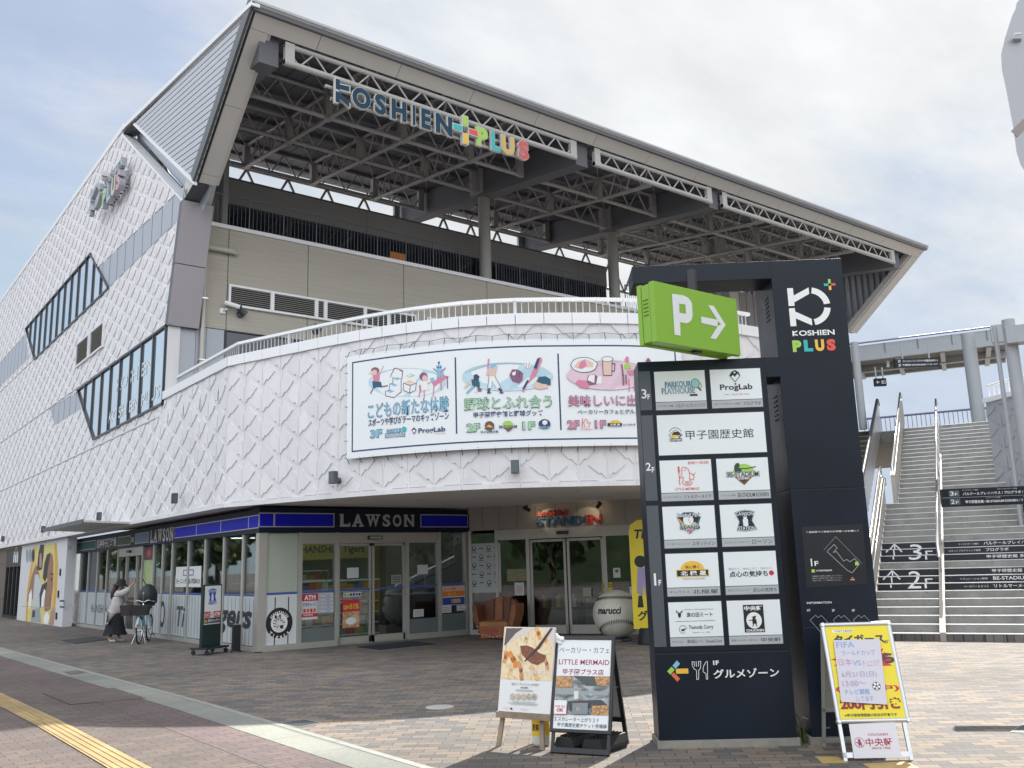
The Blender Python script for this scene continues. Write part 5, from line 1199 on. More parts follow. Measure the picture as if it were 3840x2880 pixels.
zt_('2F', 920, 680, 1008, 626, PGN, .03, 0, BNV); zt_('1F', 1305, 665, 1386, 614, PGN, .03, 0, BNV)
zd(1076, 640, 32, 32, mat('print_brown', (.16, .08, .05), .5)); zp([(1045, 655), (1075, 632), (1105, 652)], YEL); zt_('KOSHIEN', 1042, 662, 1108, 652, BNV, .02); zt_('甲子園歴史館', 1013, 690, 1140, 673, BNV, .015)
zd(1205, 630, 34, 26, GRN); zp([(1175, 655), (1236, 655), (1205, 682)], MATS['print_brown']); zt_('BE-STADIUM', 1142, 656, 1262, 636, BNV, .03)
zd(1455, 628, 40, 34, BNV); zd(1457, 618, 18, 16, PW); zt_('STAND IN', 1415, 660, 1490, 642, SKB, .03)
# panel 3: food
zd(1900, 290, 290, 102, PPK, 28)
zd(1728, 220, 90, 52, PW, 26); P.line([bz(1728+90*math.cos(k*.2618), 220+52*math.sin(k*.2618)) for k in range(24)], .012, BNV, True); zp([(1660, 235), (1690, 195), (1740, 180), (1790, 205), (1795, 235), (1740, 238), (1700, 250)], PFL); zp([(1690, 240), (1700, 205), (1735, 182), (1745, 225), (1715, 248)], PNK)
zp([(1856, 195), (1922, 195), (1920, 292), (1860, 292)], PFL); zl([(1856, 195), (1860, 292), (1920, 292), (1922, 195)], .012); zd(1889, 180, 38, 18, PW); P.line([bz(1889+38*math.cos(k*.39), 180+18*math.sin(k*.39)) for k in range(16)], .010, BNV, True); zl([(1922, 210), (1940, 212), (1938, 262), (1921, 262)], .014)
zp([(1665, 345), (1690, 322), (1745, 330), (1770, 365), (1755, 385), (1700, 375)], PNK); zp([(1748, 330), (1760, 290), (1800, 285), (1825, 300), (1812, 355), (1770, 362)], PLM); zp([(1752, 325), (1765, 292), (1800, 288), (1800, 345)], PW); zp([(1815, 350), (1820, 300), (1850, 300), (1852, 350)], PW)
zd(2025, 185, 14, 24, PNK); zp([(2005, 215), (2045, 210), (2050, 245), (2010, 250)], GRN); zl([(1990, 220), (2000, 290), (2000, 355)], .03, PLM); zl([(2015, 290), (2020, 350)], .02, PLM); zp([(2025, 262), (2085, 250), (2090, 285), (2040, 290)], PNK); zl([(2035, 320), (2045, 400)], .02, PNK); zl([(2075, 320), (2075, 400)], .02, PNK); zd(2170, 195, 14, 22, PLM); zp([(2150, 220), (2195, 220), (2195, 280), (2150, 280)], SKB)
zt_('美味しいに出会う', 1620, 505, 2230, 432, PNK, .008, 0, BNV); zt_('ベーカリーカフェとグルメゾーン', 1685, 560, 2210, 528, BNV, .02)
zt_('2F', 1613, 660, 1692, 605, PNK, .03, 0, BNV); zt_('1F', 1805, 655, 1875, 605, PNK, .03, 0, BNV)
P.line([bz(*p) for p in ((1735, 655), (1728, 620), (1740, 592), (1755, 600), (1750, 625), (1770, 615), (1768, 640), (1745, 655))], .010, CRED); P.line([bz(*p) for p in ((1714, 655), (1716, 590))], .014, CRED); zt_('LITTLE MERMAID', 1700, 670, 1785, 662, CRED, .01)
zp([(1895, 622), (1920, 602), (1965, 602), (1988, 622)], YEL); zp([(1893, 622), (1990, 622), (1990, 642), (1893, 642)], INK); zt_('北極星', 1905, 640, 1975, 625, PW, .02); zt_('点心の気持ち', 1998, 640, 2065, 625, BNV, .015); zd(2076, 632, 6, 8, RED, 10)
b.build('artwork', cloth)
b = MB()                                                     # lacing rope and hooks
n_ = 22; prev = None
for k in range(n_+1):
    u = s0+(sR-s0)*k/n_; pt = bmap(u, zT+.10+(.03 if k % 2 else 0), -.06); q = bmap(u, zT-.03, .0)
    b.tube([q, pt], .008, DARKM, 5); pb = bmap(u, zBt-.09, -.08); b.tube([bmap(u, zBt+.03, .0), pb], .008, DARKM, 5)
    if prev: b.tube([prev, pt], .005, DARKM, 5)
    prev = pt
for k in range(7): v = zBt+(zT-zBt)*k/6; b.tube([bmap(s0+.02, v, 0), bmap(s0-.10, v+.03, -.06)], .008, DARKM, 5)
b.build('rope', BN)
# ================================================================== FLOODLIGHTS, CAMERAS on the walls
FL = mat('floodlight_grey', (.085, .095, .105), .5)
def floodlight(p, n, label):
    """box head on a short arm: local origin on the wall, arm along n"""
    t = thing('floodlight', label, 'floodlight', p, 'floodlights on the white wall'); n = V(n); s = V((-n.y, n.x, 0))
    b = MB(); b.lathe(p, [(.06, 0), (.06, .02), (.025, .03), (.022, .11)], FL, 14, ax=n); b.build('wall_mount', t)
    b = MB(); c = p+n*.17+ZU*.05; b.obox(c, n, s, ZU, .11, .145, .24, FL)
    for k in range(5): b.obox(c-n*.058+ZU*(-.07+k*.035), n, s, ZU, .012, .13, .012, FL)
    b.build('lamp_head', t); b = MB(); b.obox(c+n*.056, n, s, ZU, .006, .12, .20, DKG); b.build('lens', t); return t
flab = ('floodlight farthest left, above the brown cafe front', 'floodlight above the yellow mural', 'floodlight above the side entrance awning', 'floodlight above the blue part of the side fascia', 'floodlight below the left end of the banner', 'floodlight below the middle of the banner')
for (X, Y), lab in zip(((60*.4521, 1450+.4521*1272), (400*.4521, 1450+.4521*1195), (872*.4521, 1450+.4521*1090), (1508*.4521, 1450+.4521*945)), flab): p = PX(X, Y, XL-.04); floodlight(p, (-1, 0, 0), lab)
for (X, Y), lab in zip(((700+.2713*2105, 1450+.2713*1300), (1900+.226*130, 1680+.226*375)), flab[4:]): s, z = dm(X, Y, .04); p, n = dpos(s); floodlight(p+n*.04+ZU*z, n, lab)
p = V((8.42, YF, 8.70)); t = thing('security_camera', 'white bullet camera on a bracket on the beige wall', 'camera', p)
b = MB(); b.box((8.32, YF-.04, 8.58), (8.48, YF, 8.72), PW); b.tube([(8.42, YF-.03, 8.66), (8.46, YF-.16, 8.68)], .03, PW, 8); b.build('bracket', t)
b = MB(); b.tube([(8.42, YF-.14, 8.86), (8.78, YF-.32, 8.74)], .065, PW, 12); b.build('camera_body', t); b = MB(); b.tube([(8.78, YF-.32, 8.74), (8.81, YF-.335, 8.73)], .06, INK, 12); b.build('lens', t)
for x, z, lab in ((8.90, 8.62, 'grey round spotlight on the beige wall beside the white camera'), (11.15, 8.45, 'grey round spotlight on the beige wall just above the curved railing')):
    p = V((x, YF, z)); t = thing('wall_spotlight', lab, 'spotlight', p, 'grey spotlights on the beige wall'); b = MB(); b.lathe(p, [(.10, 0), (.10, .04), (.04, .06)], FL, 16, ax=V((0, -1, 0))); b.build('wall_mount', t)
    b = MB(); b.tube([p+V((-.08, -.10, .16)), p+V((.10, -.18, .0))], .075, FL, 14); b.build('lamp_head', t)
# canopy over the side door
aw = thing('awning', 'flat grey canopy over the side entrance', 'awning', (6.6, 29, 3.1)); b = MB(); q = [fp(0, 0)]
b.prism([V((6.95, 31.0, 3.02)), V((6.95, 26.0, 3.02)), V((5.75, 26.0, 3.06)), V((5.75, 31.0, 3.06))], (0, 0, .05), FASC); b.build('slab', aw)
b = MB(); b.box((5.72, 26.0, 3.02), (5.75, 31, 3.14), DARKM); b.build('edge_strip', aw)
# ================================================================== TOTEM SIGN
TO = G(2474, 2807); TE = (G(2989, 2795)-TO).normalized(); TN = V((TE.y, -TE.x, 0))
mpt = planar(TO, TE, ZU, TN)
TOT = thing('totem_sign', 'tall navy directory sign with backlit tenant panels and a joined taller tower', 'sign', TO)
def bt(mb, s0, s1, z0, z1, w0, w1, m): mb.obox(TO+TE*((s0+s1)/2)+TN*((w0+w1)/2)+ZU*((z0+z1)/2), TE, TN, ZU, s1-s0, abs(w1-w0), z1-z0, m)
CONC = mat('plinth_concrete', (.26, .25, .225), .85, var=.2, vscale=6, bump=.2)
b = MB(); bt(b, -.02, 1.24, 0, .065, -.42, .015, CONC); bt(b, 1.33, 2.06, 0, .065, -.70, .015, CONC); b.build('plinth', TOT)
b = MB(); bt(b, 0, 1.22, .06, .808, -.40, 0, NAVY); bt(b, 0, 1.22, .818, 3.525, -.40, 0, NAVY); bt(b, 0, 1.22, .80, .82, -.395, -.006, INK)
b.build('slab', TOT, bevel=.004)
b = MB(); bt(b, 1.35, 2.04, .06, 1.005, -.68, 0, NAVY); bt(b, 1.35, 2.04, 1.013, 2.25, -.68, 0, NAVY); bt(b, 1.35, 2.04, 2.256, 4.49, -.68, 0, NAVY); bt(b, 1.355, 2.035, .9, 2.4, -.675, -.006, INK)
bt(b, 1.215, 1.352, 3.33, 3.525, -.40, -.0, NAVY)
bt(b, .0, 1.352, 4.31, 4.49, -.40, 0, NAVY)
for k in range(6): b.obox(TO+TE*1.348+TN*(-.25+.0*k)+ZU*(3.95+k*.045), TN, TE, ZU, .12, .01, .018, INK); b.obox(TO+TE*1.348+TN*(-.25)+ZU*(2.95+k*.045), TN, TE, ZU, .12, .01, .018, INK)
b.build('tower', TOT, bevel=.004)
STRIP = mat('label_strip', (.42, .45, .47), .4); FLB = mat('floor_label', (.075, .09, .105), .4)
b = MB(); P = Pnl(b, mpt, .002, .001)
for z0, z1, t in ((3.05, 3.43, '3'), (2.19, 3.0, '2'), (.87, 2.145, '1')):
    P.rect(.004, z0, .115, z1, FLB); zc = {'3': 3.20, '2': 2.50, '1': 1.46}[t]
    P.text(t, .022, zc-.045, .070, zc+.065, PW, .012, keep=True); P.text('F', .076, zc-.045, .100, zc+.005, PW, .03)
b.build('floor_labels', TOT)
NVY = mat('print_ink_navy', (.012, .018, .03), .5)
def tenant(s0, z0, s1, z1, label, fn, small='', big='', split=.4, strip=True):
    f = MB(); bt(f, s0-.010, s1+.010, z0-.010, z1+.010, 0, .003, INK); bt(f, s0, s1, z0, z1, .003, .006, LITP)
    o = f.build('tenant_panel', TOT, label=label); g = MB(); P = Pnl(g, mpt, .0065, .0006); w = s1-s0; h = z1-z0
    if strip:
        P.rect(s0, z0, s1, z0+.076, STRIP); P.rect(s0, z0+.074, s1, z0+.079, NVY)
        if small: P.text(small, s0+.02, z0+.028, s0+w*split, z0+.048, NVY, -.004)
        if big: P.text(big, s0+w*split+.025, z0+.018, s1-.018, z0+.056, NVY, .002)
    fn(P, s0, z0+(.08 if strip else 0), w, h-(.08 if strip else 0)); g.build('lettering', o)
def f_park(P, u, v, w, h):
    P.text('PARKOUR', u+w*.20, v+h*.46, u+w*.72, v+h*.66, NVY, .035); P.text('PARKOUR', u+w*.215, v+h*.475, u+w*.705, v+h*.645, SKB, .006)
    P.text('PLAYHOUSE', u+w*.13, v+h*.25, u+w*.78, v+h*.45, NVY, .035); P.text('PLAYHOUSE', u+w*.145, v+h*.265, u+w*.765, v+h*.435, LB, .006)
    P.disc(u+w*.80, v+h*.57, .042, .048, NVY, 14); P.disc(u+w*.80, v+h*.57, .037, .043, mat('print_aqua', (.30, .60, .62), .5), 14); P.rect(u+w*.68, v+h*.16, u+w*.83, v+h*.22, NVY)
    P.arc(u+w*.86, v+h*.50, .03, .01, GRN, -90, 60); P.line([(u+w*.86, v+h*.42), (u+w*.90, v+h*.34)], .012, NVY)
def f_prog(P, u, v, w, h):
    P.text('ProgLab', u+w*.18, v+h*.26, u+w*.82, v+h*.50, NVY, .022); P.text('プログラボ', u+w*.38, v+h*.13, u+w*.62, v+h*.19, CRED, .01); P.line([(u+w*.26, v+h*.16), (u+w*.35, v+h*.16)], .003, NVY); P.line([(u+w*.65, v+h*.16), (u+w*.74, v+h*.16)], .003, NVY)
    c = (u+w*.49, v+h*.75); s = .052
    P.poly([(c[0]-s, c[1]+s*.2), (c[0]-s*.55, c[1]+s*.9), (c[0]+s*.1, c[1]+s*1.2), (c[0]+s*.75, c[1]+s*.8), (c[0]+s, c[1]+s*.1), (c[0], c[1]-s*1.1)], NVY)
    P.poly([(c[0]-s*.72, c[1]+s*.0), (c[0]-s*.3, c[1]+s*.25), (c[0], c[1]-s*.1), (c[0]+s*.5, c[1]+s*.5), (c[0]+s*.82, c[1]+s*.05), (c[0], c[1]-s*.92)], LITP); P.disc(c[0], c[1]+s*.75, .010, .008, LITP, 8); P.disc(c[0], c[1]-s*1.4, .009, .009, NVY, 10)
def f_hist(P, u, v, w, h):
    P.text('甲子園歴史館', u+w*.26, v+h*.37, u+w*.89, v+h*.60, NVY, .003)
    c = (u+w*.165, v+h*.50); P.arc(c[0], c[1]+.01, .058, .005, NVY, 20, 160)
    P.poly([(c[0]-.066, c[1]+.0), (c[0], c[1]+.052), (c[0]+.066, c[1]), (c[0], c[1]-.07)], NVY); P.poly([(c[0]-.058, c[1]), (c[0], c[1]+.046), (c[0]+.058, c[1]), (c[0], c[1]-.05)], LITP)
    P.poly([(c[0]-.04, c[1]+.0), (c[0]-.015, c[1]+.028), (c[0]+.03, c[1]+.03), (c[0]+.055, c[1]-.01), (c[0]+.02, c[1]-.02)], mat('print_dark_brown', (.04, .015, .015), .5)); P.poly([(c[0]-.056, c[1]-.025), (c[0]-.03, c[1]+.0), (c[0]+.05, c[1]-.005), (c[0]+.0, c[1]-.02), (c[0]-.02, c[1]-.035)], YEL)
    P.rect(c[0]-.058, c[1]-.062, c[0]+.058, c[1]-.034, NVY); P.text('KOSHIEN', c[0]-.052, c[1]-.057, c[0]+.052, c[1]-.040, LITP, .03)
def f_merm(P, u, v, w, h):
    P.text('8:00〜20:00', u+w*.55, v+h*.86, u+w*.95, v+h*.95, CRED, .008); P.text('LITTLE MERMAID', u+w*.27, v+h*.06, u+w*.74, v+h*.14, CRED, .006)
    X = lambda a, c: (u+w*(a-255)/420, v+h*(1-(c-150)/255.))
    P.line([X(*p) for p in ((465, 215), (445, 205), (430, 225), (432, 255), (425, 275), (412, 285), (415, 295), (440, 285), (440, 310), (428, 330), (450, 350), (490, 352), (510, 335), (490, 300), (495, 260), (488, 225), (465, 208))], .0055, CRED)
    P.line([X(*p) for p in ((490, 300), (520, 310), (530, 290), (515, 262), (490, 255))], .0055, CRED); P.line([X(*p) for p in ((515, 262), (530, 270), (540, 255))], .005, CRED); P.line([X(408, 250), X(408, 345)], .005, CRED); P.line([X(404, 310), X(412, 348)], .004, CRED)
    for k in range(4): P.poly([X(*p) for p in ((398, 205+k*13), (408, 215+k*13), (418, 203+k*13), (408, 198+k*12))], CRED)
    for k in range(3): P.line([X(452, 318+k*10), X(470, 322+k*10), X(492, 317+k*10)], .004, CRED)
    P.line([X(440, 232), X(452, 236)], .004, CRED); P.line([X(456, 236), X(466, 233)], .004, CRED)
def f_best(P, u, v, w, h):
    X = lambda a, c: (u+w*(a-693)/430, v+h*(1-(c-140)/255.))
    P.poly([X(915+90*math.cos(k*.2094), 255-68*abs(math.sin(k*.2094))) for k in range(16)], GRN); P.poly([X(835, 290), X(985, 290), X(912, 355)], mat('print_rust', (.32, .08, .03), .5)); P.poly([X(860, 300), X(960, 300), X(912, 342)], mat('print_dkgreen', (.02, .07, .04), .5))
    P.poly([X(840, 255), X(838, 205), X(855, 180), X(880, 178), (X(888, 200)), X(875, 212), X(895, 225), X(900, 245), X(870, 260)], MATS['print_dkgreen']); P.line([X(885, 222), X(940, 225), X(1015, 212)], .009, MATS['print_dkgreen'])
    P.text('BE-STADIUM', *X(770, 290), *X(1043, 245), NVY, .05); P.text('BE-STADIUM', *X(774, 287), *X(1039, 248), LITP, .03); P.text('BE-STADIUM', *X(778, 285), *X(1035, 250), NVY, .006); P.text('KOSHIEN', *X(862, 310), *X(957, 294), LITP, .03)
def f_stand(P, u, v, w, h):
    X = lambda a, c: (u+w*(a-280)/424, v+h*(1-(c-512)/260.))
    P.poly([X(*p) for p in ((395, 600), (450, 560), (530, 560), (590, 600), (570, 650), (575, 690), (520, 710), (490, 735), (465, 710), (410, 690), (415, 650))], mat('crest_blue', (.10, .16, .25), .5))
    P.poly([X(*p) for p in ((405, 605), (450, 570), (530, 570), (580, 605), (555, 650), (420, 650))], NVY); P.poly([X(*p) for p in ((440, 640), (545, 640), (570, 680), (420, 680))], mat('crest_sage', (.40, .50, .36), .5))
    P.disc(*X(485, 622), .048, .046, LITP, 20); P.arc(X(515, 622)[0], X(515, 622)[1], .03, .004, CRED, 110, 250); P.line([X(410, 620), X(445, 660)], .022, mat('bat_wood', (.55, .32, .12), .5)); P.text('Baseball Park', *X(392, 600), *X(590, 565), NVY, .06, .2); P.text('Baseball Park', *X(394, 598), *X(588, 567), LITP, .01, .2)
    P.text('STAND', *X(410, 702), *X(580, 660), LITP, .055); P.text('STAND', *X(414, 698), *X(576, 664), NVY, .022); P.text('IN', *X(466, 724), *X(518, 692), LITP, .08); P.text('IN', *X(470, 720), *X(514, 695), RED, .05)
def f_lawson(P, u, v, w, h, m=None, mw=None):
    m = m or NVY; mw = mw or LITP
    X = lambda a, c: (u+w*(a-730)/420, v+h*(1-(c-500)/265.))
    def shape(k):
        cx_, cy_ = 930, 632; q = [(845, 565), (890, 550), (930, 545), (975, 550), (1010, 560), (985, 632), (1020, 705), (975, 712), (930, 718), (890, 715), (852, 712), (878, 640)]
        return [X(cx_+(x-cx_)*k, cy_+(y-cy_)*k) for x, y in q]
    P.poly(shape(1.0), m); P.poly(shape(.96), mw); P.poly(shape(.92), m)
    P.text('LAWSON', *X(862, 590), *X(998, 563), mw, .012); P.text('STATION', *X(868, 706), *X(1003, 678), mw, .012)
    P.poly([X(*p) for p in ((910, 672), (908, 625), (916, 612), (912, 600), (945, 600), (941, 612), (950, 625), (950, 672), (940, 676), (918, 676))], mw); P.arc(X(930, 598)[0], X(930, 598)[1], .012, .004, mw, 0, 180)
def f_hokk(P, u, v, w, h):
    c = u+w*.5; P.disc(c, v+h*.50, w*.225, h*.27, YEL, 24, 0, 180); P.rect(u+w*.19, v+h*.30, u+w*.81, v+h*.52, YEL); P.rect(u+w*.205, v+h*.325, u+w*.795, v+h*.495, INK)
    P.text('味に輝く', c-w*.13, v+h*.54, c+w*.13, v+h*.64, mat('print_brown_ink', (.15, .06, .02), .5), .015); P.text('北 極 星', u+w*.27, v+h*.34, u+w*.76, v+h*.48, PW, .03); P.text('HOKKYOKUSEI', u+w*.30, v+h*.22, u+w*.72, v+h*.27, mat('print_mid_grey', (.30, .31, .32), .5), .004)
def f_tenshin(P, u, v, w, h):
    P.text('捏ねたて、伸ばしたて、包みたて。', u+w*.08, v+h*.46, u+w*.93, v+h*.53, MATS['print_mid_grey'], .002); P.text('点心の気持ち', u+w*.09, v+h*.25, u+w*.82, v+h*.43, INK, .018); P.disc(u+w*.89, v+h*.35, .023, .023, RED, 16)
def f_tsu(P, u, v, w, h):
    P.text('津の田ミート', u+w*.33, v+h*.56, u+w*.82, v+h*.70, INK, .012); P.text('WAGYU HAMBURGSTEAK', u+w*.29, v+h*.76, u+w*.85, v+h*.80, MATS['print_mid_grey'], 0); P.line([(u+w*.12, v+h*.45), (u+w*.86, v+h*.45)], .003, INK)
    P.text('Tsunoda Curry', u+w*.36, v+h*.19, u+w*.82, v+h*.33, INK, .008); P.text('みやのカレーも、人気に。', u+w*.43, v+h*.10, u+w*.76, v+h*.14, INK, .0); c = (u+w*.2, v+h*.66)
    P.poly([(c[0]-.014, c[1]+.01), (c[0]+.014, c[1]+.01), (c[0]+.012, c[1]-.02), (c[0], c[1]-.035), (c[0]-.012, c[1]-.02)], INK); P.poly([(c[0]-.014, c[1]+.01), (c[0]-.03, c[1]+.018), (c[0]-.028, c[1]+.038), (c[0]-.02, c[1]+.024), (c[0]-.005, c[1]+.015)], INK); P.poly([(c[0]+.014, c[1]+.01), (c[0]+.03, c[1]+.018), (c[0]+.028, c[1]+.038), (c[0]+.02, c[1]+.024), (c[0]+.005, c[1]+.015)], INK)
    c = (u+w*.25, v+h*.22); P.arc(*c, .034, .003, INK, 0, 300); P.poly([(c[0]-.02, c[1]), (c[0]+.01, c[1]+.004), (c[0]+.026, c[1]+.012), (c[0]+.012, c[1]-.012), (c[0]-.01, c[1]-.016)], INK)
def f_chuo(P, u, v, w, h):
    P.rect(u+w*.30, v+h*.08, u+w*.68, v+h*.87, INK); P.text('中央軒', u+w*.32, v+h*.70, u+w*.66, v+h*.84, PW, .03); P.disc(u+w*.49, v+h*.42, w*.145, h*.235, PW, 28); P.text('CHUOKEN', u+w*.33, v+h*.10, u+w*.66, v+h*.17, PW, .03)
    c = (u+w*.49, v+h*.42); P.disc(c[0], c[1]+.022, .014, .015, INK, 12); P.poly([(c[0]-.026, c[1]+.03), (c[0]+.018, c[1]+.042), (c[0]+.02, c[1]+.026)], INK); P.poly([(c[0]-.018, c[1]+.012), (c[0]+.02, c[1]+.01), (c[0]+.024, c[1]-.03), (c[0]-.016, c[1]-.03)], INK); P.line([(c[0]-.018, c[1]+.004), (c[0]-.045, c[1]+.0)], .007, INK); P.line([(c[0]-.008, c[1]-.03), (c[0]-.014, c[1]-.05)], .008, INK); P.line([(c[0]+.014, c[1]-.03), (c[0]+.02, c[1]-.05)], .008, INK)
L0, L1, R0_, R1_ = .152, .634, .684, 1.164
tenant(L0, 3.045, L1, 3.42, 'tenant panel with pale blue block letters', f_park, 'キッズスポーツ施設', 'パルクールプレイハウス', .34)
tenant(R0_, 3.045, R1_, 3.42, 'tenant panel with a black gem logo', f_prog, 'ロボットプログラミング教室', 'プログラボ', .56)
tenant(L0, 2.612, R1_, 2.995, 'wide tenant panel with black museum name', f_hist, strip=False)
tenant(L0, 2.18, L1, 2.562, 'tenant panel with a red line drawing', f_merm, 'ベーカリー＆カフェ', 'リトルマーメイド', .38)
tenant(R0_, 2.18, R1_, 2.562, 'tenant panel with a green batter crest', f_best, 'シミュレーション野球', 'BE-STADIUM KOSHIEN', .32)
tenant(L0, 1.747, L1, 2.13, 'tenant panel with a navy baseball crest', f_stand, 'ベースボールショップ', 'スタンドイン', .48)
tenant(R0_, 1.747, R1_, 2.13, 'tenant panel with a milk can badge', f_lawson, 'コンビニエンスストア', 'ローソン', .52)
tenant(L0, 1.313, L1, 1.697, 'tenant panel with a yellow half disc', f_hokk, 'オムライス', '北極星', .42)
tenant(R0_, 1.313, R1_, 1.697, 'tenant panel with brush lettering and a red seal', f_tenshin, '餃子カジュアルレストラン', '点心の気持ち', .46)
tenant(L0, .872, L1, 1.26, 'tenant panel with a bull head', f_tsu, '和牛ハンバーグ＆カレー', '津の田ミート、Tsunoda Curry', .26)
tenant(R0_, .872, R1_, 1.26, 'tenant panel with a black square badge', f_chuo, '長崎ちゃんぽん・皿うどん', '中央軒', .54)
b = MB(); P = Pnl(b, mpt, .002, .0008)
def tz(X, Y): q = PN(2350+.4973*X, 2300+.4973*Y, TO, TN); return ((q-TO).dot(TE), q.z)
def tb_(pts, m): P.poly([tz(*p) for p in pts], m)
tb_([(345, 395), (378, 355), (402, 380), (370, 418)], SKB); tb_([(305, 437), (338, 402), (362, 425), (330, 462)], GRN); tb_([(370, 418), (463, 415), (466, 453), (373, 455)], YEL); tb_([(335, 465), (355, 445), (403, 492), (382, 515)], mat('logo_orange', (.72, .16, .05), .45))
def tl(pts, t=.005, m=PW): P.line([tz(*p) for p in pts], t, m)
tl([(492, 365), (496, 400), (510, 420), (526, 430), (528, 498), (542, 498), (543, 428), (556, 415), (558, 362)]); tl([(508, 365), (511, 400)]); tl([(523, 363), (526, 400)]); tl([(540, 363), (541, 398)]); tl([(492, 365), (508, 365)]); tl([(540, 363), (558, 362)])
tl([(608, 362), (610, 496), (600, 497), (598, 455), (575, 440), (578, 400), (595, 368), (608, 362)])
P.text('1F', *tz(652, 390), *tz(692, 355), PW, .04); a_, c_ = tz(655, 492), tz(1145, 408); P.text('グルメゾーン', a_[0], a_[1], c_[0], c_[1], PW, .022)
b.build('lettering', TOT)
# tower face: ring logo, words, the two plans
b = MB(); P = Pnl(b, mpt, .002, .0008)
k0, k1, v0, v1 = 1.492, 1.885, 3.822, 4.205
for pg in klogo(): P.poly([(k0+(k1-k0)*x, v0+(v1-v0)*y) for x, y in pg], PW)
plusmark(P, 1.905, 4.225, .095)
P.text('OSHIEN', 1.565, 3.722, 1.905, 3.775, PW, .025); P.poly([(1.503, 3.722), (1.518, 3.722), (1.518, 3.775), (1.503, 3.775)], PW); P.poly([(1.518, 3.752), (1.552, 3.764), (1.552, 3.777), (1.518, 3.765)], PW); P.poly([(1.518, 3.747), (1.552, 3.736), (1.552, 3.722), (1.518, 3.734)], PW)
for i, (c, m) in enumerate(zip('PLUS', PLUSM)): P.text(c, 1.492+i*.108, 3.565, 1.492+i*.108+.086, 3.68, m, .07)
b.build('lettering', TOT)
b = MB(); P = Pnl(b, mpt, .002, .0008)
def qz(X, Y): q = PN(2900+.5908*X, 1900+.5908*Y, TO, TN); return ((q-TO).dot(TE), q.z)
PLANB = mat('plan_board', (.010, .012, .018), .35); GRL = mat('plan_line', (.45, .46, .47), .5)
P.poly([qz(*p) for p in ((180, 128), (565, 110), (600, 492), (210, 515))], PLANB)
def ql(pts, t=.004, m=GRL): P.line([qz(*p) for p in pts], t, m)
def qt(s, X0, Y1, X1, Y0, m=PW, bo=.008): a, c = qz(X0, Y1), qz(X1, Y0); P.text(s, a[0], min(a[1], c[1]-.012), c[0], c[1], m, bo)
qt('〈 自転車でご来店のお客様へのお願い 〉', 210, 168, 540, 146); P.text('1', qz(232, 378)[0], qz(232, 378)[1], qz(256, 378)[0], qz(232, 330)[1], PW, .01, keep=True); qt('F', 262, 376, 284, 345, PW, .02)
ql([(340, 285), (385, 240), (405, 262), (380, 290), (400, 285), (445, 345), (465, 335), (485, 350), (515, 330), (545, 365), (500, 420), (470, 405), (340, 285)]); ql([(320, 275), (395, 190), (560, 360)], .002)
P.poly([qz(*p) for p in ((518, 350), (540, 350), (540, 372), (518, 372))], GRN); P.poly([qz(*p) for p in ((242, 398), (262, 398), (262, 418), (242, 418))], GRN); P.poly([qz(*p) for p in ((492, 455), (502, 447), (512, 455))], mat('logo_peach', (.7, .3, .2), .5)); P.poly([qz(*p) for p in ((488, 460), (516, 460), (516, 467), (488, 467))], MATS['logo_peach'])
qt('お客様専用駐輪場', 270, 412, 370, 398)
for i, t in enumerate(('・駐輪場以外の場所には駐輪しないでください。', '・敷地内では自転車から降りて通行してください。', '・当施設に原付・バイク駐輪場はございません。')): qt(t, 242, 443+i*14, 436, 432+i*14, GRL, .0)
qt('INFORMATION', 212, 618, 368, 600)
for X, t in ((214, '1F'), (370, '2F'), (497, '3F')): qt(t, X, 666, X+18, 650)
for X in (232, 378, 505): ql([(X, 720), (X+35, 688), (X+50, 705), (X+70, 690), (X+110, 730), (X+70, 800), (X, 720)], .003)
b.build('plan', TOT)
# ================================================================== PARKING SIGN
D1 = 7.72
pA = AD(2455, 1165, D1); pB = AD(2770, 1230, D1*1.088); pA.z = pB.z = 0
PE = (pB-pA).normalized(); PNm = V((PE.y, -PE.x, 0)); pw = (pB-pA).length
def pzv(px, py): return PN(px, py, pA, PNm).z
zt1 = (pzv(2448, 1050)+pzv(2762, 1124))/2; zb1 = (pzv(2462, 1278)+pzv(2777, 1335))/2; TH = .21
LIME = mat('lime_sign_paint', (.21, .43, .015), .35, coat=.3); PGW = mat('parking_white', (.72, .76, .78), .35)
PS = thing('parking_sign', 'lime green box sign with a white P and an arrow on a pole', 'sign', pA+PE*pw/2-PNm*TH/2+ZU*zb1)
def bp_(mb, u0, u1, z0, z1, w0, w1, m): mb.obox(pA+PE*((u0+u1)/2)+PNm*((w0+w1)/2)+ZU*((z0+z1)/2), PE, PNm, ZU, u1-u0, abs(w1-w0), z1-z0, m)
b = MB(); bp_(b, 0, pw, zb1, zt1, -.055, 0, LIME); bp_(b, .004, pw-.004, zb1+.012, zt1-.012, -TH+.055, -.06, LIME); bp_(b, 0, pw, zb1, zt1, -TH, -TH+.05, LIME)
for k in range(5): bp_(b, -.003, .004, zt1-.16-k*.035, zt1-.15-k*.035, -TH+.07, -.075, mat('lime_slot', (.10, .22, .01), .5))
b.build('box', PS, bevel=.004)
mpp = planar(pA, PE, ZU, PNm)
def pz2(X, Y): q = PN(2250+.3165*X, 850+.3165*Y, pA, PNm); return ((q-pA).dot(PE), q.z)
b = MB(); P = Pnl(b, mpp, .003, .001)
def pp_(pts): P.poly([pz2(*q) for q in pts], PGW)
pp_([(848, 795), (930, 806), (938, 1020), (945, 1130), (952, 1292), (880, 1282)]); P.w -= P.st
pp_([(928, 806), (985, 815), (1035, 840), (1070, 875), (1087, 915), (1095, 1050), (1082, 1105), (1055, 1135), (1020, 1146), (944, 1132), (937, 1020), (1015, 1035), (1008, 925), (929, 914)]); P.w -= P.st
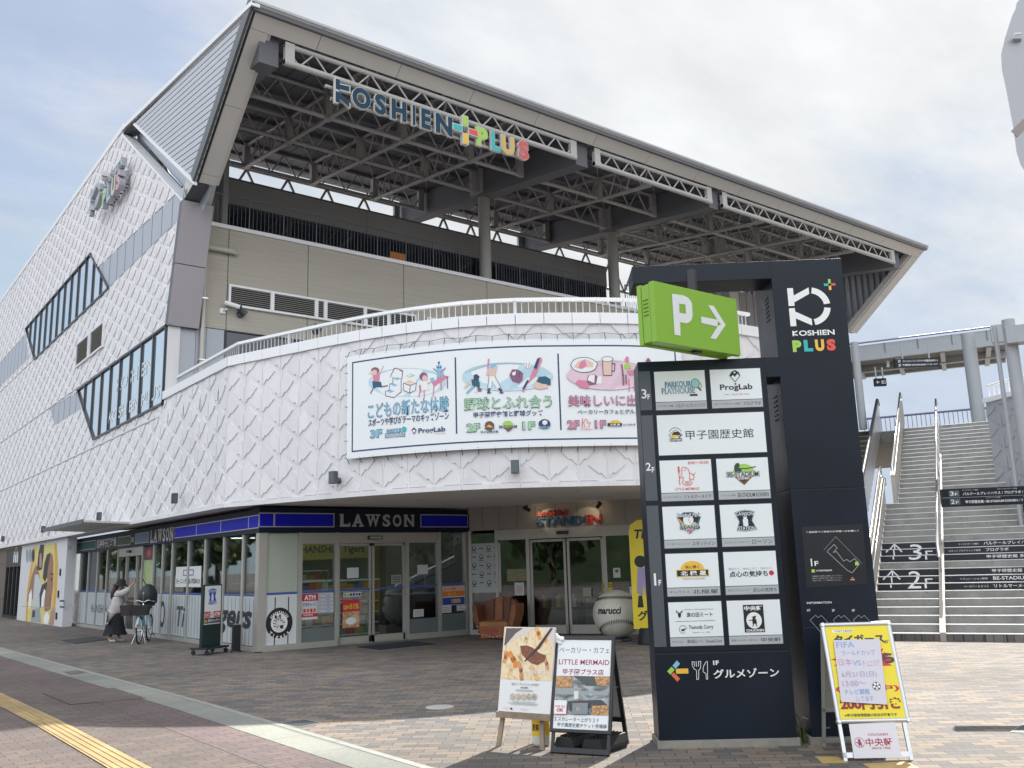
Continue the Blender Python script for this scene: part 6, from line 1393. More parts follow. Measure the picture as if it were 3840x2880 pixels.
pp_([(1193, 1066), (1396, 1105), (1388, 1184), (1197, 1142)]); P.w -= P.st
pp_([(1276, 930), (1345, 940), (1485, 1165), (1430, 1160), (1396, 1122)]); P.w -= P.st; pp_([(1485, 1165), (1372, 1333), (1304, 1322), (1392, 1178), (1430, 1160)])
b.build('lettering', PS)
b = MB(); pc = pA+PE*pw*.56-PNm*TH/2; b.tube([V((pc.x, pc.y, 3.52)), V((pc.x, pc.y, 4.32))], .048, FRAME, 20); b.build('pole', PS)

# ================================================================== EASEL with dumpling poster, WATER JUG
eL, eR = G(1865, 2800), G(2030, 2815); EE = (eR-eL).normalized(); EN = V((EE.y, -EE.x, 0))
WOOD = mat('easel_wood', (.27, .21, .15), .65, var=.25, vscale=9)
bk = (EN*-.21+ZU).normalized()                               # leaning back
ES = thing('easel', 'weathered wooden easel standing on the brick paving', 'easel', (eL+eR)/2)
em = (eL+eR)/2
b = MB(); 
for s, p in ((-1, eL), (1, eR)):
    b = MB(); top = em+EE*s*.14+bk*1.05; d = (top-p); b.obox((p+top)/2-EN*.02, EE, d.normalized().cross(EE), d.normalized(), .042, .025, d.length, WOOD); b.build('leg', ES)
b = MB(); p = em-EN*.52; d = (em+bk*1.0-p); b.obox((p+em+bk*1.0)/2, EE, d.normalized().cross(EE), d.normalized(), .04, .025, d.length, WOOD); b.build('leg', ES)
PO = em+EN*.035; mpe = lambda u, v, w: PO+EE*u+bk*v+EN*w
def ez(X, Y):
    n_ = EE.cross(bk); q = PN(1750+.3797*X, 2250+.3797*Y, PO+EN*.012, n_); q = q-PO; return (q.dot(EE), q.dot(bk))
ec = [ez(*q) for q in ((388, 268), (892, 268), (290, 1100), (808, 1122))]; eu0, eu1, ev0, ev1 = (ec[0][0]+ec[2][0])/2, (ec[1][0]+ec[3][0])/2, (ec[2][1]+ec[3][1])/2, (ec[0][1]+ec[1][1])/2
b = MB(); b.obox(em+EE*((eu0+eu1)/2)+bk*(ev0-.028)+EN*.03, EE, EN, ZU, .58, .06, .05, WOOD); b.build('ledge', ES)
PT = thing('poster_board', 'tall dumpling photo poster standing on the wooden easel', 'poster', PO+bk*.23)
b = MB(); b.obox(PO+EE*((eu0+eu1)/2)+bk*((ev0+ev1)/2), EE, bk.cross(EE), bk, eu1-eu0, .02, ev1-ev0, mat('poster_paper_white', (.72, .73, .74), .4)); b.build('board', PT)
b = MB(); P = Pnl(b, mpe, .0125, .0008)
def e_p(pts, m):
    q = [ez(*p) for p in pts]; q = clip(clip(clip(q, (tl_, 0), (tl_, 1), False), (tr_, 0), (tr_, 1), True), (0, T0), (1, T0), False)
    if len(q) > 2: P.poly(q, m)
GY = picture('dumpling_photo', [(.62, .28, .08), (.72, .50, .26), (.78, .66, .45), (.74, .58, .36), (.60, .22, .06)], 5.5, 1.5, .35, (2.2, 2.2, .8))
T0 = ev1-.004; tl_, tr_ = eu0+.004, eu1-.004
P.rect(tl_, ez(600, 785)[1], tr_, T0, GY)
e_p([(392, 275), (560, 275), (480, 330), (380, 450), (372, 440)], mat('photo_dark', (.10, .09, .10), .4)); e_p([(560, 275), (700, 275), (640, 300), (380, 450), (480, 340)], mat('photo_plate', (.62, .58, .56), .4)); e_p([(760, 275), (885, 275), (872, 430), (840, 420), (800, 330)], MATS['photo_plate'])
for x0, y0, x1, y1, t, c in ((430, 530, 480, 640, .05, (.66, .24, .05)), (690, 285, 720, 370, .04, (.70, .36, .12)), (440, 640, 420, 760, .04, (.74, .56, .30)), (520, 620, 545, 770, .04, (.55, .26, .10)), (770, 560, 800, 690, .035, (.58, .30, .16)), (640, 660, 700, 770, .04, (.70, .46, .2)), (390, 520, 375, 600, .04, (.68, .28, .08)), (600, 340, 570, 420, .035, (.78, .64, .42))): P.line([ez(x0, y0), ez((x0+x1)/2+6, (y0+y1)/2), ez(x1, y1)], t, mat('dumpling_%d' % x0, c, .4, var=.3, vscale=25))
CRM = mat('dumpling_skin', (.76, .64, .42), .4, var=.15, vscale=30)
e_p([(505, 335), (520, 340), (530, 395), (590, 430), (650, 440), (700, 480), (820, 505), (822, 525), (780, 535), (700, 525), (600, 510), (530, 480), (520, 590), (590, 610), (580, 630), (530, 610), (500, 520)], CRM)
e_p([(530, 450), (600, 445), (660, 470), (720, 520), (785, 545), (770, 600), (700, 640), (640, 620), (600, 590), (545, 530)], mat('dumpling_filling', (.20, .07, .035), .45, var=.5, vscale=40))
e_p([(830, 275), (855, 275), (720, 480), (580, 605), (570, 600), (700, 455)], mat('chopstick_brown', (.05, .02, .025), .35)); 
a_, c_ = ez(555, 725), ez(830, 690); P.text('肉汁飛び出る手包焼き餃子', a_[0], a_[1], c_[0], a_[1]+.042, PW, .02)
a_, c_ = ez(440, 835), ez(720, 812); P.text('“旨みたて、サクッジュワッと肉汁餃子”', a_[0], a_[1], c_[0], a_[1]+.022, INK, .0)
GT = mat('poster_grey_text', (.42, .42, .44), .5)
for X0, X1, Y in ((535, 610, 862), (485, 660, 882), (495, 650, 890), (460, 680, 998), (410, 710, 1008), (440, 690, 1020)): a_, c_ = ez(X0, Y), ez(X1, Y); P.rect(a_[0], a_[1]-.002, c_[0], a_[1]+.003, GT)
a_, c_ = ez(535, 868), ez(610, 868); P.text('点心の気持ち', a_[0], a_[1], c_[0], a_[1]+.014, INK, .02)
for k, c in enumerate(((.5, .46, .40), (.55, .45, .28), (.60, .40, .22), (.42, .36, .26), (.35, .33, .28))):
    u, v = ez(455+k*54, 950); P.disc(u, v, .0135*1.9, .0155*1.9, mat('dish_rim', (.5, .47, .44), .4), 16); P.disc(u, v, .020, .023, mat('dish_%d' % k, c, .5, var=.4, vscale=60), 14)
a_ = ez(360, 1060); P.text('HANKYU HANSHIN', a_[0], a_[1]-.004, a_[0]+.07, a_[1]+.006, GT, .0); P.rect(a_[0]+.085, a_[1]-.010, a_[0]+.105, a_[1]+.006, INK); P.text('TEN SHIN NO KIMOCHI', a_[0]+.19, a_[1]-.006, a_[0]+.28, a_[1]+.004, GT, 0)
b.build('print', PT)
jp = AD(2020, 2780, (em-EN*.14).dot(FH)); jp = G(2018, 2796); jp = em-EN*.20+EE*.12; jp.z = 0
JG = thing('water_jug', 'clear plastic water bottle with a yellow label tied behind the easel leg', 'bottle', jp)
PLA = mat('clear_plastic', (.55, .58, .55), .15); b = MB(); b.lathe(jp, [(.0, .005), (.075, .005), (.082, .03), (.078, .06), (.082, .09), (.078, .12), (.082, .15), (.082, .24), (.045, .30), (.03, .33), (.03, .35)], PLA, 18); b.build('bottle_body', JG)
b = MB(); b.lathe(jp, [(.0835, .10), (.0835, .235)], mat('bottle_label', (.75, .48, .03), .4), 18); P = Pnl(b, lambda u, v, w: jp+EN*(.0835+w)*math.cos(u/.083)+EE*.0835*math.sin(u/.083)+ZU*v, .002); P.text('麦茶', -.05, .14, .03, .20, INK, .02); b.build('label', JG)
b = MB(); b.lathe(jp, [(.032, .345), (.032, .375), (0, .376)], PW, 14); b.build('cap', JG)

# ================================================================== BLACK A-BOARD
def a_board(name, label, fL, fR, dep, H, m, mback):
    """two hinged leaves: returns thing and the map of the front leaf"""
    E = (fR-fL).normalized(); Nn = V((E.y, -E.x, 0)); w = (fR-fL).length; mid = (fL+fR)/2
    t = thing(name, label, 'sign board', mid); tilt = (-Nn*(dep/2)+ZU*H).normalized(); Ls = math.hypot(dep/2, H)
    nf = E.cross(tilt).normalized(); nf = nf if nf.dot(Nn) > 0 else -nf
    return t, E, Nn, w, mid, tilt, Ls, nf
aL, aR = G(2065, 2825), G(2285, 2838)
BLK = mat('aboard_black', (.014, .015, .018), .3); BGR = mat('aboard_back_panel', (.30, .31, .30), .5)
AB, AE, AN, aw_, am, at_, aLs, anf = a_board('sandwich_board', 'black framed sandwich board for a bakery cafe with photos', aL, aR, .58, .965, BLK, BGR)
mpa = lambda u, v, w: aL+AE*u+at_*v+anf*w
b = MB()
for u in (.012, aw_-.012): b.obox(mpa(u, aLs/2, -.004), AE, anf, at_, .030, .024, aLs, BLK)
b.obox(mpa(aw_/2, .03, 0), AE, anf, at_, aw_, .03, .05, BLK)
for u in (-.006, aw_-.002): b.obox(mpa(u, (.18+aLs)/2, .003), AE, anf, at_, .030, .032, aLs-.18, BLK)
for v in (.192, aLs-.008): b.obox(mpa(aw_/2-.004, v, .003), AE, anf, at_, aw_+.034, .034, .032, BLK)
b.build('front_frame', AB, bevel=.006)
bl = aL-AN*.58; bt2 = (AN*.29+ZU*.965).normalized(); nb = AE.cross(bt2).normalized(); nb = nb if nb.dot(AN) < 0 else -nb
mpb = lambda u, v, w: bl+AE*u+bt2*v+nb*w
b = MB()
for u in (.018, aw_-.018): b.obox(mpb(u, aLs/2, 0), AE, nb, bt2, .036, .028, aLs, BLK)
for v in (.03, .235): b.obox(mpb(aw_/2, v, 0), AE, nb, bt2, aw_, .026, .045, BLK)
b.obox(mpb(aw_/2, .235+(aLs-.26)/2, .0), AE, nb, bt2, aw_-.05, .012, aLs-.28, BGR); b.build('back_frame', AB)
for u in (.01, aw_-.01): b = MB(); b.tube([mpa(u, aLs*.55, -.01), mpb(u, aLs*.55, -.01)], .006, BLK, 6); b.build('stay', AB)
b = MB(); b.obox(mpa(aw_/2-.004, (.205+aLs-.022)/2, .004), AE, anf, at_, aw_-.016, .012, aLs-.222, mat('aboard_paper', (.74, .77, .79), .4)); pp = b.build('poster', AB)
b = MB(); P = Pnl(b, mpa, .0105, .0008)
def az(X, Y): q = PN(1750+.3797*X, 2250+.3797*Y, mpa(0, 0, .0105), anf)-aL; return (q.dot(AE), q.dot(at_))
def a_t(s, X0, Y1, X1, Y0, m, bo=.01, sh=0): a, c, d = az(X0, Y1), az(X1, Y0), az(X0, Y0); P.text(s, a[0], a[1], c[0], d[1], m, bo, sh)
AGR = mat('aboard_grey_text', (.10, .11, .12), .5); AMA = mat('aboard_maroon', (.36, .03, .07), .5)
a_t('ベーカリー・カフェ', 915, 520, 1412, 465, AGR, .004); a_t('LITTLE MERMAID', 910, 635, 1410, 585, AMA, .008); a_t('甲子園プラス店', 948, 735, 1355, 678, AMA, .014)
a_t('エスカレーター上がり２Ｆ', 862, 1192, 1308, 1150, AGR, .010); a_t('甲子園歴史館チケット売場横', 895, 1250, 1385, 1208, AGR, .010)
def a_p(pts, m): P.poly([az(*p) for p in pts], m)
a_p([(885, 748), (1415, 755), (1400, 1140), (868, 1130)], picture('cafe_photo', [(.06, .07, .08), (.16, .18, .19), (.30, .33, .34), (.42, .46, .48)], 9, .6, .4, (1, 1, 2.5)))
a_p([(880, 865), (1150, 870), (1100, 900), (1405, 905), (1402, 940), (880, 930)], mat('cafe_ceiling', (.30, .32, .32), .4)); a_p([(1050, 748), (1260, 755), (1405, 850), (1180, 850)], mat('cafe_sign_band', (.07, .08, .08), .4)); a_p([(1000, 1000), (1330, 985), (1395, 1040), (1020, 1100)], mat('cafe_counter_photo', (.05, .05, .055), .4)); a_p([(1060, 900), (1105, 900), (1105, 975), (1060, 980)], mat('cafe_light_photo', (.62, .66, .66), .4)); a_p([(1210, 925), (1240, 925), (1240, 945), (1210, 945)], SKB)
BRD = picture('bread_photo', [(.14, .05, .02), (.45, .24, .10), (.62, .40, .20)], 26, .4)
for q in ([(888, 748), (1048, 752), (1040, 868), (882, 865)], [(1262, 755), (1415, 757), (1408, 850), (1290, 845)], [(1240, 1045), (1400, 1040), (1398, 1140), (1240, 1138)]): a_p(q, BRD)
for k, (X, Y) in enumerate(((905, 775), (950, 770), (1000, 775), (910, 825), (970, 800), (1025, 775), (990, 845), (940, 850), (1300, 780), (1340, 775), (1385, 785), (1330, 820), (1375, 825), (1270, 1065), (1310, 1060), (1350, 1065), (1385, 1070), (1260, 1105), (1300, 1115), (1345, 1100))): u, v = az(X, Y); P.disc(u, v, .0125, .0125, mat('bun_crust', (.50, .25, .09), .4, var=.4, vscale=40), 12); P.disc(u+.001, v+.002, .007, .006, mat('bun_top', (.66, .42, .20), .4), 10)
a_p([(1050, 1020), (1205, 1018), (1200, 1132), (1048, 1130)], mat('tray_photo', (.20, .23, .25), .4)); u, v = az(1105, 1080); P.disc(u, v, .016, .014, MATS['dish_rim'] if 'dish_rim' in MATS else PW, 14); P.disc(u, v, .012, .010, MATS['bun_crust'], 12)
a_p([(872, 992), (998, 995), (990, 1130), (866, 1128)], MATS['aboard_paper']); P.line([az(*p) for p in ((872, 992), (866, 1128), (990, 1130), (998, 995))], .004, RED); a_t('TAKE OUT', 878, 1062, 984, 1042, RED, .02); a_t('OK', 895, 1105, 965, 1070, RED, .05)
b.build('print', pp)
b = MB(); c_ = mpa(.02, aLs-.01, .01); r = random.Random(3)
for k in range(7): b.lathe(c_+AE*r.uniform(-.03, .03)+ZU*r.uniform(-.05, .03)+anf*.01, [(0, -.02), (.02, -.01), (.024, .0), (.015, .02), (0, .025)], PW, 7)
b.build('plastic_wrap', label='scrunched white plastic bag tied to the top corner of the black sandwich board', cat='bag')
BLW = mat('weight_black', (.02, .021, .023), .5)
for i, (u, dd, lab) in enumerate(((.16, .27, 'black ribbed weight under the sandwich board, nearer the easel'), (.43, .25, 'black ribbed weight under the sandwich board, nearer the totem'))):
    c = aL+AE*u-AN*dd; t = thing('board_weight', lab, 'weight', c, 'weights under the sandwich board')
    ax = (-AN+AE*.25).normalized(); sd_ = V((-ax.y, ax.x, 0)); b = MB()
    prof = [(-.095, .02), (-.105, .06), (-.075, .125), (.075, .125), (.105, .06), (.095, .02)]
    b.prism([c-ax*.22+sd_*x+ZU*z for x, z in prof], ax*.44, BLW); b.obox(c+ZU*.012, ax, sd_, ZU, .46, .17, .022, BLW); b.build('weight_body', t, bevel=.006)
    b = MB()
    for k in range(4): b.obox(c+sd_*(-.055+k*.037)+ZU*.13, ax, sd_, ZU, .36, .015, .014, BLW)
    b.build('ribs', t)
# ================================================================== SILVER A-BOARD with yellow poster
sL, sR_ = G(3165, 2855), G(3425, 2850)
SVR = mat('aboard_silver', (.60, .62, .64), .3, .6)
SB2, BE, BNn, bw_, bm, btl, bLs, bnf = a_board('sandwich_board', 'silver framed sandwich board with a yellow discount poster', sL, sR_, .62, 1.06, SVR, BGR)
mps = lambda u, v, w: sL+BE*u+btl*v+bnf*w
b = MB()
for u in (.014, bw_-.014): b.obox(mps(u, bLs/2, -.005), BE, bnf, btl, .028, .024, bLs, SVR)
b.obox(mps(bw_/2, .045, -.005), BE, bnf, btl, bw_, .024, .04, SVR)
for u in (.012, bw_+.020): b.tube([mps(u, .305, .004), mps(u, bLs-.012, .004)], .019, SVR, 10)
for v in (.305, bLs-.012): b.tube([mps(.012, v, .004), mps(bw_+.020, v, .004)], .019, SVR, 10)
for u in (.012, bw_+.020):
    for v in (.305, bLs-.012): b.lathe(mps(u, v, -.017), [(.021, 0), (.021, .038), (.015, .042)], SVR, 14, ax=bnf)
b.build('front_frame', SB2)
sb0 = sL-BNn*.62; sbt = (BNn*.31+ZU*1.06).normalized(); snb = BE.cross(sbt).normalized(); mpk = lambda u, v, w: sb0+BE*u+sbt*v+snb*w
b = MB()
for u in (.014, bw_-.014): b.obox(mpk(u, bLs/2, 0), BE, snb, sbt, .028, .024, bLs, SVR)
for v in (.05, .33): b.obox(mpk(bw_/2, v, 0), BE, snb, sbt, bw_, .024, .03, SVR)
b.obox(mpk(bw_/2, .33+(bLs-.36)/2, 0), BE, snb, sbt, bw_-.04, .01, bLs-.36, BGR); b.build('back_frame', SB2)
YP = mat('yellow_poster', (.80, .66, .03), .4, var=.03); b = MB(); b.obox(mps(bw_/2+.016, (.322+bLs-.030)/2, .008), BE, bnf, btl, bw_-.024, .008, bLs-.352, YP); pp = b.build('poster', SB2)
def sz(X, Y): q = PN(2900+.5908*X, 1900+.5908*Y, mps(0, 0, .0125), bnf)-sL; return (q.dot(BE), q.dot(btl))
b = MB(); P = Pnl(b, mps, .0125, .0008); DKR = mat('poster_dark_red', (.28, .03, .03), .5); DKG2 = mat('poster_dark_ink', (.05, .05, .055), .5)
def s_p(pts, m): P.poly([sz(*p) for p in pts], m)
def s_t(s, X0, Y1, X1, Y0, m, bo=.02): a, c, d = sz(X0, Y1), sz(X1, Y0), sz(X0, Y0); P.text(s, a[0], a[1], c[0], d[1], m, bo)
s_p([(375, 800), (505, 796), (505, 780), (372, 784)], PW); s_t('中央軒甲子園店限定', 388, 796, 503, 785, INK, .01)
s_t('タイガース', 388, 872, 700, 815, DKG2, .05); s_t('が', 705, 868, 733, 845, DKG2, .03)
star = []
for k in range(28): a = 2*math.pi*k/28; r_ = 1. if k % 2 == 0 else .72; star.append(sz(570+205*r_*math.cos(a), 970+90*r_*math.sin(a)))
cx_, cy_ = sz(570, 970)
for k in range(28): P.poly([(cx_, cy_), star[k], star[(k+1) % 28]], RED); P.w -= P.st
P.up(); s_t('勝ったら', 400, 1008, 760, 930, DKG2, .05); s_t('(試合中)', 400, 1180, 795, 1135, RED, .03); s_t('200円引き', 430, 1292, 805, 1215, DKR, .05); s_t('※甲子園球場開催の試合が対象です', 455, 1336, 785, 1315, DKG2, .012)
b.build('print', pp)
HW = mat('handwritten_paper', (.62, .60, .68), .55, var=.03)
b = MB(); P = Pnl(b, mps, .026, .0008); s_p([(380, 850), (672, 842), (720, 1258), (428, 1240)], HW); P.w += .001
INKB = mat('crayon_blue', (.20, .38, .66), .6); INKP = mat('crayon_violet', (.42, .36, .52), .6); INKR = mat('crayon_pink', (.55, .33, .42), .6)
s_t('FIFA', 400, 898, 508, 862, INKB, .0); s_t('ワールドカップ', 435, 948, 640, 915, INKB, -.004); s_t('日本', 415, 1010, 490, 968, INKR, -.004); s_t('VS', 505, 1010, 550, 978, INKB, -.004); s_t('チュニジア', 565, 1016, 668, 978, INKR, -.006); s_t('6月21日(日)', 435, 1090, 650, 1050, INKP, -.004); s_t('13:00〜', 440, 1142, 580, 1108, INKP, -.004); s_t('テレビ観戦', 450, 1195, 605, 1160, INKB, -.004); s_t('してます', 530, 1235, 630, 1205, INKB, -.004)
c = sz(651, 1140); P.disc(c[0], c[1], .033, .033, INK, 22); P.disc(c[0], c[1], .030, .030, PW, 22); P.disc(c[0], c[1], .010, .010, INK, 5)
for k in range(5): a = 2*math.pi*k/5+.3; P.disc(c[0]+.024*math.cos(a), c[1]+.024*math.sin(a), .0075, .0075, INK, 5); P.line([(c[0]+.009*math.cos(a), c[1]+.009*math.sin(a)), (c[0]+.02*math.cos(a), c[1]+.02*math.sin(a))], .002, INK)
b.build('handwritten_notice', label='white handwritten sheet with a football taped over the yellow poster', cat='notice')
b = MB(); P = Pnl(b, mps, .016, .0008); s_p([(478, 1380), (770, 1368), (815, 1592), (512, 1598)], mat('laminated_paper', (.66, .64, .69), .3, var=.03)); P.w += .001
s_t('CHUOKEN', 600, 1455, 725, 1440, AMA, .006); s_t('中央軒', 590, 1522, 750, 1470, AMA, .012); s_t('SINCE 1958', 625, 1540, 740, 1527, AMA, .004); c = sz(546, 1497); P.arc(c[0], c[1], .037, .003, AMA, 0, 360, 22); P.disc(c[0], c[1]+.015, .011, .012, AMA, 10); P.poly([(c[0]-.012, c[1]+.005), (c[0]+.014, c[1]+.004), (c[0]+.016, c[1]-.02), (c[0]-.012, c[1]-.02)], AMA); P.line([(c[0]-.01, c[1]), (c[0]-.028, c[1]-.002)], .006, AMA); P.line([(c[0]-.004, c[1]-.02), (c[0]-.008, c[1]-.03)], .005, AMA); P.line([(c[0]+.01, c[1]-.02), (c[0]+.014, c[1]-.03)], .005, AMA)
b.build('name_sheet', label='laminated white name sheet hung low in the silver sandwich board', cat='notice')
# weeds and hose at the foot of the tower
r = random.Random(11); GRS = mat('weed_green', (.07, .13, .03), .7, var=.3, vscale=20); DRY = mat('weed_dry', (.20, .16, .07), .8)
b = MB(); wc = G(2995, 2785)
for k in range(170):
    p = wc+TE*r.uniform(-.05, .22)+TN*r.uniform(-.26, .06); p.z = 0; h = r.uniform(.05, .2) if k < 158 else r.uniform(.25, .42); d = V((r.uniform(-1, 1), r.uniform(-1, 1), 0))*h*.55; w = V((r.uniform(-1, 1), r.uniform(-1, 1), 0)).normalized()*.005
    b.add([p-w, p+w, p+d*.5+ZU*h*.7+w*.8, p+d*.5+ZU*h*.7-w*.8, p+d+ZU*h*.85], [(0, 1, 2, 3), (3, 2, 4)], GRS if r.random() < .75 else DRY)
b.build('weeds', label='green and dry weeds growing between the totem slab and tower', cat='weeds', kind='stuff')
b = MB(); h0 = wc-TN*.0+TE*.05; pts = [h0+ZU*.22, h0+TE*.12+ZU*.16+TN*.05, h0+TE*.30+ZU*.12+TN*.10, mpk(.02, .16, -.02)]
b.tube([pts[0]*(1-t)**3+pts[1]*3*t*(1-t)**2+pts[2]*3*t*t*(1-t)+pts[3]*t**3 for t in [k/14 for k in range(15)]], .006, mat('hose_green', (.16, .28, .24), .4), 7); b.build('wire', label='thin green wire running from the tower foot to the silver sandwich board', cat='wire')
# yellow floor tiles and covers set in the paving
def flatq(name, px, z, m, lab, cat, th=.004):
    b = MB(); q = [G(*p) for p in px]; b.prism([p+ZU*(z-th) for p in q], (0, 0, th), m); return b.build(name, label=lab, cat=cat)
b = MB(); TILE = mat('tile_ochre', (.40, .28, .10), .7, var=.15, vscale=8); q = [G(*p) for p in ((3055, 2838), (3140, 2838), (3180, 2862), (3085, 2864))]; b.prism([p+ZU*.001 for p in q], (0, 0, .004), TILE); q = [G(*p) for p in ((3235, 2866), (3400, 2858), (3470, 2895), (3290, 2900))]; b.prism([p+ZU*.001 for p in q], (0, 0, .004), TILE); b.build('tactile_tile', kind='structure')
STG = mat('grate_steel', (.12, .14, .14), .5, .4)
def grate(px, lab):
    q = [G(*p) for p in px]; c = sum(q, V())/4; t = thing('drain_grate', lab, 'grate', c, 'drain grates'); b = MB(); b.prism([p+(p-c)*.10+ZU*.001 for p in q], (0, 0, .005), mat('grate_rim', (.36, .36, .33), .6)); b.build('rim', t)
    b = MB(); b.prism([p+ZU*.002 for p in q], (0, 0, .0045), INK)
    for k in range(11): s = (k+.5)/11; a, d = q[0].lerp(q[1], s), q[3].lerp(q[2], s); dd = (q[1]-q[0])/40; b.prism([a-dd+ZU*.005, a+dd+ZU*.005, d+dd+ZU*.005, d-dd+ZU*.005], (0, 0, .004), STG)
    b.build('bars', t)
grate([(1056, 2715), (1140, 2700), (1202, 2712), (1115, 2728)], 'dark slotted grate in the plaza bricks'); grate([(235, 2521), (310, 2514), (336, 2525), (262, 2534)], 'dark grate in the concrete gutter strip'); grate([(3795, 2745), (3850, 2712), (3930, 2715), (3890, 2750)], 'grey slotted cover in the sunny bricks at the right edge')
b = MB(); c = G(1649, 2652); b.lathe(c, [(.17, .0), (.17, .005), (.165, .007), (0, .007)], mat('cover_pale', (.42, .42, .40), .6, var=.08), 28); b.build('manhole_cover', label='round pale cover set in the shaded plaza bricks', cat='manhole cover')
b = MB(); q = [G(*p) for p in ((1339, 2427), (1420, 2437), (1636, 2416), (1545, 2406))]; b.prism([p+ZU*.001 for p in q], (0, 0, .012), mat('mat_dark_blue', (.010, .016, .035), .9, bump=.4, bscale=90)); b.build('door_mat', label='dark blue mat before the sliding doors of the convenience store', cat='mat')
b = MB(); q = [G(*p) for p in ((230, 2403), (282, 2415), (412, 2397), (358, 2388))]; b.prism([p+ZU*.001 for p in q], (0, 0, .012), mat('mat_grey', (.045, .048, .052), .9, bump=.4, bscale=90)); b.build('door_mat', label='grey mat on the bricks left of the standing woman', cat='mat')

b = MB(); q = [G(*k) for k in ((159, 2602), (262, 2645), (553, 2621), (425, 2581))]; cc_ = sum(q, V())/4
b.prism([k+ZU*.005 for k in q], (0, 0, .004), mat('cover_joint', (.035, .032, .03), .8)); b.prism([cc_+(k-cc_)*.975+ZU*.006 for k in q], (0, 0, .0045), WALK); b.build('utility_cover', label='brick filled utility cover set in the dark sidewalk bricks', cat='cover')
# ================================================================== STAIRCASE, ESCALATOR, CANOPY at the right
C0 = V((16.95, 8.95, 0)); SDR = V((.9063, .4226, 0)); SW = V((.4226, -.9063, 0)); RS, TD, NS = .1435, .31, 38
def stp(t, w, z): return C0+SDR*t+SW*w+ZU*z
STT = mat('stair_concrete', (.27, .27, .262), .75, var=.22, vscale=3, bump=.15, bscale=30); NOS = mat('stair_nosing', (.78, .77, .74), .3, .6); TILEB = brick('riser_tile', [(.13, .12, .11), (.16, .15, .14), (.11, .10, .10)], .15, .15, 0, mortar=(.03, .03, .03), offs=0)
ST = thing('staircase', 'wide outdoor staircase with metal nosings and black lettered bands on its risers', 'staircase', C0)
WL, WR = -1.26, 2.35
b = MB(); nz_ = MB()
for i in range(NS):
    for w0, w1 in ((WL if i < 20 else -.98, -.05), (.05, WR)):
        t = i*TD; z0, z1 = i*RS, (i+1)*RS; m = TILEB if i == 0 else STT
        b.quad(stp(t, w0, z0), stp(t, w1, z0), stp(t, w1, z1), stp(t, w0, z1), m); b.quad(stp(t, w0, z1), stp(t, w1, z1), stp(t+TD, w1, z1), stp(t+TD, w0, z1), STT)
        nz_.obox(stp(t+.018, (w0+w1)/2, z1-.006), SDR, SW, ZU, .05, w1-w0, .016, NOS)
r = random.Random(2)
for k in range(160):
    i = r.randrange(1, NS); w = r.uniform(WL+.1, WR-.1); b.obox(stp(i*TD-.002, w, (i+1)*RS-.03-r.uniform(0, .015)), SDR, SW, ZU, .004, .012, r.uniform(.02, .045), DARKM)
b.build('steps', ST); nz_.build('nosings', ST)
b = MB(); q = [stp(0, 0, 0)+SDR*-.02, stp(NS*TD, 0, NS*RS), stp(NS*TD, 0, NS*RS+.05), stp(0, 0, RS+.02)+SDR*-.02]; b.prism([p-SW*.05 for p in q], SW*.10, mat('stair_divider', (.34, .31, .27), .6)); b.build('divider', ST)
# lettered bands
BAND = mat('riser_band', (.012, .015, .026), .4)
def ond(i0, w0, t, u0, v0, u1, v1, P, m, bold=.01):
    """print text across risers, cutting it at every tread; v measured up from the foot of riser i0"""
    vs, fs = glyphs(t, bold); vs = fit(vs, u0, v0, u1, v1)
    for f in fs:
        pg = [vs[k] for k in f]
        for j in range(4):
            q = clip(clip(pg, (0, j*RS+.004), (1, j*RS+.004), True), (0, (j+1)*RS-.018), (1, (j+1)*RS-.018), False)
            if len(q) > 2: P.add([stp((i0+j)*TD-.004, x, (i0+j)*RS+y) for x, y in [(a, c-j*RS) for a, c in q]], [tuple(range(len(q)))], m)
b = MB()
for i in (6, 7, 8, 10, 11, 12):
    for w0, w1 in ((WL+.02, -.06), (.06, WR)): b.quad(stp(i*TD-.002, w0, i*RS+.001), stp(i*TD-.002, w1, i*RS+.001), stp(i*TD-.002, w1, (i+1)*RS-.016), stp(i*TD-.002, w0, (i+1)*RS-.016), BAND)
for i0, d in ((6, '2'), (10, '3')):
    ond(i0, 0, d, -.66, .04, -.40, RS*3-.05, b, PW, .0); ond(i0, 0, 'F', -.33, .04, -.18, RS*1.6, b, PW, .0)
    for a, c in (((-.98, .06), (-.98, .40)), ((-1.15, .22), (-.98, .40)), ((-.81, .22), (-.98, .40))):
        q = bar2(a, c, .028)
        for j in range(3):
            s_ = clip(clip(q, (0, j*RS+.004), (1, j*RS+.004), True), (0, (j+1)*RS-.018), (1, (j+1)*RS-.018), False)
            if len(s_) > 2: b.add([stp((i0+j)*TD-.004, x, (i0+j)*RS+y-j*RS) for x, y in s_], [tuple(range(len(s_)))], PW)
rows_ = ((12, 'キッズスポーツ施設', .35, .75, 'パルクールプレイハウス', .85, 1.85), (11, 'ロボットプログラミング教室', .15, .78, 'プログラボ', .88, 1.32), (10, '', 0, 0, '甲子園歴史館 多目的ホール', .88, 2.1), (8, '', 0, 0, '甲子園歴史館', .95, 1.50), (7, 'シミュレーション野球', .34, .85, 'BE-STADIUM KOSHIEN', .95, 2.12), (6, 'ベーカリー＆カフェ', .40, .85, 'リトルマーメイド', .95, 1.62))
for i, s0_, a0, a1, s1_, b0, b1 in rows_:
    if s0_: ond(i, 0, s0_, a0, .045, a1, .085, b, PW, .0)
    ond(i, 0, s1_, b0, .035, b1, .105, b, PW, .012)
ond(6, 0, '8:00〜20:00', 1.78, .065, 2.12, .095, b, PW, 0)
b.build('lettering', ST)
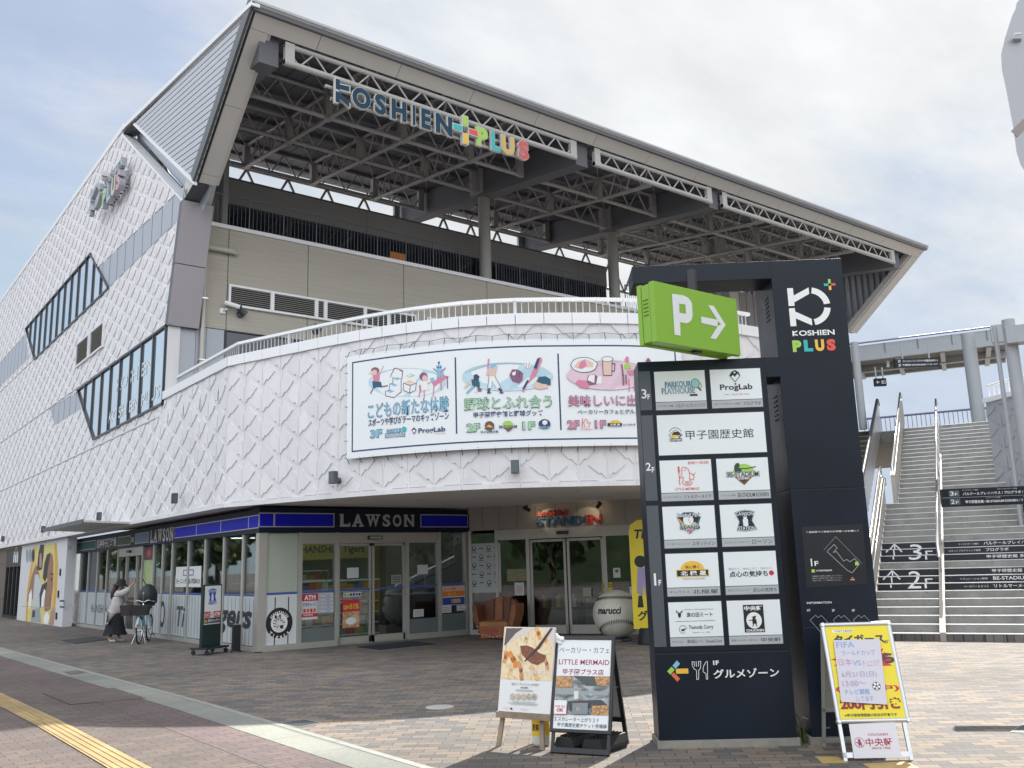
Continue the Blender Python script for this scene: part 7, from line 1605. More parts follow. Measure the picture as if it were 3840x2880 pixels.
# handrails and side parapets
def rail(w, t0, t1, h, name='handrail', r_=.035, parent=ST, posts=True):
    b = MB(); zz = lambda t: t/TD*RS
    b.tube([stp(t0, w, zz(t0)+h-.25), stp(t0, w, zz(t0)+h), stp(t1, w, zz(t1)+h), stp(t1, w, zz(t1)+h-.25)], r_, STAIN, 12)
    if posts:
        k = t0+.3
        while k < t1: b.tube([stp(k, w, zz(k)), stp(k, w, zz(k)+h)], .018, STAIN, 8); k += 1.24
    return b.build(name, parent)
rail(0, 2.0, 6.15, .85); rail(0, 6.2, 11.8, .85)
PARA = mat('parapet_steel', (.38, .36, .33), .5, .1, var=.05)
b = MB()
for w, t0, t1, h in ((WL-.02, -.2, 6.2, .75), (-1.0, 6.2, 12.4, .75), (WR+.02, -.2, 12.4, .75)):
    zz = lambda t: max(0, t/TD*RS); b.prism([stp(t0, w, zz(t0)), stp(t1, w, zz(t1)), stp(t1, w, zz(t1)+h), stp(t0, w, zz(t0)+h)], SW*-.10 if w < 0 else SW*.10, PARA)
b.build('side_parapet', ST)
rail(WL-.07, -.1, 6.15, .98, posts=False); rail(-1.04, 6.2, 12.4, .98, posts=False); rail(WL+.02, .2, 6.15, .70, posts=False, r_=.022); rail(WR+.07, -.1, 6.1, 1.0, posts=False); rail(WR+.07, 6.15, 12.5, 1.05, posts=False); rail(WR-.06, 6.4, 12.2, .72, posts=False, r_=.022)
b = MB(); b.prism([stp(NS*TD, -5, NS*RS-.004), stp(NS*TD, 5, NS*RS-.004), stp(NS*TD+9, 5, NS*RS-.004), stp(NS*TD+9, -5, NS*RS-.004)], (0, 0, -.4), STT); b.build('landing', ST)
# escalator left of the stairs
EC = thing('escalator', 'dark escalator with yellow step edges and a bright balustrade beside the stairs', 'escalator', stp(0, -3, 0)); YLN = mat('step_yellow', (.50, .36, .06), .5)
b = MB(); yb = MB(); ZE = NS*RS/(NS*TD)
for i in range(28):
    t = .2+i*.42; z0 = i*.1955; b.obox(stp(t+.21, -2.1, z0+.10), SDR, SW, ZU, .42, .7, .2, FRAME); yb.obox(stp(t-.004, -2.1, z0+.185), SDR, SW, ZU, .01, .7, .02, YLN)
b.build('steps', EC); yb.build('step_edges', EC)
for w, nm in ((-1.74, 'balustrade'), (-2.52, 'balustrade')):
    b = MB(); L_ = 11.9; b.prism([stp(-.4, w, .0), stp(L_, w, L_*ZE), stp(L_, w, L_*ZE+.92), stp(-.4, w, .85)], SW*.06, mat('balustrade_steel', (.55, .55, .56), .3, .5)); o_ = b.build(nm, EC)
    b = MB(); b.tube([stp(-.5, w+.03, .55), stp(-.6, w+.03, .8), stp(-.35, w+.03, .93), stp(L_, w+.03, L_*ZE+.99), stp(L_+.2, w+.03, L_*ZE+.85)], .05, FRAME, 10); b.build('handrail', o_)
b = MB(); b.prism([stp(-.3, -2.6, 0), stp(11.9, -2.6, 0), stp(11.9, -2.6, 5.5), stp(-.3, -2.6, .1)], SW*.05, PARA); b.build('side_panel', EC)
# canopy over the upper landing
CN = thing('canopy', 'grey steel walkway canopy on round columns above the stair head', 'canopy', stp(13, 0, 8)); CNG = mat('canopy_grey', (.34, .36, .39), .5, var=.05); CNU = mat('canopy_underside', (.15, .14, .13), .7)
zc = 8.25; cA, cB = G(3150, 1362, zc), G(3640, 1305, zc); cd = (cB-cA).normalized(); cn = V((-cd.y, cd.x, 0)); cn = cn if cn.dot(FH) > 0 else -cn
cA = cA-cd*3; Lc = (cB-cA).length+1.15
def cb(mb, u0, u1, w0, w1, z0, z1, m): mb.obox(cA+cd*((u0+u1)/2)+cn*((w0+w1)/2)+ZU*((z0+z1)/2-zc), cd, cn, ZU, u1-u0, w1-w0, z1-z0, m)
b = MB(); cb(b, 0, Lc, 0, .12, zc, zc+.18, CNG); cb(b, 0, Lc, .02, .10, zc+.185, zc+.54, CNG); cb(b, 0, Lc, 3.3, 3.45, zc, zc+.5, CNG)
for k in range(9): cb(b, .3+k*1.05, .32+k*1.05, -.004, .02, zc+.19, zc+.54, DARKM)
b.build('fascia', CN)
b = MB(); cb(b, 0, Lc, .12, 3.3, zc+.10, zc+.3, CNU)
for k in range(7): cb(b, .6+k*1.4, .75+k*1.4, .1, 3.3, zc-.08, zc+.1, STEEL)
cb(b, 0, Lc, 1.6, 1.75, zc-.12, zc+.1, STEEL); b.build('soffit', CN)
b = MB(); b.tube([cA+ZU*.62-cn*.05, cA+cd*Lc+ZU*.62-cn*.05], .03, mat('gutter_blue', (.18, .20, .34), .4), 8); b.build('gutter', CN)
for (X, Y) in ((3672, 1585), (3238, 1610)):
    p = G(X, Y, NS*RS); b = MB(); b.tube([p, V((p.x, p.y, zc))], .20 if X > 3500 else .12, CNG, 20); b.build('column', CN)
b = MB(); q = AD(3755, 1252, 26.5); b.obox(q, cd, cn, ZU, .55, .35, .52, CNG); b.build('end_box', CN)
def hung(lab, X0, Y0, X1, Y1, dist, lines, name='hanging_sign'):
    a, c = AD(X0, Y1, dist), AD(X1, Y1, dist); top = AD(X0, Y0, dist).z; E = (c-a); E.z = 0; w = E.length; E.normalize(); Nn = V((E.y, -E.x, 0)); z0 = (a.z+c.z)/2; h = top-a.z
    t = thing(name, lab, 'sign', a); b = MB(); b.obox(V((a.x, a.y, z0))+E*w/2+ZU*h/2, E, Nn, ZU, w, .12, h, NAVY); bo = b.build('board', t); b = MB()
    for u in (.2, .8): b.tube([V((a.x, a.y, z0+h))+E*w*u, V((a.x, a.y, z0+h+.35))+E*w*u], .025, CNG, 6)
    b.build('hanger', t); b = MB(); P = Pnl(b, planar(V((a.x, a.y, z0)), E, ZU, Nn), .062, .001)
    for s, u0, v0, u1, v1 in lines: P.text(s, u0*w, v0*h, u1*w, v1*h, PW, .01)
    b.build('lettering', t)
hung('long dark hanging sign under the canopy with two rows of white text', 3355, 1346, 3522, 1378, 25.5, (('3F', .07, .58, .13, .88), ('パルクールプレイハウス / プログラボ / 甲子園歴史館 多目的ホール', .17, .60, .97, .84), ('2F', .07, .12, .13, .42), ('甲子園歴史館 / BE-STADIUM KOSHIEN / リトルマーメイド', .17, .16, .95, .40)))
hung('small dark hanging sign with an arrow below the left of the canopy', 3280, 1420, 3323, 1448, 26.5, (('←', .1, .3, .4, .7), ('出口', .55, .25, .9, .75)))
b = MB(); c = G(3328, 1352, zc); 
lt_ = thing('hanging_lamp', 'small white lamp hung under the canopy edge', 'lamp', c); b.lathe(V((c.x, c.y, zc-.22)), [(.06, 0), (.05, .08), (.06, .2)], PW, 12); b.build('lamp_body', lt_)
# railing at the head of the stairs, red barrier
b = MB(); a, c = G(3360, 1600, NS*RS), G(3740, 1575, NS*RS)
a, c = stp(NS*TD+2.2, -2.4, NS*RS), stp(NS*TD+2.2, 3.2, NS*RS); dd = (c-a)/40; BLR = mat('railing_blue', (.16, .17, .30), .45)
b.tube([a+ZU*.75, c+ZU*.75], .035, BLR, 8); 
for k in range(41): b.tube([a+dd*k, a+dd*k+ZU*.75], .011, BLR, 5)
b.build('landing_railing', label='blue grey railing across the landing at the stair head', cat='railing')
b = MB(); a = stp(NS*TD+1.6, -1.35, NS*RS); c = stp(NS*TD+1.6, .1, NS*RS); b.prism([a, c, c+ZU*.24, a+ZU*.10], SDR*.05, mat('barrier_red', (.55, .03, .03), .5)); b.build('barrier', label='low red barrier lying at the top of the stairs', cat='barrier')
# embossed wall beyond the stairs on the right
WLN = thing('side_wall', 'grey embossed wall end rising beside the right handrail', 'wall', stp(8.5, 3, 0)); b = MB()
wa, wb = AD(3742, 1850, 23.2), AD(3808, 1850, 22.6); wa.z = wb.z = 0; wd = (wb-wa).normalized(); wn_ = V((wd.y, -wd.x, 0)); wl = 1.55; wh = AD(3745, 1510, 23.2).z
mpw = lambda u, v, w: wa+wd*u+wn_*w+ZU*v
b.prism([mpw(0, 0, 0), mpw(wl, 0, 0), mpw(wl, wh, 0), mpw(0, wh, 0)], -wn_*.3, GREYM)
for i in range(3):
    for r_ in range(-1, 11):
        for pl in cell_plates(i % 2 == 0):
            q = [((i+u)*.52, (r_+v)*.55) for u, v in pl]; v0, v1 = min(p[1] for p in q), max(p[1] for p in q); q = clip(clip(q, (0, .02), (1, .02), True), (0, wh-.1), (1, wh-.1), False)
            if len(q) > 2: plate(b, q, v0, v1, mpw, GREYM)
b.build('panel', WLN); b = MB(); b.prism([mpw(-.05, wh, .06), mpw(wl, wh, .06), mpw(wl, wh+.12, .06), mpw(-.05, wh+.12, .06)], -wn_*.4, CAPW)
for k in range(9): b.tube([mpw(.05+k*.18, wh+.1, -.1), mpw(.05+k*.18, wh+.42, -.1)], .012, CAPW, 5)
b.tube([mpw(0, wh+.45, -.1), mpw(wl, wh+.45, -.1)], .03, CAPW, 8); b.build('cap', WLN)
p = AD(3836, 1600, 20.5); CP = thing('canopy_column', 'thick pale round column at the right edge of the stairs', 'column', V((p.x, p.y, 0))); b = MB(); b.tube([V((p.x, p.y, 0)), V((p.x, p.y, 6.9))], .14, CNG, 22); b.build('shaft', CP); q0 = AD(3772, 1262, 20.4); b = MB(); b.obox(V((q0.x, q0.y, q0.z))+cd*2.2, cd, cn, ZU, 4.4, .4, .40, CNG); b.build('beam', CP)
b = MB(); b.tube([V((p.x-.05, p.y+.3, 0)), V((p.x-.05, p.y+.3, 6.8))], .05, CNG, 10); b.build('pipe', CP)
# direction sign in front of the stairs
D2 = 11.2; a, c = AD(3534, 1902, D2), AD(3880, 1880, D2*.985); a.z = c.z = 0; E = (c-a).normalized(); Nn = V((E.y, -E.x, 0)); zb_, zt2 = AD(3534, 1902, D2).z, AD(3517, 1836, D2).z
DS = thing('direction_sign', 'navy arm sign with two rows of white floor directions before the stairs', 'sign', a+E*1.3); wS = 1.55; mpd = planar(a, E, ZU, Nn)
b = MB(); b.obox(a+E*wS/2+ZU*(zb_+zt2)/2, E, Nn, ZU, wS, .08, zt2-zb_, NAVY); b.build('board', DS)
b = MB(); P = Pnl(b, mpd, .042, .001); hS = zt2-zb_
P.rect(0, zb_+hS*.49, wS, zb_+hS*.505, GRL)
for k, t in ((.56, '3'), (.10, '2')): P.rect(.08, zb_+hS*(k), .20, zb_+hS*(k+.34), FLB); P.text(t, .095, zb_+hS*(k+.06), .135, zb_+hS*(k+.29), PW, .0); P.text('F', .150, zb_+hS*(k+.06), .18, zb_+hS*(k+.2), PW, .0)
P.text('パルクールプレイハウス / プログラボ / 甲子園歴史館 多目的ホール', .24, zb_+hS*.60, 1.42, zb_+hS*.77, PW, .012); P.text('甲子園歴史館 / BE-STADIUM KOSHIEN / リトルマーメイド', .26, zb_+hS*.15, 1.16, zb_+hS*.32, PW, .012)
for s, u0, u1, v in (('キッズスポーツ施設', .24, .42, .86), ('ロボットプログラミング教室', .64, .86, .86), ('シミュレーション野球', .50, .66, .40), ('ベーカリー＆カフェ', .92, 1.05, .40)): P.text(s, u0, zb_+hS*v, u1, zb_+hS*(v+.06), PW, 0)
b.build('lettering', DS)
b = MB(); b.obox(a+E*1.20+ZU*(zb_/2), E, Nn, ZU, .50, .2, zb_, NAVY); b.build('post', DS)

# ================================================================== GLOVE SEAT, BASEBALL, YELLOW BANNER
gl_, gr2 = G(1800, 2390), G(1945, 2385); gl_ = V((12.62, 17.75, 0)); 
pc_ = AD(1872, 2392, 21.3); pc_.z = 0; GE = V((E9.x, E9.y, 0)); GN = V((N9.x, N9.y, 0)); GL = thing('glove_seat', 'worn brown leather armchair shaped like a baseball glove', 'armchair', pc_)
LEA = mat('glove_seat_leather', (.27, .095, .03), .5, var=.35, vscale=5); LEA2 = mat('glove_seat_dark', (.15, .05, .022), .55, var=.3, vscale=6); LEA3 = mat('glove_seat_worn', (.34, .15, .06), .6, var=.3, vscale=8)
mg = lambda u, v, w: pc_+GE*u+GN*w+ZU*v
def pad(pts, r_, m, n=14): b = MB(); b.tube([mg(*p) for p in pts], r_, m, n); return b
sc_ = .86; mg0 = mg; mg = lambda u, v, w: mg0(u*sc_, v*sc_, w*sc_)
def slabpad(name, outline, w0, w1, m, tilt=.0, bev=.05):
    b = MB(); b.prism([mg(u, v, w0-tilt*v) for u, v in outline], GN*((w1-w0)*sc_), m); return b.build(name, GL, bevel=bev)
for u0_, u1_, h0_, h1_, m in ((-.50, -.20, .92, 1.02, LEA2), (-.205, .06, 1.04, 1.07, LEA), (.055, .27, 1.05, 1.03, LEA2), (.265, .48, 1.0, .90, LEA2)):
    slabpad('back_finger', [(u0_*.86, .36), (u1_*.86, .36), (u1_, h1_-.07), (u1_-.05, h1_), (u0_+.05, h0_), (u0_, h0_-.07)], -.30, -.10, m, .14, .045)
for s in (-1, 1):
    slabpad('armrest', [(s*.40, .10), (s*.44, .05), (s*.50, .30), (s*.60, .60), (s*.62, .84), (s*.58, .90), (s*.50, .86), (s*.44, .52), (s*.40, .38)][::s], -.30, .34, LEA2 if s < 0 else LEA, .0, .06)
b = MB(); b.prism([mg(u, v, w) for u, v, w in ((-.44, .36, -.25), (.44, .36, -.25), (.40, .33, .42), (-.40, .33, .42))], (0, 0, .10), LEA3); b.build('seat', GL, bevel=.045)
b = MB(); b.prism([mg(u, v, .40) for u, v in ((-.36, .03), (.36, .03), (.42, .34), (-.42, .34))], -GN*.58, LEA); b.build('base', GL, bevel=.03)
LACE = mat('lace_leather', (.12, .045, .02), .6); b = MB()
for s in (-1, 1): b.tube([mg(s*.38, .06, .42), mg(s*.41, .2, .42), mg(s*.45, .36, .36)], .012, LACE, 6)
for x in (-.2, .06, .27): b.tube([mg(x, .38, -.1), mg(x, .7, -.16), mg(x, 1.0, -.2)], .010, LACE, 6)
b.build('lacing', GL)
b = MB(); P = Pnl(b, mg and (lambda u, v, w: mg(u, v, .415+w)), .0); P.poly([(-.2+.22*math.cos(k*.52)+.15, .22+.07*math.sin(k*.52)) for k in range(12)], mat('faded_red_print', (.30, .06, .04), .6)); b.build('print', GL)
b = MB()
for k in range(9): b.lathe(mg(-.40+k*.10, .05+.02*abs(k-4), .42), [(.018, 0), (.018, .01), (0, .012)], STAIN, 8, ax=GN)
for s in (-1, 1):
    for k in range(3): b.lathe(mg(s*(.40+.02*k), .14+k*.09, .43), [(.02, 0), (.02, .01), (0, .012)], STAIN, 8, ax=GN)
b.build('studs', GL)
# giant baseball
bcn = AD(2312, 2304, 19.6); RB = .50; bcn.z = RB+.05; bdir = (EYE-bcn); bdir.z = 0; bdir.normalize(); bsd = V((-bdir.y, bdir.x, 0)); bsd = bsd if bsd.dot(_r0) > 0 else -bsd
BB = thing('giant_baseball', 'giant scuffed white baseball with dark stitching before the shop doors', 'baseball', V((bcn.x, bcn.y, 0)))
b = MB(); b.lathe(bcn, [(RB*math.sin(math.pi*k/28), -RB*math.cos(math.pi*k/28)) for k in range(29)], mat('ball_leather', (.58, .57, .50), .45, var=.16, vscale=3.5), 48); b.build('ball', BB)
def onb(lon, lat, w=0): a, l = math.radians(lon), math.radians(lat); return bcn+(bdir*math.cos(l)*math.cos(a)+bsd*math.cos(l)*math.sin(a)+ZU*math.sin(l))*(RB+w)
STI = mat('ball_stitch', (.018, .012, .014), .6); b = MB()
for fn in (lambda x: 45-.0*x-.0010*x*x*1.2, lambda x: -14-.0058*x*x*.9+.06*x if abs(x) < 85 else -50): 
    pts = [onb(x, fn(x), .001) for x in range(-85, 86, 5)]; b.tube(pts, .0035, STI, 5)
    for x in range(-80, 81, 6):
        y = fn(x)
        for s in (-1, 1): b.tube([onb(x, y, .003), onb(x+2.4, y+s*5.0, .002)], .0075, STI, 4, cap=False)
b.build('stitching', BB)
b = MB(); vs, fs = weld(*glyphs('marucci', .04, .15)); vs = fit(vs, -50, 3, 12, 19); b.add([onb(x, y, .004) for x, y in vs], fs, INK); b.build('lettering', BB)
b = MB(); b.lathe(V((bcn.x, bcn.y, 0)), [(.30, .0), (.30, .05), (.24, .09), (.20, .09)], FRAME, 24); b.build('stand', BB)
# yellow standing banner, mostly behind the totem
yp = AD(2452, 2340, 18.7); yp.z = 0; yn = (EYE-yp); yn.z = 0; yn.normalize(); ye = V((-yn.y, yn.x, 0)); ye = ye if ye.dot(_r0) > 0 else -ye
YB = thing('standing_banner', 'tall rounded yellow banner with black letters between baseball and totem', 'banner', yp); YCL = mat('banner_yellow', (.66, .53, .03), .5, var=.05)
my = lambda u, v, w: yp+ye*u+yn*w+ZU*v
out_ = [(-.40, .30), (.40, .30), (.40, 2.22), (.36, 2.36), (.22, 2.45), (-.22, 2.45), (-.36, 2.36), (-.40, 2.22)]
b = MB(); b.prism([my(u, v, -.10) for u, v in out_], yn*.20, YCL); b.build('panel', YB, bevel=.03)
b = MB(); P = Pnl(b, lambda u, v, w: my(u, v, .10+w), .004); P.text('Tigers', -.29, 2.02, .32, 2.26, INK, .03, .2); P.text('グッズ', -.31, .46, .3, .66, INK, .03); VIO = mat('figure_violet', (.30, .25, .42), .6)
P.poly([(-.30, 1.0), (-.18, .95), (-.15, 1.45), (-.26, 1.5)], VIO); P.poly([(-.22, 1.5), (.1, 1.5), (.18, 1.0), (-.12, .95)], VIO); P.disc(-.2, 1.62, .12, .12, INK, 14); P.poly([(-.30, .72), (-.18, .72), (-.2, .95), (-.27, .95)], INK); b.build('print', YB)
b = MB(); b.lathe(yp, [(.34, 0), (.34, .06), (.30, .28), (.30, .32)], FRAME, 20); b.build('base', YB)
# ================================================================== ROLLING SIGN BOARD, ASHTRAY POST
la, lb_ = AD(728, 2452, 19.0), AD(842, 2428, 19.9); la.z = lb_.z = 0; LE = (lb_-la).normalized(); LN = V((LE.y, -LE.x, 0)); lw_ = .60; lm_ = (la+lb_)/2
RB_ = thing('rolling_sign', 'dark green sign board on castors with a blue milk can badge', 'sign board', lm_); DG = mat('board_dark_green', (.012, .030, .028), .4); mr = lambda u, v, w: lm_+LE*(u-lw_/2)+LN*w+ZU*v
b = MB(); b.obox(mr(lw_/2, .78, 0), LE, LN, ZU, lw_, .07, 1.26, DG); b.build('board', RB_, bevel=.01)
b = MB(); b.obox(mr(lw_/2, .13, 0), LE, LN, ZU, lw_+.10, .42, .04, DG); b.build('base', RB_)
for u in (.0, lw_):
    for w in (-.17, .17): b = MB(); p = mr(u, .05, w); b.lathe(p-LE*.015, [(.045, 0), (.045, .03)], FRAME, 14, ax=LE); b.tube([p, p+ZU*.07], .014, FRAME, 6); b.build('castor', RB_)
b = MB(); P = Pnl(b, lambda u, v, w: mr(u, v, .036+w), .001, .0008); P.rect(.04, .60, .56, 1.38, PW)
f_lawson(P, -.045, .90, .69, .52, mat('badge_blue', (.02, .07, .42), .4), PW)
P.rect(.05, .74, .235, .86, RED); P.text('たばこ', .06, .76, .225, .84, PW, .02); P.text('酒', .25, .76, .32, .84, RED, .03); P.rect(.335, .74, .55, .86, RED); P.text('ATM', .355, .76, .53, .84, PW, .04); P.rect(.05, .62, .55, .73, FRAME); P.text('店内キッチン', .16, .64, .54, .71, PW, .02); P.poly([(.07, .645), (.13, .645), (.14, .70), (.10, .685), (.06, .70)], YEL)
b.build('print', RB_)
p = AD(884, 2447, 19.7); p.z = 0; AP = thing('ashtray_post', 'slim black ashtray post beside the rolling sign board', 'ashtray', p); b = MB(); b.box((p.x-.08, p.y-.06, .03), (p.x+.08, p.y+.06, .56), mat('post_black', (.012, .012, .014), .4)); b.build('post', AP, bevel=.01); b = MB(); b.lathe(p, [(.13, 0), (.13, .02), (.10, .035)], FRAME, 18); b.build('foot', AP); b = MB(); b.box((p.x-.05, p.y-.04, .56), (p.x+.05, p.y+.04, .575), STAIN); b.build('tray', AP)
# ================================================================== PERSON
def skinned(name, verts, edges, rad, m, parent, sub=2, smooth=True):
    me = bpy.data.meshes.new(name); me.from_pydata([tuple(v) for v in verts], edges, []); o = bpy.data.objects.new(name, me); COL.objects.link(o)
    md = o.modifiers.new('skin', 'SKIN'); md.use_smooth_shade = True
    for i, r_ in enumerate(rad): me.skin_vertices[0].data[i].radius = (r_, r_) if not isinstance(r_, tuple) else r_
    me.skin_vertices[0].data[0].use_root = True
    if sub: s = o.modifiers.new('sub', 'SUBSURF'); s.levels = s.render_levels = sub
    bpy.context.view_layer.update(); dg = bpy.context.evaluated_depsgraph_get(); m2 = bpy.data.meshes.new_from_object(o.evaluated_get(dg)); o.modifiers.clear(); o.data = m2; m2.materials.clear(); m2.materials.append(m)
    m2.polygons.foreach_set('use_smooth', [True]*len(m2.polygons)); off = BASE[parent]; m2.transform(Matrix.Translation(-off)); o.parent = parent; BASE[o] = off; return o
wp = AD(428, 2410, 23.6); wp.z = 0; wf = (_r0*.93+FH*.36).normalized(); wl_ = V((-wf.y, wf.x, 0))      # facing image right, a little away
wm = lambda f_, l_, z: wp+wf*f_+wl_*l_+ZU*z
PR = thing('person', 'woman in black bucket hat, grey shirt and long black skirt, reaching up beside a bicycle', 'person', wp)
SK = mat('skin', (.42, .24, .16), .5); vs_ = []; ed = []; ra = []
def jn(p, r_, par=None): vs_.append(wm(*p)); ra.append(r_); i = len(vs_)-1; (ed.append((par, i)) if par is not None else None); return i
pel = jn((0, 0, .80), (.13, .10)); wst = jn((.01, 0, .95), (.11, .085), pel); che = jn((.03, 0, 1.12), (.13, .095), wst); upc = jn((.04, 0, 1.22), (.115, .085), che); nk = jn((.055, 0, 1.29), .045, upc); hd0 = jn((.07, 0, 1.35), .055, nk); hd1 = jn((.085, 0, 1.41), (.078, .082), hd0); hd2 = jn((.075, 0, 1.47), (.072, .078), hd1)
for s, fx in ((-1, -.10), (1, .10)):
    hp = jn((fx*.2, s*.08, .74), .085, pel); kn = jn((fx*.7+.02, s*.085, .42), .058, hp); cf = jn((fx*.9, s*.085, .26), .05, kn); an = jn((fx, s*.085, .08), .034, cf); jn((fx+.10, s*.09, .035), .032, an)
sh = jn((.04, -.15, 1.20), .055, upc); el = jn((.20, -.20, 1.24), .042, sh); wr = jn((.36, -.17, 1.40), .028, el); pa = jn((.40, -.165, 1.455), (.036, .018), wr)
for k, (df, dl) in enumerate(((.035, .03), (.045, .012), (.043, -.008), (.035, -.026))): a = jn((.40+df*.5, -.165+dl, 1.475+.018), .0105, pa); c_ = jn((.40+df*1.1, -.165+dl*1.1, 1.515-.006*k), .0095, a); jn((.40+df*1.7, -.165+dl*1.1, 1.520-.008*k), .0085, c_)
t_ = jn((.405, -.13, 1.455), .012, pa); jn((.435, -.115, 1.475), .010, t_)
sh2 = jn((.04, .15, 1.20), .055, upc); el2 = jn((.16, .20, 1.02), .042, sh2); wr2 = jn((.36, .17, .99), .028, el2); pa2 = jn((.42, .165, .985), (.034, .018), wr2)
for k in range(4): a = jn((.455, .14+.02*k, .985), .0105, pa2); c_ = jn((.485, .14+.02*k, .970), .0095, a); jn((.485, .14+.02*k, .945), .0085, c_)
t_ = jn((.43, .125, .975), .012, pa2); jn((.455, .11, .96), .010, t_)
skinned('body', vs_, ed, ra, SK, PR)
SHI = mat('shirt_grey', (.46, .44, .45), .8, var=.10, vscale=6, bump=.6, bscale=12)
vs_ = []; ed = []; ra = []
a0 = jn((-.03, 0, .62), (.20, .16)); a1 = jn((-.02, 0, .78), (.20, .165), a0); a2 = jn((.01, 0, .98), (.19, .15), a1); a3 = jn((.03, 0, 1.14), (.185, .135), a2); a4 = jn((.045, 0, 1.235), (.14, .10), a3); jn((.055, 0, 1.275), (.07, .06), a4)
s1_ = jn((.06, -.15, 1.185), .095, a4); s2_ = jn((.19, -.20, 1.22), .095, s1_); jn((.31, -.185, 1.33), .062, s2_); s3_ = jn((.04, .16, 1.17), .095, a4); s4_ = jn((.15, .21, 1.02), .09, s3_); jn((.27, .19, .99), .065, s4_)
b0 = jn((-.16, -.03, .62), (.07, .09), a0); jn((.12, -.02, .68), (.08, .10), a1)
skinned('shirt', vs_, ed, ra, SHI, PR)
b = MB(); SKT = mat('skirt_black', (.010, .011, .016), .85, bump=.3, bscale=14); n = 28; vs2 = []
prof = ((.80, .15, .12, .0), (.66, .19, .155, -.01), (.45, .21, .18, .0), (.25, .25, .22, .0), (.19, .28, .25, .01))
for z, rf, rl, sh_ in prof:
    for k in range(n):
        a = 2*math.pi*k/n; fo = 1+(.07*math.sin(a*6+.6))*(.8-z)/.6; vs2.append(wm(sh_+rf*fo*math.cos(a), rl*fo*math.sin(a), z+(.02*math.sin(a*3) if z < .3 else 0)))
b.add(vs2, [(i*n+k, i*n+(k+1) % n, (i+1)*n+(k+1) % n, (i+1)*n+k) for i in range(len(prof)-1) for k in range(n)], SKT, True); b.build('skirt', PR)
for s, fx in ((-1, -.10), (1, .10)):
    vs_ = []; ed = []; ra = []; h_ = jn((fx-.05, s*.085, .045), (.042, .042)); m_ = jn((fx+.05, s*.088, .045), (.042, .04), h_); jn((fx+.14, s*.092, .035), (.036, .03), m_); jn((fx-.02, s*.085, .10), .042, h_); skinned('shoe', vs_, ed, ra, mat('shoe_white', (.66, .65, .60), .6), PR)
    vs_ = []; ed = []; ra = []; a_ = jn((fx*.85, s*.085, .26), .054); jn((fx, s*.085, .11), .040, a_); skinned('legging', vs_, ed, ra, SKT, PR, 1)
b = MB(); hc = wm(.08, 0, 1.45); HT = mat('hat_black', (.010, .016, .018), .8, bump=.3, bscale=60); hax = (ZU+wf*.10).normalized(); b.lathe(hc-ZU*.02, [(.185, -.045), (.165, -.02), (.115, .025), (.110, .08), (.095, .115), (.05, .13), (0, .132)], HT, 26, ax=hax); b.lathe(hc-ZU*.02, [(.184, -.046), (.164, -.024), (.113, .02), (.0, .03)], HT, 26, ax=hax); b.build('hat', PR)
HR = mat('hair_dark_brown', (.030, .012, .012), .45, var=.4, vscale=40); vs_ = []; ed = []; ra = []
h0 = jn((.02, 0, 1.42), (.085, .085)); h1 = jn((-.05, .0, 1.33), (.065, .075), h0); h2 = jn((-.09, -.03, 1.22), (.045, .065), h1); h3 = jn((-.10, -.04, 1.12), (.035, .05), h2); jn((-.095, -.045, 1.05), (.015, .02), h3); skinned('hair', vs_, ed, ra, HR, PR)
b = MB(); fc = wm(.155, 0, 1.395)
for s in (-1, 1): b.lathe(wm(.158, s*.03, 1.405), [(0, -.006), (.009, 0), (0, .006)], INK, 8, ax=wf)
b.lathe(wm(.165, 0, 1.385), [(0, -.014), (.011, -.008), (.008, .012), (0, .018)], SK, 8); b.obox(wm(.150, 0, 1.355), wf, wl_, ZU, .012, .035, .010, mat('lip', (.35, .12, .10), .5)); b.build('face', PR)
b = MB(); b.obox(wm(.43, -.165, 1.525), wf, wl_, ZU, .02, .03, .05, INK); b.build('strap_end', label='small dark strap end held up in the raised hand', cat='strap')
# ================================================================== BICYCLE with hooded child seat
bn = AD(520, 2418, 22.75); bn.z = 0; bd = (FH*.985-_r0*.17).normalized(); bs = V((bd.y, -bd.x, 0)); mbk = lambda f_, s_, z: bn+bd*f_+bs*s_+ZU*z      # near wheel at f=0
BK = thing('bicycle', 'pale blue city bicycle with dark baskets parked on its stand, seen end on', 'bicycle', bn+bd*.5)
CEL = mat('bike_paint_blue', (.30, .50, .52), .3); RUB = mat('tyre_rubber', (.02, .02, .022), .7); CHR = mat('chrome', (.7, .7, .7), .15, 1.)
for f_ in (0, 1.06):
    b = MB(); n = 30; R_ = .31; ring = [mbk(f_+R_*math.cos(2*math.pi*k/n), 0, .325+R_*math.sin(2*math.pi*k/n)) for k in range(n+1)]; b.tube(ring, .019, RUB, 8, cap=False); w_ = b.build('wheel', BK)
    b = MB(); b.tube([mbk(f_+.285*math.cos(2*math.pi*k/n), 0, .325+.285*math.sin(2*math.pi*k/n)) for k in range(n+1)], .012, CHR, 6, cap=False)
    for k in range(14): a = 2*math.pi*k/14; b.tube([mbk(f_, .012*(-1)**k, .325), mbk(f_+.28*math.cos(a), 0, .325+.28*math.sin(a))], .002, CHR, 4, cap=False)
    b.tube([mbk(f_, -.05, .325), mbk(f_, .05, .325)], .02, CHR, 8); b.build('rim', w_)
    b = MB(); prev = None
    for k in range(9):
        a = math.radians(15+k*150/8); p0, p1 = mbk(f_-.345*math.cos(a), -.028, .325+.345*math.sin(a)), mbk(f_-.345*math.cos(a), .028, .325+.345*math.sin(a))
        if prev: b.quad(prev[0], prev[1], p1, p0, CEL)
        prev = (p0, p1)
    b.build('mudguard', BK)
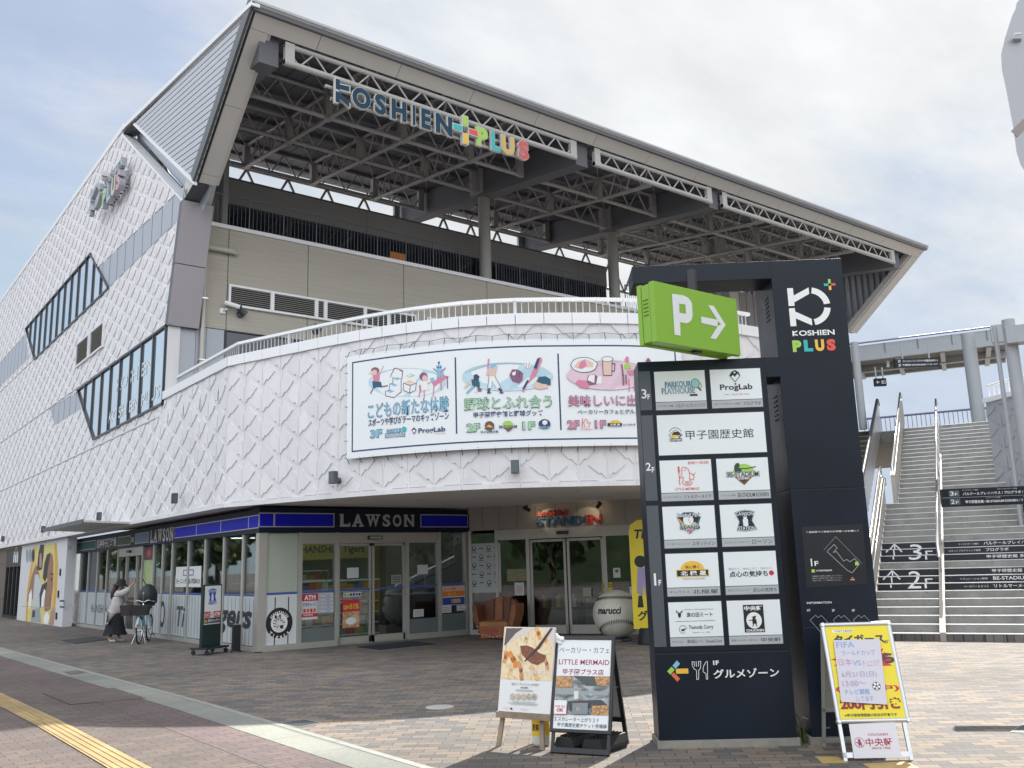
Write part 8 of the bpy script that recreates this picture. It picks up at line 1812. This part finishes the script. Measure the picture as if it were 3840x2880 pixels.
b = MB(); b.tube([mbk(.30, 0, .78), mbk(.50, 0, .42), mbk(.62, 0, .32)], .024, CEL, 10); b.tube([mbk(.62, 0, .32), mbk(.78, 0, .80)], .02, CEL, 10)
for s in (-.04, .04): b.tube([mbk(0, s, .325), mbk(.16, s, .62), mbk(.22, s*.4, .72)], .013, CEL, 8); b.tube([mbk(.62, s, .32), mbk(1.06, s, .325), mbk(.76, s, .70)], .010, CEL, 8)
b.tube([mbk(.22, 0, .70), mbk(.30, 0, .95)], .02, CHR, 8); b.build('frame', BK)
b = MB(); b.tube([mbk(.45, -.27, .98), mbk(.34, -.24, .99), mbk(.26, -.12, 1.03), mbk(.28, 0, .98), mbk(.26, .12, 1.03), mbk(.34, .24, .99), mbk(.45, .27, .98)], .012, CHR, 8); b.tube([mbk(.24, .0, .98), mbk(.24, 0, 1.2)], .005, CHR, 6); b.lathe(mbk(.24, 0, 1.2), [(0, -.02), (.02, 0), (0, .02)], PW, 10)
for s in (-1, 1): b.tube([mbk(.38, s*.255, .985), mbk(.47, s*.275, .978)], .018, RUB, 8)
b.build('handlebar', BK)
BSK = mat('basket_dark', (.030, .028, .030), .7, bump=.4, bscale=80); b = MB()
def frustum(f0, f1, s0_, s1_, z0, z1, m, sp=.04):
    q0 = [mbk(f0+sp, s0_+sp, z0), mbk(f1-sp, s0_+sp, z0), mbk(f1-sp, s1_-sp, z0), mbk(f0+sp, s1_-sp, z0)]; q1 = [mbk(f0, s0_, z1), mbk(f1, s0_, z1), mbk(f1, s1_, z1), mbk(f0, s1_, z1)]
    b.add(q0+q1, [(3, 2, 1, 0)]+[(i, (i+1) % 4, 4+(i+1) % 4, 4+i) for i in range(4)], m); ins = [p.lerp(sum(q1, V())/4, .08)-ZU*.02 for p in q1]; b.add(q1+ins, [(i, (i+1) % 4, 4+(i+1) % 4, 4+i) for i in range(4)], m); b.add(ins, [(0, 1, 2, 3)], INK)
frustum(-.20, .16, -.20, .22, .68, .92, BSK); b.build('basket', BK); b = MB(); frustum(-.05, .22, -.48, -.20, .68, .93, mat('bag_plum', (.055, .040, .048), .8)); b.build('shopping_bag', label='dark fabric bag hanging at the left of the bicycle basket', cat='bag')
b = MB(); b.lathe(mbk(-.345, .03, .46), [(0, -.01), (.028, -.004), (.028, .006), (0, .012)], mat('reflector_red', (.6, .02, .03), .3), 12, ax=-bd); b.build('reflector', BK)
b = MB(); b.lathe(mbk(.80, 0, .84), [(.0, -.05), (.09, -.03), (.11, .01), (.07, .04), (0, .045)], RUB, 16); b.build('saddle', BK)
b = MB(); 
for s in (-1, 1): b.tube([mbk(1.0, s*.05, .33), mbk(1.05, s*.20, .012)], .010, CHR, 6); b.tube([mbk(.05, s*.05, .34), mbk(-.02, s*.16, .012)], .008, CHR, 6)
b.build('kickstand', BK)
for s in (-1, 1): b = MB(); b.tube([mbk(.60, s*.06, .32), mbk(.60+s*.10, s*.10, .30-s*.12)], .010, CHR, 6); b.obox(mbk(.60+s*.10, s*.15, .30-s*.12), bd, bs, ZU, .08, .10, .02, RUB); b.build('pedal', BK)
CH = thing('rain_cover', 'tall black rain cover standing on the bicycle behind its handlebar', 'cover', mbk(.62, .02, .95)); b = MB(); CVR = mat('cover_black', (.012, .022, .024), .55, bump=.5, bscale=9)
b.lathe(mbk(.62, .03, .88), [(.16, 0), (.22, .10), (.23, .25), (.20, .38), (.13, .48), (.06, .53), (0, .54)], CVR, 18); b.build('hood', CH); b = MB(); b.tube([mbk(.60, -.01, 1.38), mbk(.56, -.09, 1.52), mbk(.55, -.10, 1.56)], .012, CVR, 6); b.build('strap', CH)
# ================================================================== ROAD SIGN seen from behind, top right
D3 = 5.2; pts = [AD(x, y, D3) for x, y in ((3754, 205), (3757, 262), (3772, 330), (3800, 480), (3812, 570), (3826, 615), (3848, 650), (3885, 668), (3960, 640), (4130, 250), (4140, 190), (4090, -40), (4040, -70), (3860, -50), (3826, -5), (3812, 12), (3808, 34), (3795, 60), (3768, 145))]
RSG = thing('road_sign', 'grey back of a rounded triangular road sign at the top right corner', 'road sign', V((pts[9].x, pts[9].y, 0))); b = MB(); sn_ = (EYE-pts[0]); sn_.z = 0; sn_.normalize()
SGB = mat('sign_back_grey', (.40, .42, .46), .5, .2, var=.04); b.prism(pts, -sn_*.004, SGB); b.build('plate', RSG)
b = MB(); c = AD(3815, 150, D3); b.obox(c+sn_*.02, _r0, ZU, sn_, .05, .02, .04, SGB); b.tube([c+sn_*.02-_r0*.02, c+sn_*.045-_r0*.01+ZU*.02, c+sn_*.045+_r0*.03+ZU*.02], .006, STAIN, 6); b.build('clamp', RSG)
b = MB(); c = AD(3826, 480, D3); b.obox(c+sn_*.003, (_r0+ZU*.9).normalized(), (ZU-_r0*.9).normalized(), sn_, .12, .05, .003, mat('sticker_taupe', (.30, .26, .26), .6)); b.build('sticker', RSG)
pp_ = AD(3985, 300, D3); b = MB(); b.tube([V((pp_.x, pp_.y, 0))-sn_*.0+sn_*.04, V((pp_.x, pp_.y, 4.9))+sn_*.04], .032, SGB, 14); b.build('pole', RSG)
# ================================================================== street trees across the road (behind the camera), mirrored in the shop glass
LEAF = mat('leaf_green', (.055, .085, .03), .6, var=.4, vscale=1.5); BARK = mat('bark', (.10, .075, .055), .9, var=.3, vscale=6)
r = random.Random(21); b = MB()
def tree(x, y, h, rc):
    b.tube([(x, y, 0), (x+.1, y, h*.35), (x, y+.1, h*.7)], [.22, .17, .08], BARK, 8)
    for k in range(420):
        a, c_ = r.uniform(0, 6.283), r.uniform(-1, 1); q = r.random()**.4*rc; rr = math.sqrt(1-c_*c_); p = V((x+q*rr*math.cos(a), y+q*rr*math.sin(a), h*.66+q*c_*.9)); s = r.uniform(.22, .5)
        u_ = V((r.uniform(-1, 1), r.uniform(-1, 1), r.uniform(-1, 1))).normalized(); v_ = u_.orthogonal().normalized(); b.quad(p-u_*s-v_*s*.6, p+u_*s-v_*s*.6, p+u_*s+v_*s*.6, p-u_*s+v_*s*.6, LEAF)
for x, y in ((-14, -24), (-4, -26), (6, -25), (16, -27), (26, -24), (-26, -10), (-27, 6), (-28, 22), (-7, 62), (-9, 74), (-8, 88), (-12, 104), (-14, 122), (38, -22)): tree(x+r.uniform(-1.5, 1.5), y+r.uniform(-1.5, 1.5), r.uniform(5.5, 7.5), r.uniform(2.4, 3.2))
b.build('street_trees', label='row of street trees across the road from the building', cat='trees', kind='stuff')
b = MB(); IVY = mat('ivy_green', (.03, .05, .02), .8, var=.5, vscale=1.2, bump=1, bscale=5); b.box((-34, -34.5, 0), (60, -34, 6.0), IVY); b.box((-36.5, -34, 0), (-36, 60, 5.0), IVY); b.build('ivy_wall', label='low ivy covered wall across the road', cat='wall')
